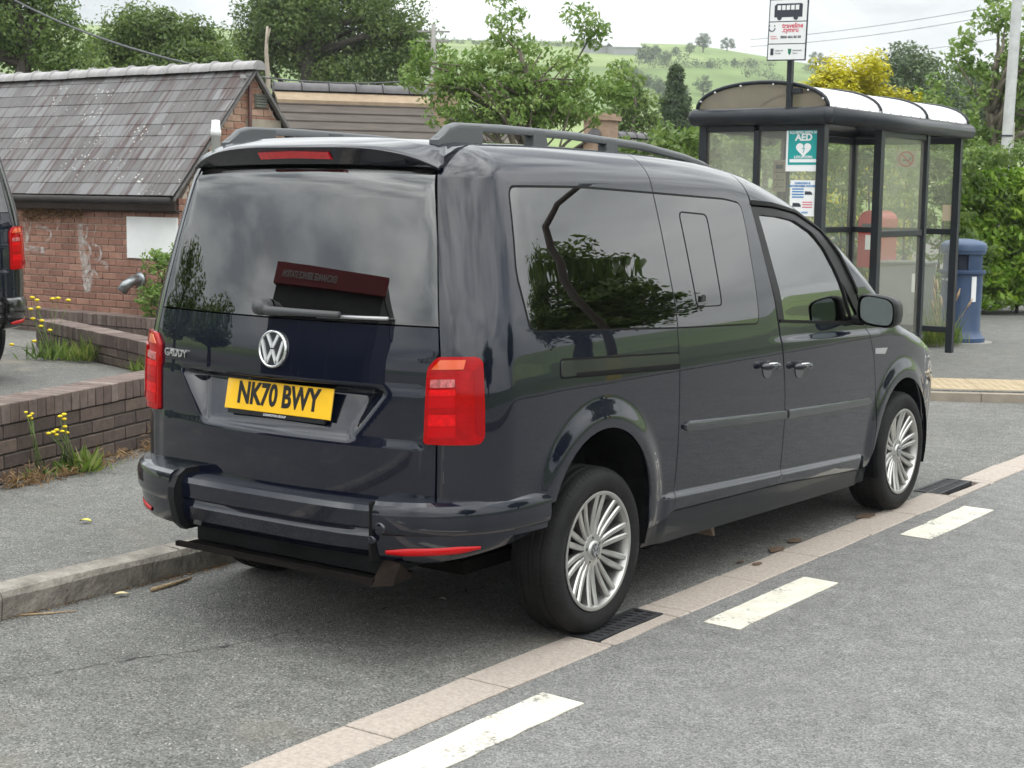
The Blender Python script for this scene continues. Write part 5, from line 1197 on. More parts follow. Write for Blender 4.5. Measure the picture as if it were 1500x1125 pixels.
m2 = N_('ShaderNodeMix'); m2.data_type = 'RGBA'; m2.inputs[7].default_value = (.42, .42, .38, 1); K(lt_.outputs[0], m2.inputs[0]); K(m1.outputs[2], m2.inputs[6]); K(m2.outputs[2], p.inputs['Base Color']); p.inputs['Roughness'].default_value = .62
nb = N_('ShaderNodeTexNoise'); nb.inputs['Scale'].default_value = 40; K(g.outputs['Position'], nb.inputs['Vector']); bb = N_('ShaderNodeBump'); bb.inputs['Strength'].default_value = .35; bb.inputs['Distance'].default_value = .006; K(nb.outputs['Fac'], bb.inputs['Height']); K(bb.outputs[0], p.inputs['Normal'])
MATS['slate'] = SLATE
eY, eZ = YW-.16, ze+.03; rY, rZ = YR, ZR; sl_ = math.atan2(rZ-eZ, rY-eY); SL = math.hypot(rZ-eZ, rY-eY)
MB().add([B(q) for q in ((xl-.2, eY+.05, eZ-.03), (xr+.05, eY+.05, eZ-.03), (xr+.05, rY, rZ-.04), (xl-.2, rY, rZ-.04), (xl-.2, YB+.16, eZ-.03), (xr+.05, YB+.16, eZ-.03))], [(0, 1, 2, 3), (3, 2, 5, 4)]).build('roof', mat('roof_felt', (.04, .04, .04), .9), B1)
ROOF = [o for o in B1.children if o.name.startswith('roof')][0]
ncs = 11; gauge = SL/ncs; RX = Matrix.Rotation(sl_, 4, 'X')
_sl = {}
def slatemesh(w_, h_):
    k = (round(w_, 2), round(h_, 2))
    if k not in _sl: o = MB().box((-w_/2+.002, 0, 0), (w_/2-.002, h_, .007)).build('slate', SLATE, None); COL.objects.unlink(o); _sl[k] = o
    return _sl[k]
for c in range(ncs):
    s_al = c*gauge; x = xr+.085
    random.seed(100+c); x += 0; firstw = random.choice((.15, .29))
    while x > xl-.15 and x > xr-6:
        w_ = firstw if firstw else random.choice((.27, .29, .29, .29, .31, .22, .34)); firstw = None
        o = slatemesh(w_, gauge*1.35).copy(); link(o, ROOF)
        yy_, zz_ = eY+s_al*math.cos(sl_), eZ+s_al*math.sin(sl_)
        o.matrix_local = Matrix.Translation(B((x-w_/2, yy_, zz_+.010+random.uniform(0, .003)))) @ Matrix.Rotation(sl_-.030, 4, 'X') @ Matrix.Rotation(random.uniform(-.008, .008), 4, 'Z')
        x -= w_
random.seed(5)
RIDGE = mat('ridge_tile', (.22, .21, .21), .75, col2=(.36, .35, .35), vscale=7, bump=.3, bscale=50)
def ridge(parent, x0, x1, L_, y_, z_, off, mt, r_=.11, nm='ridge_tile'):
    k = MB(); n = 9; v = []
    for xx in (0.006, .028, .034, L_-.006):
        e_ = .016 if xx < .03 else -.004
        for i in range(n):
            t_ = math.pi*i/(n-1); v.append((xx, (r_+e_)*math.cos(t_)*1.0, (r_+e_)*math.sin(t_)*.95-.03))
    f = [(i*n+j, i*n+j+1, (i+1)*n+j+1, (i+1)*n+j) for i in range(3) for j in range(n-1)]+[tuple(range(n)), tuple(3*n+j for j in range(n))]
    pm = k.add(v, f).build(nm, mt, None, angle=50); COL.objects.unlink(pm); x = x0
    while x < x1-L_*.4: o = pm.copy(); link(o, parent); o.location = off((x, y_, z_+random.uniform(-.004, .004))); x += L_
ridge(B1, xl-.2, xr+.13, .345, rY, rZ-.01, B, RIDGE)
MB().add([B(q) for q in ((xr+.06, eY+.02, eZ-.045), (xr+.09, eY+.02, eZ-.045), (xr+.09, rY, rZ-.05), (xr+.06, rY, rZ-.05), (xr+.06, eY+.02, eZ-.01), (xr+.09, eY+.02, eZ-.01), (xr+.09, rY, rZ-.01), (xr+.06, rY, rZ-.01))], [(0, 1, 2, 3), (4, 5, 6, 7), (0, 1, 5, 4), (1, 2, 6, 5), (2, 3, 7, 6), (3, 0, 4, 7)]).build('verge_board', mat('verge', (.13, .125, .12), .8, var=.3), B1)
MB().add([B(q) for q in ((xr+.05, YR-.02, ZR-.10), (xr+.10, YR-.02, ZR-.10), (xr+.10, YB+.16, eZ-.12), (xr+.05, YB+.16, eZ-.12), (xr+.05, YR-.02, ZR-.05), (xr+.10, YR-.02, ZR-.05), (xr+.10, YB+.16, eZ-.07), (xr+.05, YB+.16, eZ-.07))], [(0, 1, 2, 3), (4, 5, 6, 7), (0, 1, 5, 4), (1, 2, 6, 5), (2, 3, 7, 6), (3, 0, 4, 7)]).build('verge_board', MATS['verge'], B1)
GUT = mat('gutter', (.014, .011, .010), .7, var=.4, vscale=6)
MB().tube([B((xl-.1, eY-.045, eZ-.035)), B((xr+.07, eY-.045, eZ-.045))], .042, 12).build('gutter', GUT, B1, smooth=True)
MB().box(B((xl, YW-.10, ze-.115)), B((xr+.04, YW-.075, ze+.0))).build('fascia', mat('fascia', (.045, .026, .022), .6, var=.3), B1)
MB().box(B((xl, YW-.075, ze-.125)), B((xr+.03, YW+.01, ze-.110))).build('soffit', mat('soffit', (.03, .02, .018), .8), B1)
def wallpt(px, py, dy=0.): q = ony(px, py, YW+dy); return q
q0, q1 = wallpt(187, 317), wallpt(262, 381)
MB().box(B((q0[0], YW-.018, q1[2])), B((min(q1[0], xr-.02), YW+.004, q0[2]))).build('boarded_window', mat('white_board', (.86, .87, .87), .55, var=.05, vscale=3), B1)
q = wallpt(206, 410); b = MB(); b.lathe([(.001, 0), (.085, 0), (.085, -.02), (.05, -.03)], 20, 'y', B((q[0], YW, q[2])))
ZN = mat('zinc', (.30, .32, .33), .35, metal=.8, var=.3, vscale=10); MB().tube([B((q[0], YW, q[2])), B((q[0]-.005, YW-.11, q[2]-.005)), B((q[0]-.03, YW-.18, q[2]-.05)), B((q[0]-.06, YW-.21, q[2]-.12))], [.052, .055, .055, .058], 14).build('vent_outlet', ZN, B1, smooth=True); b.build('vent_flange', ZN, B1, smooth=True)
# graffiti: sprayed ribbons on the brick face
GRAF = bpy.data.materials.new('spray_paint'); GRAF.use_nodes = True; t, p = nodes(GRAF); p.inputs['Base Color'].default_value = (.62, .58, .54, 1); p.inputs['Roughness'].default_value = .9
n = t.nodes.new('ShaderNodeTexNoise'); n.inputs['Scale'].default_value = 16; n.inputs['Detail'].default_value = 6; co = t.nodes.new('ShaderNodeTexCoord'); t.links.new(co.outputs['Object'], n.inputs['Vector']); mr = t.nodes.new('ShaderNodeMapRange'); mr.inputs[1].default_value = .36; mr.inputs[2].default_value = .66; mr.inputs[3].default_value = .02; mr.inputs[4].default_value = .72; t.links.new(n.outputs['Fac'], mr.inputs[0]); t.links.new(mr.outputs[0], p.inputs['Alpha'])
def spray(pts, w_):
    P_ = []; pp = [wallpt(x, y) for x, y in pts]
    L_ = resample([(q[0], q[2]) for q in pp], .02, False)
    for _ in range(3): L_[1:-1] = (L_[:-2]+2*L_[1:-1]+L_[2:])/4
    T_ = np.gradient(L_, axis=0); T_ /= np.maximum(np.linalg.norm(T_, axis=1, keepdims=True), 1e-6); N2 = np.stack([-T_[:, 1], T_[:, 0]], -1); v = []; 
    for q, n_ in zip(L_, N2):
        for s in (-1, 1): v.append(B((q[0]+n_[0]*s*w_/2, YW-.0035-GZ[0], q[1]+n_[1]*s*w_/2)))
    GZ[0] += .0004; mesh('graffiti', v, [(2*i, 2*i+1, 2*i+3, 2*i+2) for i in range(len(L_)-1)], GRAF, B1)
GZ = [0.]
S6 = lambda *z: [(30+x/6.25, 290+y/6.25) for x, y in z]
spray(S6((545, 240), (560, 390), (570, 520), (585, 650), (600, 760), (620, 860)), .10)
spray(S6((545, 250), (600, 235), (625, 300), (600, 370), (560, 395)), .03); spray(S6((560, 400), (600, 400), (640, 460), (650, 520)), .04)
spray(S6((600, 520), (610, 620), (640, 720), (600, 830)), .13); spray(S6((660, 420), (730, 450), (745, 530), (710, 590), (680, 570), (720, 540)), .03)
spray(S6((740, 590), (800, 600), (800, 650), (775, 640)), .035); spray(S6((600, 690), (650, 650), (690, 680), (720, 740)), .03); spray(S6((715, 170), (690, 290), (655, 430)), .012)
spray(S6((40, 230), (60, 330), (60, 430)), .035); spray(S6((100, 230), (80, 330), (60, 420)), .03); spray(S6((150, 260), (230, 270), (290, 310), (280, 370), (230, 400)), .03); spray(S6((385, 150), (360, 240), (335, 300)), .012); spray(S6((20, 440), (120, 470), (240, 480)), .07)
# gable furniture: louvre, brown pipe, stone lintel, white flue
g0 = lambda px, py: onx(px, py, xr)
q = g0(381, 148); MB().box(B((xr+.0, q[1]-.09, q[2]-.075)), B((xr+.015, q[1]+.09, q[2]+.075))).build('louvre_frame', mat('louvre', (.16, .17, .14), .6), B1)
for i in range(5): MB().box(B((xr+.012, q[1]-.085, q[2]-.065+i*.029)), B((xr+.03, q[1]+.085, q[2]-.050+i*.029))).build('louvre_slat', MATS['louvre'], B1)
q = g0(362, 112); MB().tube([B((xr+.04, q[1], q[2])), B((xr+.04, q[1], q[2]-1.1))], .022, 8).build('drain_pipe', mat('brown_pipe', (.085, .035, .028), .6), B1, smooth=True)
q = g0(355, 111); MB().box(B((xr+.02, q[1]-.05, q[2]-.03)), B((xr+.05, q[1]+.10, q[2]+.01))).build('cable_bracket', mat('bracket', (.32, .31, .30), .6), B1)
q = g0(383, 181); MB().box(B((xr-.01, q[1]-.24, q[2]-.045)), B((xr+.006, q[1]+.3, q[2]+.045))).build('lintel', mat('stone', (.32, .28, .22), .9, var=.15), B1)
fy = eY+.18; q = ony(316, 176, YW-.02); MB().lathe([(.046, 0.10-q[2]), (.046, -.16), (.053, -.16), (.053, -.10), (.046, -.09), (.040, 0), (.001, .004)], 16, 'z', B((q[0], YW-.02, q[2]))).build('flue_pipe', mat('white_pvc', (.80, .80, .79), .45), B1, smooth=True)
# brown plinth wall at the foot of the building
W3 = lowwall('low dark plinth wall at the foot of the graffitied building wall', (xr+.3, YW-.42), (xr-3.6, YW-.42), .112, 3, .12)
W3.location.z = ony(150, 468, YW-.42)[2]-3*.078-.05

# ================================================================== FARTHER ROOFS
TILE = mat('brown_tile', (.052, .042, .035), .85, col2=(.088, .072, .060), vscale=3, stretch=(1, 6, 6), bump=.3, bscale=30)
def tiled_house(label, pr0, pr1, D0, D1, eave_drop, depth_, wallm, ncourse, strip=False, chim=None, lab='house'):
    """pr0, pr1: ridge end pixels, at distances D0, D1"""
    A0, A1 = atd(*pr0, D0), atd(*pr1, D1); A1[2] = A0[2]; d = (A1-A0)/np.linalg.norm(A1-A0); L_ = np.linalg.norm(A1-A0); nrm = np.array([d[1], -d[0], 0]); 
    if np.dot(nrm, CAM-A0) < 0: nrm = -nrm
    t = thing('tiled_house', label, 'house', (A0[0], A0[1], 0), math.atan2(d[1], d[0])); zr_ = A0[2]; sy = -1 if np.dot(nrm, np.array([-d[1], d[0], 0])) < 0 else 1
    ze_ = zr_-eave_drop
    MB().box((.15, -depth_+.2, -.3), (L_-.15, depth_-.2, ze_)).add([(.16, -depth_+.2, ze_), (.16, depth_-.2, ze_), (.16, 0, zr_-.1), (L_-.16, -depth_+.2, ze_), (L_-.16, depth_-.2, ze_), (L_-.16, 0, zr_-.1)], [(0, 1, 2), (5, 4, 3), (0, 2, 5, 3), (1, 4, 5, 2)]).build('wall', wallm, t)
    sl2 = math.atan2(eave_drop, depth_); S2 = math.hypot(eave_drop, depth_); g2 = S2/ncourse
    for s in (1, -1):
        for c in range(ncourse):
            yv = -s*(depth_-c*g2*math.cos(sl2)); zv = ze_+c*g2*math.sin(sl2); y1_ = -s*(depth_-(c+1.15)*g2*math.cos(sl2)); z1_ = ze_+(c+1.15)*g2*math.sin(sl2)
            y1_ = -s*max(0, depth_-(c+1.15)*g2*math.cos(sl2)); z1_ = min(z1_, zr_)
            MB().add([(0, yv, zv+.035), (L_, yv, zv+.035), (L_, y1_, z1_+.01), (0, y1_, z1_+.01), (0, yv, zv), (L_, yv, zv), (L_, y1_, z1_-.03), (0, y1_, z1_-.03)], [(0, 1, 2, 3), (7, 6, 5, 4), (0, 4, 5, 1), (1, 5, 6, 2), (2, 6, 7, 3), (3, 7, 4, 0)]).build('tile_course', TILE, t)
    if strip:
        for s in (1, -1): MB().add([(0, -s*.10, zr_-.03), (L_, -s*.10, zr_-.03), (L_, -s*.40, zr_-.03-.30*math.tan(sl2)+.05), (0, -s*.40, zr_-.03-.30*math.tan(sl2)+.05), (0, -s*.10, zr_-.06), (L_, -s*.10, zr_-.06), (L_, -s*.40, zr_-.36*math.tan(sl2)), (0, -s*.40, zr_-.36*math.tan(sl2))], [(0, 1, 2, 3), (7, 6, 5, 4), (0, 4, 5, 1), (1, 5, 6, 2), (2, 6, 7, 3), (3, 7, 4, 0)]).build('mortar_strip', mat('mortar_strip', (.28, .21, .14), .9, var=.15), t)
    ridge(t, 0, L_, .40, 0, zr_+.02, lambda q: q, mat('ridge_dark', (.11, .105, .11), .8, var=.2), .13)
    if chim:
        for (cx, w_, h_, pot) in chim:
            MB().box((cx-w_/2, -.28, zr_-.6), (cx+w_/2, .28, zr_+h_)).box((cx-w_/2-.05, -.33, zr_+h_-.14), (cx+w_/2+.05, .33, zr_+h_-.05)).build('chimney', mat('chimney_brick', (.26, .17, .115), .9, col2=(.34, .25, .18), vscale=5, stretch=(1, 1, 4)), t)
            if pot: MB().lathe([(.13, 0), (.11, .05), (.10, .32), (.12, .34), (.12, .38), (.09, .38)], 14, 'z', (cx, 0, zr_+h_)).build('chimney_pot', mat('terracotta', (.36, .11, .06), .8), t, smooth=True)
    return t
WREN = mat('render_wall', (.42, .38, .32), .9, var=.1, vscale=2)
tiled_house('low building with brown tiled roof and pale ridge strip right of the slate roof', (400, 131), (622, 144), 22.5, 23.2, 1.25, 2.1, WREN, 10, True)
tiled_house('house whose chimney with red pot shows through the young tree', (600, 176), (760, 176), 34, 33, 2.0, 3.2, WREN, 12, False, [(.85, .42, .78, True)])
tiled_house('small house roof with pale chimney behind the van roof rail', (870, 197), (952, 190), 31, 33, 1.6, 2.6, WREN, 10, False, [(.28, .42, .42, False)])
for i, (p0, p1) in enumerate((((858, 77), (893, 77)), ((893, 79), (932, 79)))):
    q0, q1 = hpt(*p0), hpt(*p1)
    if q0 is None or q1 is None: continue
    d = (q1-q0); L_ = np.linalg.norm(d[:2]); t = thing('farm_shed', ('long grey farm shed on the hill', 'white-roofed farm shed on the hill')[i], 'shed', tuple(q0), math.atan2(d[1], d[0]))
    z1_ = q1[2]-q0[2]; MB().box((0, -3, -3), (L_, 3, 1.6+max(0, z1_))).build('wall', mat('shed_wall', (.28, .29, .29), .7), t)
    MB().add([(-.3, -3.4, 1.5), (L_+.3, -3.4, 1.5+max(0, z1_)), (L_+.3, 0, 2.9+max(0, z1_)), (-.3, 0, 2.9), (-.3, 3.4, 1.5), (L_+.3, 3.4, 1.5+max(0, z1_))], [(0, 1, 2, 3), (3, 2, 5, 4)]).build('roof', (mat('shed_roof_grey', (.34, .35, .36), .6), mat('shed_roof_white', (.66, .67, .67), .6))[i], t)

# ================================================================== BUS SHELTER
FRM = mat('shelter_frame', (.018, .021, .026), .42, spec=.25, var=.25, vscale=4, coat=.15, bump=.03, bscale=200)
SGL = glass('shelter_glass', (.94, .95, .91), ior=1.45, film=(.80, .79, .68), film_w=.22)
ROOFP = glass('roof_sheet', (.50, .50, .49), ior=1.40, rough=.3, film=(.26, .26, .255), film_w=.66)
GABP = glass('gable_sheet', (.55, .48, .38), ior=1.45, rough=.15, film=(.42, .36, .27), film_w=.5)
SX, SY0, SY1, SDEP, SZ = -1.716, 7.60, 10.92, 1.14, 2.30; Z0 = .082
SH = thing('bus_shelter', 'dark framed glass bus shelter with barrel-vaulted roof', 'bus shelter', (SX-SDEP/2, (SY0+SY1)/2, Z0))
def S(p): return (p[0]-(SX-SDEP/2), p[1]-(SY0+SY1)/2, p[2]-Z0)
def post(x, y, w_=.07, nm='post', d_=.07): return MB().box(S((x-d_/2, y-w_/2, Z0)), S((x+d_/2, y+w_/2, SZ)), bev=.006).build(nm, FRM, SH)
XB = SX-SDEP
yE = onx(1285, 300, SX)[1]; yD = onx(1352, 300, SX)[1]
for (x, y, w_) in ((SX, SY0, .085), (SX, SY1, .07), (XB, SY0, .07), (XB, SY1, .07), (SX, yE, .085), (SX, yD, .06), (XB, (SY0+SY1)/2, .07)): post(x, y, w_)
def rail_(p0, p1, w_=.045, h=.06, nm='rail'):
    lo = (min(p0[0], p1[0])-(w_/2 if p0[0] == p1[0] else -.036), min(p0[1], p1[1])-(w_/2 if p0[1] == p1[1] else -.044), p0[2]-h/2); hi = (max(p0[0], p1[0])+(w_/2 if p0[0] == p1[0] else -.036), max(p0[1], p1[1])+(w_/2 if p0[1] == p1[1] else -.044), p0[2]+h/2)
    return MB().box(S(lo), S(hi), bev=.006).build(nm, FRM, SH)
def gpane(p0, p1, z0, z1):
    t_ = .004; lo = (min(p0[0], p1[0])-(t_ if p0[0] == p1[0] else -.034), min(p0[1], p1[1])-(t_ if p0[1] == p1[1] else -.042), z0); hi = (max(p0[0], p1[0])+(t_ if p0[0] == p1[0] else -.034), max(p0[1], p1[1])+(t_ if p0[1] == p1[1] else -.042), z1)
    if p0[0] == p1[0]: v = [S((p0[0], lo[1], z0)), S((p0[0], hi[1], z0)), S((p0[0], hi[1], z1)), S((p0[0], lo[1], z1))]
    else: v = [S((lo[0], p0[1], z0)), S((hi[0], p0[1], z0)), S((hi[0], p0[1], z1)), S((lo[0], p0[1], z1))]
    mesh('pane', v, [(0, 1, 2, 3)], SGL, SH)
zm = 1.335; zlow = .32
def bay(p0, p1, low=True):
    rail_(p0+(zm,), p1+(zm,)); rail_(p0+(zlow,), p1+(zlow,)); rail_(p0+(SZ-.035,), p1+(SZ-.035,), .05, .07)
    gpane(p0, p1, zm+.03, SZ-.07); gpane(p0, p1, zlow+.03, zm-.03)
bay((XB, SY0), (XB, (SY0+SY1)/2)); bay((XB, (SY0+SY1)/2), (XB, SY1)); bay((XB, SY1), (SX, SY1)); bay((XB, SY0), (SX, SY0)); bay((SX, yE), (SX, yD))
xm = ony(1109, 230, SY0)[0]; post(xm, SY0, .05, 'mullion', .05)
# eaves beam all round, vaulted roof
def beam(p0, p1): return MB().tube([S(p0), S(p1)], .075, 14).build('eaves_beam', FRM, SH, smooth=True)
ez = SZ+.055; bx0, bx1, by0, by1 = XB-.06, SX+.06, SY0-.06, SY1+.10
for a_, b_ in (((bx0, by0, ez), (bx1, by0, ez)), ((bx1, by0, ez), (bx1, by1, ez)), ((bx1, by1, ez), (bx0, by1, ez)), ((bx0, by1, ez), (bx0, by0, ez))): beam(a_, b_)
for x in (bx0, bx1):
    for y in (by0, by1): MB().lathe([(.001, -.075), (.05, -.056), (.075, 0), (.05, .056), (.001, .075)], 14, 'z', S((x, y, ez))).build('beam_corner', FRM, SH, smooth=True)
cx = (bx0+bx1)/2; hw = (bx1-bx0)/2; rise = .235; ZA = ez+.06
def arc(u): return (cx-hw*math.cos(math.pi*u)*1.0, ZA+rise*math.sin(math.pi*u)**.85) if 0 < u < 1 else ((bx0 if u <= 0 else bx1), ZA)
ribs = [by0+.02, by0+.02+(by1-by0-.04)/3, by0+.02+(by1-by0-.04)*2/3, by1-.02]
na_ = 20; A_ = [arc(i/na_) for i in range(na_+1)]
for i, y in enumerate(ribs):
    MB().tube([S((x, y, z)) for x, z in A_], .018, 8).build('roof_rib', FRM, SH, smooth=True)
for y0, y1 in zip(ribs[:-1], ribs[1:]):
    v = [S((x, y, z)) for x, z in A_ for y in (y0+.02, y1-.02)]; mesh('roof_sheet', v, [(2*i, 2*i+1, 2*i+3, 2*i+2) for i in range(na_)], ROOFP, SH, True)
for y in (ribs[0]+.012, ribs[-1]-.012):
    v = [S((x, y, z-.012)) for x, z in A_]+[S((x, y, ZA-.01)) for x, z in A_]; n = len(A_)
    mesh('gable_sheet', v, [(i, i+1, n+i+1, n+i) for i in range(n-1)], GABP, SH)
    MB().box(S((bx0, y-.012, ZA-.02)), S((bx1, y+.012, ZA+.012))).build('gable_rail', FRM, SH)
MB().box(S((bx1-.03, by0, ZA-.05)), S((bx1+.035, by1, ZA+.014))).build('gutter_edge', mat('gutter_grey', (.16, .165, .17), .5, var=.2), SH)
MB().box(S((bx0-.035, by0, ZA-.05)), S((bx0+.03, by1, ZA+.014))).build('gutter_edge', MATS['gutter_grey'], SH)
BOLTM = mat('zinc_bolt', (.6, .6, .6), .4, metal=.6)
for i in range(14):
    MB().lathe([(.010, 0), (.009, .012), (.001, .016)], 8, 'z', S((bx1+.02, by0+.12+i*.245, ZA+.013))).build('bolt', BOLTM, SH)
for u in (.12, .25, .4, .56, .75, .88):
    x, z = arc(u); MB().lathe([(.001, -.010), (.009, -.006), (.009, .01)], 8, 'y', S((x, ribs[0]-.018, z-.02))).build('bolt', BOLTM, SH)
MB().box(S((XB+.10, SY0+.5, .56)), S((XB+.36, SY1-.5, .60)), bev=.01).build('bench_seat', mat('bench_red', (.05, .05, .055), .5), SH)
for y in (SY0+.8, SY1-.8): MB().box(S((XB+.2, y-.03, Z0)), S((XB+.26, y+.03, .56))).build('bench_leg', FRM, SH)
# posters and notices on the shelter panes
WHT = mat('paper_white', (.78, .79, .79), .5); TEAL = mat('poster_teal', (.004, .30, .29), .45); INK = mat('ink', (.03, .035, .05), .6); BLUEI = mat('ink_blue', (.03, .20, .48), .6); REDI = mat('ink_red', (.62, .06, .10), .6)
def plane_thing(name, label, cat, c, w_, h_, xdir, mt, th_=.004, group=None):
    t = thing(name, label, cat, tuple(c)); M = frame((0, 0, 0), xdir, (0, 0, 1)); MB().box((-w_/2, -h_/2, -th_), (w_/2, h_/2, 0), 0, M).build('sheet', mt, t); return t, M
def rect(M, x0, y0, x1, y1, z, mt, par, nm): return MB().box((x0, y0, z-.0008), (x1, y1, z), 0, M).build(nm, mt, par)
q0, q1 = ony(1153, 178, SY0-.02), ony(1202, 251, SY0-.02); c = (q0+q1)/2; w_, h_ = abs(q1[0]-q0[0]), abs(q0[2]-q1[2])
AED, M = plane_thing('defibrillator_poster', 'teal and white AED poster on the end pane of the shelter', 'poster', c, w_, h_, (1, 0, 0), WHT)
rect(M, -w_*.44, -h_*.37, w_*.44, h_*.40, .002, TEAL, AED, 'teal_panel')
def tx(s, y, sz, mt=WHT, x=0, bold=.0, par=AED, M_=None, z=.003, al='CENTER', sx=1.): return text('lettering', s, sz, (M_ if M_ is not None else M) @ Matrix.Translation((x, y, z)), mt, par, ext=.0004, bold=bold, align=al, sx=sx)
tx('THIS BUILDING IS', h_*.345, .029, bold=.001); tx('EQUIPPED WITH AN', h_*.275, .029, bold=.001); tx('AED', h_*.175, .082, bold=.003)
ht = [(16*math.sin(a)**3, 13*math.cos(a)-5*math.cos(2*a)-2*math.cos(3*a)-math.cos(4*a)) for a in np.linspace(0, 2*math.pi, 36, endpoint=False)]
MB().prism([(x*.0044, -h_*.055+y*.0042) for x, y in ht], .0022, .003, M).build('heart', WHT, AED)
strokes([((.010, .030-h_*.05), (-.010, .0-h_*.05)), ((-.010, .0-h_*.05), (.011, .003-h_*.05)), ((.011, .003-h_*.05), (-.005, -.036-h_*.05))], .006, M, .003, .0036).build('lightning_bolt', TEAL, AED)
tx('LOCATION:', -h_*.215, .032, bold=.0008); rect(M, -w_*.39, -h_*.32, w_*.39, -h_*.255, .003, WHT, AED, 'blank_strip')
q0, q1 = ony(1158, 264, SY0-.02), ony(1192, 317, SY0-.02); c = (q0+q1)/2; w2, h2 = abs(q1[0]-q0[0]), abs(q0[2]-q1[2])
CP, M2 = plane_thing('caravan_notice', 'white notice with blue heading under the AED poster', 'notice', c, w2, h2, (1, 0, 0), WHT)
tx('CARAVAN &', h2*.42, .026, BLUEI, par=CP, M_=M2, bold=.0008); tx('MOTORHOMES WANTED', h2*.34, .022, BLUEI, par=CP, M_=M2, bold=.0008)
for i in range(4): rect(M2, -w2*.42, h2*(.24-.075*i), w2*.06, h2*(.275-.075*i), .002, BLUEI, CP, 'text_line')
for i in range(3): rect(M2, w2*.02, h2*(-.12-.07*i), w2*.42, h2*(-.095-.07*i), .002, REDI, CP, 'text_line')
def minivan(x, y, s, par, M_): MB().prism([(x-.05*s, y), (x+.05*s, y), (x+.05*s, y+.018*s), (x+.03*s, y+.04*s), (x-.045*s, y+.042*s)], .001, .002, M_).build('vehicle_picture', INK, par)
minivan(w2*.25, h2*.10, .7, CP, M2); minivan(-w2*.22, -h2*.24, .8, CP, M2)
tx('CALL NOW', -h2*.40, .022, BLUEI, par=CP, M_=M2, bold=.0008)
# timetable case inside, no-smoking notice, buff notice
q0, q1 = ony(1133, 234, SY0+.12), ony(1150, 281, SY0+.12); c = (q0+q1)/2; w3, h3 = abs(q1[0]-q0[0]), abs(q0[2]-q1[2])
TT, M3 = plane_thing('timetable_panel', 'narrow timetable panel behind the end pane left of the AED poster', 'sign', c, w3, h3, (1, 0, 0), mat('cream_card', (.48, .43, .33), .6))
rect(M3, -w3*.4, h3*.16, w3*.4, h3*.44, .002, mat('card_tan', (.38, .33, .25), .6), TT, 'panel_top'); rect(M3, -w3*.28, h3*.22, w3*.28, h3*.34, .003, INK, TT, 'bus_symbol')
for y_ in (.10, -.14, -.36): rect(M3, -w3*.4, h3*y_, w3*.4, h3*(y_+.02), .002, INK, TT, 'rule_line')
for y_ in (-.02, -.26): text('lettering', 'U :::', .035, M3 @ Matrix.Translation((0, h3*y_, .003)), INK, TT, ext=.0004)
MB().box((-.02, -h3/2-.9, -.02), (.02, -h3/2+.001, -.005), 0, M3).build('support', FRM, TT)
q0, q1 = ony(1313, 221, SY1-.012), ony(1342, 245, SY1-.012); c = (q0+q1)/2; w4, h4 = abs(q1[0]-q0[0]), abs(q0[2]-q1[2])
NS, M4 = plane_thing('no_smoking_notice', 'small no smoking notice on the far shelter pane', 'notice', c, w4, h4, (1, 0, 0), mat('pink_card', (.62, .52, .46), .6))
rn = MB(); v = []; 
for i in range(32):
    a_ = 2*math.pi*i/32
    for r_ in (.068, .082): v.append(tuple(M4 @ Vector((r_*math.cos(a_), r_*math.sin(a_), .003))))
rn.add(v, [(2*i, 2*i+1, 2*((i+1) % 32)+1, 2*((i+1) % 32)) for i in range(32)]).build('prohibition_ring', REDI, NS)
strokes([((-.05, .05), (.05, -.05))], .014, M4, .0025, .0034).build('prohibition_bar', REDI, NS); strokes([((-.045, -.012), (.035, -.012)), ((.042, -.012), (.048, .02))], .012, M4, .0015, .0022).build('cigarette', INK, NS)
q0, q1 = ony(1381, 300, SY1-.012), ony(1402, 324, SY1-.012); c = (q0+q1)/2
plane_thing('buff_notice', 'plain buff notice on the far end pane of the shelter', 'notice', c, abs(q1[0]-q0[0]), abs(q0[2]-q1[2]), (1, 0, 0), mat('buff_card', (.55, .46, .33), .6))

# ---- bus stop flag on its pole, clamped to the shelter gable
pb = ony(1157, 128, by0-.03); st = ony(1128, 2, by0-.05); sb = ony(1182, 86, by0-.05); c = (st+sb)/2; w5, h5 = abs(sb[0]-st[0]), abs(st[2]-sb[2])+.02
FL = thing('bus_stop_sign', 'white bus stop sign on a black pole above the shelter roof', 'sign', (pb[0], pb[1], pb[2]-.2))
o5 = Vector(FL.location); rot = Matrix.Rotation(math.radians(12), 4, 'Z')
M5 = Matrix.Translation((c[0]-o5.x, -.036, c[2]-o5.z)) @ frame((0, 0, 0), (1, 0, 0), (0, 0, 1)) @ Matrix.Rotation(math.radians(-1.5), 4, 'Z')
MB().box((-.022, -.022, 0), (.022, .022, st[2]-o5.z-.06), bev=.004).build('pole', FRM, FL)
MB().box((-w5/2, -h5/2, -.010), (w5/2, h5/2, 0), 0, M5).build('sign_border', INK, FL); e_ = .010
bands = [(h5*.30, h5/2-e_), (-h5*.22, h5*.30-.008), (-h5/2+e_, -h5*.22-.008)]
bands = [(h5*.14, h5/2-e_), (-h5*.22, h5*.14-.008), (-h5/2+e_, -h5*.22-.008)]
for z0_, z1_ in bands: rect(M5, -w5/2+e_, z0_, w5/2-e_, z1_, .0018, WHT, FL, 'white_panel')
by_ = h5*.31; bs = w5*.36
bus = MB().prism([(-bs, by_-.055), (bs, by_-.055), (bs, by_+.05), (bs-.012, by_+.058), (-bs+.02, by_+.058), (-bs, by_+.04)], .0018, .0032, M5).build('bus_symbol', INK, FL)
for k in range(5): rect(M5, -bs+.028+k*.042, by_+.005, -bs+.060+k*.042, by_+.044, .0045, WHT, FL, 'bus_window')
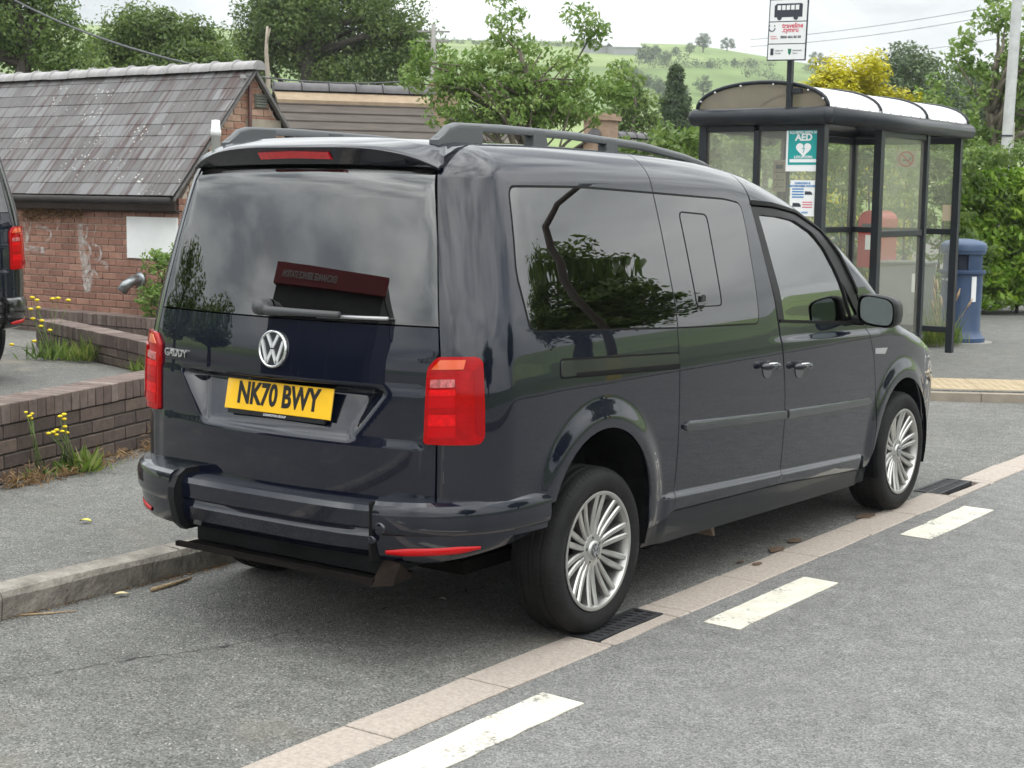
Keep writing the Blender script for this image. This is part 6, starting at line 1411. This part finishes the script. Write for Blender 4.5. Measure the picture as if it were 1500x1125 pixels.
for xx in (-bs*.62, bs*.55): MB().prism([(xx+.022*math.cos(a_), by_-.058+.022*math.sin(a_)) for a_ in np.linspace(0, 2*math.pi, 18, endpoint=False)], .0034, .0046, M5).build('bus_wheel', INK, FL)
T5 = lambda s, x, y, sz, mt, al='LEFT', bold=.0: text('lettering', s, sz, M5 @ Matrix.Translation((x, y, .0032)), mt, FL, ext=.0004, align=al, bold=bold)
T5('traveline', -w5*.14, h5*.065, .056, REDI, bold=.0012); T5('.cymru', -w5*.14, h5*-.005, .056, REDI, bold=.0012); T5('0800 464 00 00', -w5*.17, -h5*.12, .030, INK, bold=.0008); T5('Ffoniwch', -w5*.43, -h5*.105, .016, REDI); T5('Telephone', -w5*.43, -h5*.14, .016, REDI)
sm = [(-w5*.40+.028*math.cos(a_), h5*.03+.026*math.sin(a_)) for a_ in np.linspace(math.pi*1.0, 2*math.pi, 10)]
strokes([(a_, b_) for a_, b_ in zip(sm[:-1], sm[1:])], .009, M5, .0018, .0032).build('smile_logo', INK, FL)
for dx in (-.40+.0, -.40+.155*0): pass
for xx in (-w5*.40-.024, -w5*.40+.024): rect(M5, xx-.005, h5*.055, xx+.005, h5*.08, .0032, INK, FL, 'smile_dot')
rect(M5, -w5*.41, -h5*.41, -w5*.33, -h5*.30, .0032, INK, FL, 'crest'); T5('Cyngor Sir', -w5*.30, -h5*.335, .018, INK); T5('Council', -w5*.30, -h5*.38, .018, INK)
MB().prism([(w5*.04, -h5*.31), (w5*.13, -h5*.31), (w5*.12, -h5*.38), (w5*.085, -h5*.415), (w5*.05, -h5*.38)], .0018, .0032, M5).build('crest', mat('crest_green', (.02, .16, .10), .6), FL); T5('Llywodraeth', w5*.16, -h5*.335, .017, INK); T5('Cymru', w5*.16, -h5*.38, .017, INK)
MB().box((-.03, -.01, .15), (.10, .05, .19)).build('clamp', FRM, FL)

# ================================================================== BIN, POST BOX, CABINET, POST, CABLES
BB = onz(1405, 500, .082); BINM = mat('bin_blue', (.022, .050, .115), .5, var=.18, vscale=5, coat=.15, bump=.05, bscale=120)
BN = thing('litter_bin', 'dark blue round litter bin with domed lid beside the shelter', 'bin', (BB[0], BB[1], .082))
k = 1.0; MB().lathe([(.001, 0), (.275, 0), (.275, .05), (.255, .065), (.235, .10), (.218, .14), (.225, .76)], 36).build('body', BINM, BN, angle=40)
MB().lathe([(.225, .76), (.252, .765), (.256, .785), (.252, .805), (.22, .81)], 36).build('rim_band', BINM, BN, angle=40)
MB().lathe([(.001, 1.155), (.10, 1.15), (.20, 1.128), (.245, 1.10), (.255, 1.08), (.255, 1.02), (.247, 1.015), (.245, .985), (.21, .98)], 36).build('lid', mat('bin_lid', (.035, .068, .135), .45, var=.15, vscale=5), BN, angle=40)
hd = []
for i in range(4):
    a0 = math.pi/2*i+.62; n = 8; v = []
    for j in range(n+1):
        t_ = a0+(.95)*j/n
        for r_ in (.222, .205):
            for z in (.80, .99): v.append((r_*math.cos(t_), r_*math.sin(t_), z))
    f = []
    for j in range(n): a_ = j*4; f += [(a_, a_+4, a_+5, a_+1), (a_+2, a_+3, a_+7, a_+6)]
    f += [(0, 1, 3, 2), (n*4, n*4+2, n*4+3, n*4+1)]; MB().add(v, f).build('pillar', BINM, BN, smooth=False)
MB().lathe([(.195, .80), (.195, .99)], 24).build('liner', mat('bin_dark', (.006, .012, .03), .7), BN, smooth=True)
for a_, z, nm in ((-2.35, .70, 'label_plate'), (-2.0, .70, 'lock')): MB().box((-.025, -.004, -.012), (.025, .004, .012), 0, Matrix.Translation((.227*math.cos(a_), .227*math.sin(a_), z)) @ Matrix.Rotation(a_+math.pi/2, 4, 'Z')).build(nm, mat('plate_pale', (.4, .42, .46), .5), BN)
a_ = -.62; MB().box((-.03, -.003, -.14), (.03, .003, .14), 0, Matrix.Translation((.224*math.cos(a_), .224*math.sin(a_), .60)) @ Matrix.Rotation(a_+math.pi/2, 4, 'Z')).build('sticker', WHT, BN)
MB().lathe([(.36, -.005), (.36, .004), (.001, .004)], 24).build('base_pad', mat('pad_concrete', (.26, .25, .23), .9), BN)
q = onz(1283, 470, .082); pq = atd(1285, 350, 19.2)
PBX = thing('post_box', 'red wall-type post box on a post seen through the shelter', 'post box', (pq[0], pq[1], .082)); rz = math.radians(-20); PBX.rotation_euler = (0, 0, rz)
zb_ = atd(1283, 392, 19.2)[2]-.082; zt_ = atd(1283, 308, 19.2)[2]-.082; PR = mat('post_red', (.36, .008, .018), .35, coat=.4, var=.1)
ppoly = [(-.19, zb_), (.19, zb_), (.19, zt_-.12)]+[(.19*math.cos(t_), zt_-.12+.12*math.sin(t_)) for t_ in np.linspace(.2, math.pi-.2, 10)]+[(-.19, zt_-.12)]
MB().prism(ppoly, -.14, .14, frame((0, 0, 0), (1, 0, 0), (0, 0, 1))).build('box_body', PR, PBX)
MB().box((-.12, -.150, zt_-.20), (.12, -.139, zt_-.165)).build('letter_slot', INK, PBX); MB().box((-.06, -.147, zb_+.22), (.06, -.139, zb_+.40)).build('collection_plate', WHT, PBX)
MB().box((-.05, -.05, 0), (.05, .05, zb_+.01)).build('post', FRM, PBX)
pq = atd(1352, 430, 18.6); CB = thing('utility_cabinet', 'grey-green utility cabinet behind the far shelter pane', 'cabinet', (pq[0]-.2, pq[1], .082)); CBM = mat('cabinet_green', (.075, .095, .088), .55, var=.15)
hc = atd(1352, 383, 18.6)[2]-.082; MB().box((-.28, -.18, 0), (.28, .18, hc-.04), bev=.006).build('body', CBM, CB); MB().box((-.30, -.20, hc-.04), (.30, .20, hc), bev=.01).build('lid', CBM, CB)
MB().box((-.26, -.190, .08), (.26, -.181, hc-.08)).build('door', CBM, CB); MB().box((.13, -.196, hc-.36), (.20, -.1905, hc-.14)).build('label_plate', WHT, CB)
# grey steel post
pq = atd(1469, 300, 23.0); LP = thing('lamp_post', 'grey steel lamp post with strapped plates at the right edge', 'lamp post', (pq[0], pq[1], 0)); LPM = mat('galvanised', (.50, .51, .51), .55, metal=.1, var=.12, vscale=6)
MB().tube([(0, 0, 0), (0, 0, 2.0), (.06*_R[0], .06*_R[1], 4.5), (.12*_R[0], .12*_R[1], 7.4)], [.085, .08, .075, .06], 18).build('column', LPM, LP, smooth=True)
for z in (2.05, 2.35, 2.62): MB().lathe([(.088, -.012), (.090, 0), (.088, .012)], 18, 'z', (.005, 0, z)).build('strap', INK, LP, smooth=True)
MB().box((-.02, -.012, -.42), (.02, .012, .42), 0, Matrix.Translation((.10*_R[0], .10*_R[1]-.02, 2.40))).build('backing_plate', mat('plate_grey', (.5, .48, .43), .6, var=.2), LP)
MB().tube([(.12*_R[0], .12*_R[1], 7.38), (.5, .1, 7.6), (1.1, .2, 7.65)], .035, 10).build('arm', LPM, LP, smooth=True); MB().box((1.0, .05, 7.58), (1.6, .37, 7.70), bev=.03).build('lantern', LPM, LP)
# telegraph pole beyond the oak
pq = atd(635, 60, 40); TPO = thing('telegraph_pole', 'thin wooden telegraph pole with crossarms right of the oak', 'pole', (pq[0], pq[1], 0)); zt_ = atd(635, 36, 40)[2]
MB().tube([(0, 0, -.3), (0, 0, zt_)], [.085, .06], 10).build('pole', mat('pole_wood', (.26, .25, .235), .9, var=.2), TPO, smooth=True)
for z in (zt_-.18, zt_-.42): MB().box((-.42, -.025, z-.022), (.42, .025, z+.022), 0, Matrix.Rotation(YAW, 4, 'Z')).build('crossarm', MATS['pole_wood'], TPO)
CABM = mat('cable', (.055, .058, .062), .6)
def cable(label, a_, b_, sag, r_=.012):
    a_, b_ = np.array(a_), np.array(b_); P_ = [a_+(b_-a_)*t_-np.array([0, 0, sag*4*t_*(1-t_)]) for t_ in np.linspace(0, 1, 24)]
    o = MB().tube([P_[i]-a_ for i in range(24)], r_, 6).build('overhead_cable', CABM, None, smooth=True); o.location = a_; tag(o, label, 'cable', 'overhead cables')
cb_ = g0(356, 111); cable('dark cable dropping to the gable of the slate roof', atd(-60, -50, 27), cb_+np.array([.05, 0, 0]), .25, .014)
cable('thin cable running right from the slate roof gable', cb_+np.array([.05, .05, -.0]), atd(640, 112, 30), .1, .010)
cable('upper of two pale cables right of the bus stop sign', atd(1100, 58, 60), atd(1600, -20, 45), .2, .009); cable('lower of two pale cables right of the bus stop sign', atd(1100, 68, 60), atd(1600, -8, 45), .25, .009)
cable('low cable crossing behind the roadside tree', atd(1200, 85, 60), atd(1600, 30, 45), .2, .008)
# bare dead stem standing behind the gable
q = atd(392, 130, 19); MBk = MB().tube([(0, 0, -q[2]), (.01, 0, .1), (-.02, 0, .45), (.0, .0, .75)], [.035, .03, .024, .014], 8).tube([(-.02, 0, .5), (.05, 0, .72)], [.014, .006], 6)
o = MBk.build('dead_stem', mat('dead_wood', (.33, .29, .23), .9, var=.2, vscale=12), None, smooth=True); o.location = tuple(q); o.scale = (1, 1, 1); tag(o, 'bare pale dead stem standing beside the gable peak', 'tree stem')
# ================================================================== PLANTS AND LITTER
def blades(n, h, spread, lean=.5, w_=.006):
    base = np.stack([rg.normal(0, spread, n), rg.normal(0, spread, n), np.zeros(n)], -1); d = np.stack([rg.normal(0, lean, n), rg.normal(0, lean, n), np.ones(n)], -1); d /= np.linalg.norm(d, axis=1, keepdims=True)
    L_ = h*rg.uniform(.4, 1.1, n)[:, None]; c = base+d*L_/2; s = np.cross(d, unit(n)); s /= np.maximum(np.linalg.norm(s, axis=1, keepdims=True), 1e-6); return c, d*L_/2, s*w_, rg.uniform(0, 1, n)
YEL = mat('petal_yellow', (.78, .58, .012), .6, var=.15, vscale=60)
STEM = mat('stem_green', (.12, .17, .05), .8, var=.3, vscale=20)
def ragwort(label, base, heads, leafn=60, leafh=.16, spread=.06, green=L_MID):
    """heads: list of world points of flower heads"""
    t = thing('yellow_flower_plant', label, 'plant', tuple(base)); b = np.array(base); sb_ = MB()
    for hpt_ in heads:
        q = np.array(hpt_[:3])-b; r_ = hpt_[3]; s = np.array([random.uniform(-.03, .03), random.uniform(-.03, .03), 0]); sb_.tube([s, s*.5+q*.5+np.array([0, 0, .03]), q-np.array([0, 0, r_*.3])], [.004, .003, .0025], 5)
        m_ = MB(); m_.lathe([(.001, -r_*.5), (r_*.7, -r_*.25), (r_, 0), (r_*.75, r_*.4), (.001, r_*.6)], 9, 'z', tuple(q)); m_.build('flower_head', YEL, t, smooth=True)
    sb_.build('stems', STEM, t, smooth=True)
    c, a_, s_, ti = blades(leafn, leafh, spread, .6, .012); quads('leaves', c, a_, s_, ti, green, t)
def wallside(px, py, off=.06): q = onz(px, py, .112); return q
dirw = np.array([-.294, .956, 0]); nW = np.array([.956, .294, 0])
b1 = onz(52, 700, .112)+nW*.02
f_ = lambda px, py, bq, r_: tuple(onplane(px, py, bq, nW))+(r_,)
ragwort('small cluster of yellow flowers against the near wall at far left', b1, [f_(x, y, b1, .011) for x, y in ((38, 604), (47, 606), (41, 610), (46, 613), (44, 609))], 22, .10)
b2 = onz(100, 690, .112)+nW*.02
ragwort('bright yellow flower cluster in front of the near brick wall', b2, [f_(x, y, b2, .015) for x, y in ((88, 610), (94, 607), (94, 614), (83, 630), (95, 625), (91, 632), (98, 634), (82, 637), (71, 635), (78, 633))], 30, .12)
b3 = onz(110, 690, .112)+nW*.05
t = thing('green_weed', 'leafy green weed at the foot of the near brick wall', 'plant', tuple(b3)); c, a_, s_, ti = blades(60, .17, .05, .7, .012); quads('leaves', c, a_, s_, ti, L_GRASS, t)
b4 = onz(75, 526, .112)
def h4(px, py, r_, D): q = atd(px, py, D); return tuple(q)+(r_,)
D4 = float(np.dot(b4-CAM, _F))
ragwort('tall yellow-flowered weeds by the black van in front of the second wall', b4, [h4(x, y, .026, D4) for x, y in ((47, 436), (54, 440), (77, 438), (85, 437), (100, 440), (56, 451), (48, 467), (60, 478), (61, 470), (73, 484), (50, 500), (17, 505), (45, 453))], 110, .22, .10, L_MID)
for i, (px, py, h_, lb_) in enumerate(((100, 527, .24, 'low green clump left of the spiky weed by the second wall'), (132, 530, .34, 'spiky green weed against the second wall'), (207, 548, .22, 'small green weed at the right end of the second wall'), (115, 530, .20, 'green tuft between the clump and the spiky weed'))):
    q = onz(px, py, .112); t = thing('green_weed', lb_, 'plant', tuple(q)); c, a_, s_, ti = blades(70, h_*.8, .05, .45, .008); quads('leaves', c, a_, s_, ti, L_GRASS, t)
# shrub against the building
q = wallpt(235, 400, -.35); t = tree('wall_shrub', 'light green shrub growing against the brick wall beside the white board', (q[0], q[1], .112), [(q[0]+.1, q[1], .9, .22, .2, .35), (q[0]+.05, q[1], .5, .3, .2, .25), (q[0]-.12, q[1], .55, .15, .15, .12)], 55, .09, 30, .030, L_LIGHT, .02, nl=12, cat='shrub')
# dry creeper under the eaves
CR = []
for i in range(420):
    px, py = 34+rg.uniform(0, 1)**1.3*88, 305+abs(rg.normal(0, 1))*8; q = wallpt(px, py, -.03-rg.uniform(0, .05)); CR.append(q)
CR = np.array(CR); o0 = CR[0].copy(); t = thing('dry_creeper', 'dry brown creeper under the gutter of the brick building', 'creeper', tuple(o0)); d_ = unit(420)*.06; s_ = np.cross(d_, unit(420)); s_ /= np.linalg.norm(s_, axis=1, keepdims=True); tw = quads('twigs', CR-o0, d_, s_*.006, rg.uniform(0, .6, 420), L_DRY, t); tw['kind'] = 'stuff'
# dried weeds along the foot of the near wall (uncountable)
P_ = []; 
for i in range(1500):
    u_ = rg.uniform(0, 1); px = u_*232; py = np.interp(px, [0, 100, 232], [716, 695, 652]); q = onz(px, py, .112)+nW*abs(rg.normal(0, .045))+np.array([0, 0, 0]); cl_ = (math.sin(px*.06)*.5+math.sin(px*.151+1)*.5)
    if rg.uniform(-1, 1) < cl_+.15: P_.append(q+np.array([0, 0, abs(rg.normal(0, .028))*(1+max(0, cl_))]))
P_ = np.array(P_); n = len(P_); o0 = P_[0].copy(); d_ = unit(n)*.030*rg.uniform(.4, 1.4, n)[:, None]; s_ = np.cross(d_, unit(n)); s_ /= np.maximum(np.linalg.norm(s_, axis=1, keepdims=True), 1e-6)
o = quads('dry_weeds', P_-o0, d_, s_*.0035, rg.uniform(0, 1, n), L_DRY, None); o.location = o0; tag(o, 'dry brown weeds and debris along the foot of the near wall', 'weeds', kind='stuff')
# leaf litter in the kerb gutter (uncountable)
P_ = []
for i in range(900):
    px = rg.uniform(0, 1)*330; py = np.interp(px, [0, 150, 265, 330], [908, 867, 842, 826]); q = onz(px, py, 0)+np.array([abs(rg.normal(0, .022)), 0, .002])
    if rg.uniform(0, 1) < .35+.5*math.sin(px*.045)**2: P_.append(q)
P_ = np.array(P_); n = len(P_); o0 = P_[0].copy(); d_ = unit(n)*np.array([1, 1, .25])*.010*rg.uniform(.3, 1.5, n)[:, None]; s_ = np.cross(d_, np.array([0, 0, 1.])+unit(n)*.3); s_ /= np.maximum(np.linalg.norm(s_, axis=1, keepdims=True), 1e-6)
o = quads('leaf_litter', P_-o0+np.array([0, 0, .002]), d_, s_*.0035, rg.uniform(0, 1, n), L_DRY, None); o.location = o0; tag(o, 'brown leaf litter in the gutter below the kerb', 'litter', kind='stuff')
# grit scattered on the lay-by
n = 900; P_ = np.stack([rg.uniform(-.98, .80, n), rg.uniform(-2.2, 6.5, n), np.full(n, .001)], -1); s_ = rg.uniform(.0018, .0045, n)
V = []; F2 = []; base_ = np.array([(1, 0, 0), (0, 1, 0), (-1, 0, 0), (0, -1, 0), (0, 0, .8)])
for p_, k_ in zip(P_, s_):
    a0 = rg.uniform(0, 6); R2 = np.array([[math.cos(a0), -math.sin(a0), 0], [math.sin(a0), math.cos(a0)*.8, 0], [0, 0, 1]]); i0 = len(V); V += list(p_+(base_*k_) @ R2.T); F2 += [(i0, i0+1, i0+4), (i0+1, i0+2, i0+4), (i0+2, i0+3, i0+4), (i0+3, i0, i0+4)]
o = mesh('loose_grit', V, F2, mat('grit', (.30, .29, .26), .9, col2=(.5, .48, .44), vscale=3), None); tag(o, 'loose pale grit scattered over the lay-by', 'grit', kind='stuff')
def fallen_leaf(label, px, py, z, s, col, rz):
    q = onz(px, py, z); v = []; 
    for i in range(7):
        t_ = i/6; w_ = s*.28*math.sin(math.pi*t_)**.8
        for sd_ in (-1, 0, 1): v.append((s*(t_-.5), w_*sd_, .006+.012*s/.06*(abs(sd_)*.5+.5*math.sin(math.pi*t_))))
    o = mesh('fallen_leaf', v, [(i*3+j, i*3+j+1, i*3+4+j, i*3+3+j) for i in range(6) for j in range(2)], mat('leaf_'+col[0], col[1], .6, var=.2, vscale=40), None, True); o.location = tuple(q); o.rotation_euler = (0, 0, rz); tag(o, label, 'leaf')
fallen_leaf('curled yellow leaf lying on the pavement left of the van', 125, 766, .113, .065, ('yellow', (.55, .50, .08)), .3)
fallen_leaf('pale dry leaf in the gutter near the kerb', 178, 874, .001, .06, ('buff', (.62, .52, .30)), .9)
fallen_leaf('small orange leaf in the gutter beside the twig', 246, 846, .001, .035, ('orange', (.55, .36, .05)), .2)
fallen_leaf('small pale leaf on the asphalt behind the rear wheel', 648, 880, .001, .035, ('pale', (.62, .58, .5)), .1)
for lab, (a_, b_), r_ in (('thick brown twig in the gutter below the kerb', ((222, 864), (280, 846)), .009), ('thin straw-coloured stick in the gutter at far left', ((30, 901), (112, 895)), .004)):
    A_, B_ = onz(*a_, .009 if r_ > .005 else .005), onz(*b_, .009 if r_ > .005 else .005); m_ = (A_+B_)/2+np.array([.006, .004, .0]); o = MB().tube([(0, 0, 0), tuple(m_-A_), tuple(B_-A_)], [r_, r_*.9, r_*.6], 7).build('twig', mat('twig', (.30, .22, .13), .9, var=.3, vscale=60), None, smooth=True); o.location = tuple(A_); tag(o, lab, 'twig')
# crack seam in the lay-by surface behind the van
cr = [(0, 1000), (90, 985), (200, 965), (330, 948), (430, 925), (560, 893), (640, 875), (760, 850)]
cp = resample([tuple(onz(*q))[:2] for q in cr], .03, False); cp[:, :] += rg.normal(0, .006, cp.shape); v = []
for i, q in enumerate(cp):
    w_ = rg.uniform(.004, .014); v += [(q[0]-w_*.3, q[1]-w_, .003), (q[0]+w_*.3, q[1]+w_, .003)]
struct(mesh('surface_crack', v, [(2*i, 2*i+1, 2*i+3, 2*i+2) for i in range(len(cp)-1)], mat('crack_dark', (.03, .03, .03), .95)))
# oily patches on the channel blocks
SPOT = mat('oil_stain', (.13, .085, .055), .6, var=.3, vscale=30)
for i, (px, py, r_) in enumerate(((1268, 756, .075), (1165, 792, .055), (1138, 805, .06), (1110, 826, .035), (1085, 823, .025))):
    q = onz(px, py, .0052); m_ = 14; poly = [(r_*.55*math.cos(a_)*rg.uniform(.7, 1.2), r_*1.1*math.sin(a_)*rg.uniform(.7, 1.2)) for a_ in np.linspace(0, 2*math.pi, m_, endpoint=False)]
    o = mesh('oil_stain', [(x+q[0], y+q[1], .0072) for x, y in poly], [tuple(range(m_))], SPOT, CH)
# grass tufts at the shelter foot and small ones elsewhere
for i, (px, py, h_, lb_) in enumerate(((1378, 508, .55, 'tall seeding grass tuft at the shelter corner post'), (1362, 508, .30, 'short grass tuft left of the seeding grass'), (1392, 506, .28, 'short grass tuft right of the seeding grass'))):
    q = onz(px, py, .082); t = thing('grass_tuft', lb_, 'grass', tuple(q)); c, a_, s_, ti = blades(150 if i else 110, h_, .06 if i else .07, .30, .006); quads('blades', c, a_, s_, ti, L_GRASS, t)
    if i == 0:
        sb_ = MB(); 
        for k in range(10):
            d_ = np.array([rg.normal(0, .14), rg.normal(0, .14), .62+rg.normal(0, .07)]); sb_.tube([(0, 0, 0), tuple(d_*.6), tuple(d_)], [.003, .0025, .002], 5); sb_.tube([tuple(d_*.82), tuple(d_*.95), tuple(d_*1.06)], [.004, .013, .003], 6)
        sb_.build('seed_heads', mat('seed_straw', (.42, .30, .17), .9, var=.2, vscale=30), t, smooth=True)

# ================================================================== THE OTHER VAN (black) AT THE LEFT EDGE
BLK = paint('black_paint', (.004, .004, .005), .10, False)
SCV = (1.06, 1.06, 1.13); th = math.radians(84)
V2 = dup(VAN); V2.name = 'black_van'; V2['label'] = 'black van partly in view at the left edge, its rear towards the yard'; V2['category'] = 'van'
Mv = Matrix.Rotation(th, 4, 'Z') @ Matrix.Diagonal((*SCV, 1)); corner = Mv @ Vector((.83, -.86, .45)); tgt = atd(57, 472, 12.4)
V2.matrix_world = Matrix.Translation((tgt[0]-corner.x, tgt[1]-corner.y, .112)) @ Mv
def recol(o):
    for s in o.material_slots:
        if s.material in (PAINT, MOULD): s.link = 'OBJECT'; s.material = BLK
    for c in list(o.children):
        if c.name.split('.')[0] in ('number_plate', 'emblem', 'plate_holder', 'model_lettering', 'wing_badge', 'bumper_end', 'ramp_box', 'ramp_lip', 'ramp_tray', 'ramp_bracket', 'roof_rail', 'vent_window_frame', 'vent_catch', 'tow_bar_arm', 'hanger'):
            for g in list(c.children): bpy.data.objects.remove(g)
            bpy.data.objects.remove(c); continue
        recol(c)
recol(V2)

# ================================================================== ACROSS THE ROAD AND BEHIND THE CAMERA (seen only as reflections)
for i, (x, y, R2, H) in enumerate(((17.0, 23.6, 2.7, 9.6), (24, 13, 3.2, 8.0), (23, -6, 3.4, 7.4))):
    lab = ('broad tree on the far verge nearest the road', 'broad tree set back on the far verge', 'broad tree on the far verge behind the viewpoint')[i]
    tree('verge_tree', lab, (x, y, .5), [(x, y, H*.62, R2, R2, H*.32), (x+R2*.5, y-R2*.3, H*.5, R2*.6, R2*.6, H*.22), (x-R2*.5, y+R2*.4, H*.55, R2*.6, R2*.6, H*.25)], 260, .75, 80, .14, L_OAK, .3, bark=BARKD, group='trees on the far verge')
SS = thing('service_station', 'service station with red fascia across the yard behind the viewpoint', 'building', (-7.45, -11.9, .1), math.radians(-14.3))
FR_ = mat('fascia_red', (.17, .014, .016), .6)
MB().box((-2.8, -4, -.2), (2.8, 1.1, 4.4)).build('wall', mat('garage_wall', (.05, .05, .05), .8, var=.2, vscale=2), SS)
MB().box((-2.9, 1.1, 4.40), (2.9, 1.3, 4.86)).build('fascia', FR_, SS)
MB().box((-2.85, -4.1, 4.4), (2.85, 1.09, 4.8)).build('roof', mat('garage_roof', (.10, .10, .10), .8), SS)
text('lettering', 'EXCHANGE SERVICE STATION', .22, frame((-.9, 1.31, 4.63), (-1, 0, 0), (0, 0, 1)), mat('sign_grey', (.30, .29, .28), .6), SS, ext=.01, bold=.004)
for i in range(3): MB().box((-2.6+i*1.75, 1.1, .3), (-1.0+i*1.75, 1.13, 3.5)).build('window', mat('garage_glass', (.02, .022, .025), .1), SS)
for i, (x, y, R2, H) in enumerate(((-24, -10, 3.0, 6.8), (-19, -12, 2.2, 5.2), (-4, -30, 3.6, 7))):
    tree('yard_tree', ('tree at the left of the service station', 'tree close beside the service station', 'tree at the right of the service station')[i], (x, y, .1), [(x, y, H*.6, R2, R2, H*.34), (x+R2*.5, y, H*.45, R2*.6, R2*.6, H*.22)], 110, .6, 55, .13, L_OAK, .22, bark=BARKD, group='trees by the service station')

# far-side lamp column whose reflection runs down the quarter window
FL2 = thing('street_lamp', 'steel street lamp on the far footway', 'lamp post', (9.0, 12.6, .1)); MB().tube([(0, 0, 0), (0, 0, 5.2), (-.15, 0, 5.7), (-.6, 0, 6.0), (-1.3, 0, 6.1)], [.09, .07, .06, .05, .045], 12).build('column', mat('column_brown', (.09, .07, .06), .6), FL2, smooth=True)
MB().box((-1.75, -.12, 6.04), (-1.25, .12, 6.16), bev=.03).build('lantern', LPM, FL2); MB().lathe([(.12, 0), (.12, .9), (.09, .95)], 12).build('base_door', mat('band_yellow', (.5, .38, .05), .6), FL2)

# ================================================================== AIR
hz = MB().box((-1250, -850, -1.6), (850, 1350, 95)).build('haze', None if False else mat('haze_air', (1, 1, 1)), None); tag(hz, 'thin pale summer haze over the valley', 'haze', kind='stuff')
hm = MATS['haze_air']; t = hm.node_tree; t.nodes.clear(); o = t.nodes.new('ShaderNodeOutputMaterial'); pv = t.nodes.new('ShaderNodeVolumePrincipled'); pv.inputs['Density'].default_value = .0005; pv.inputs['Color'].default_value = (.92, .95, .98, 1); pv.inputs['Anisotropy'].default_value = .2
t.links.new(pv.outputs[0], o.inputs['Volume'])
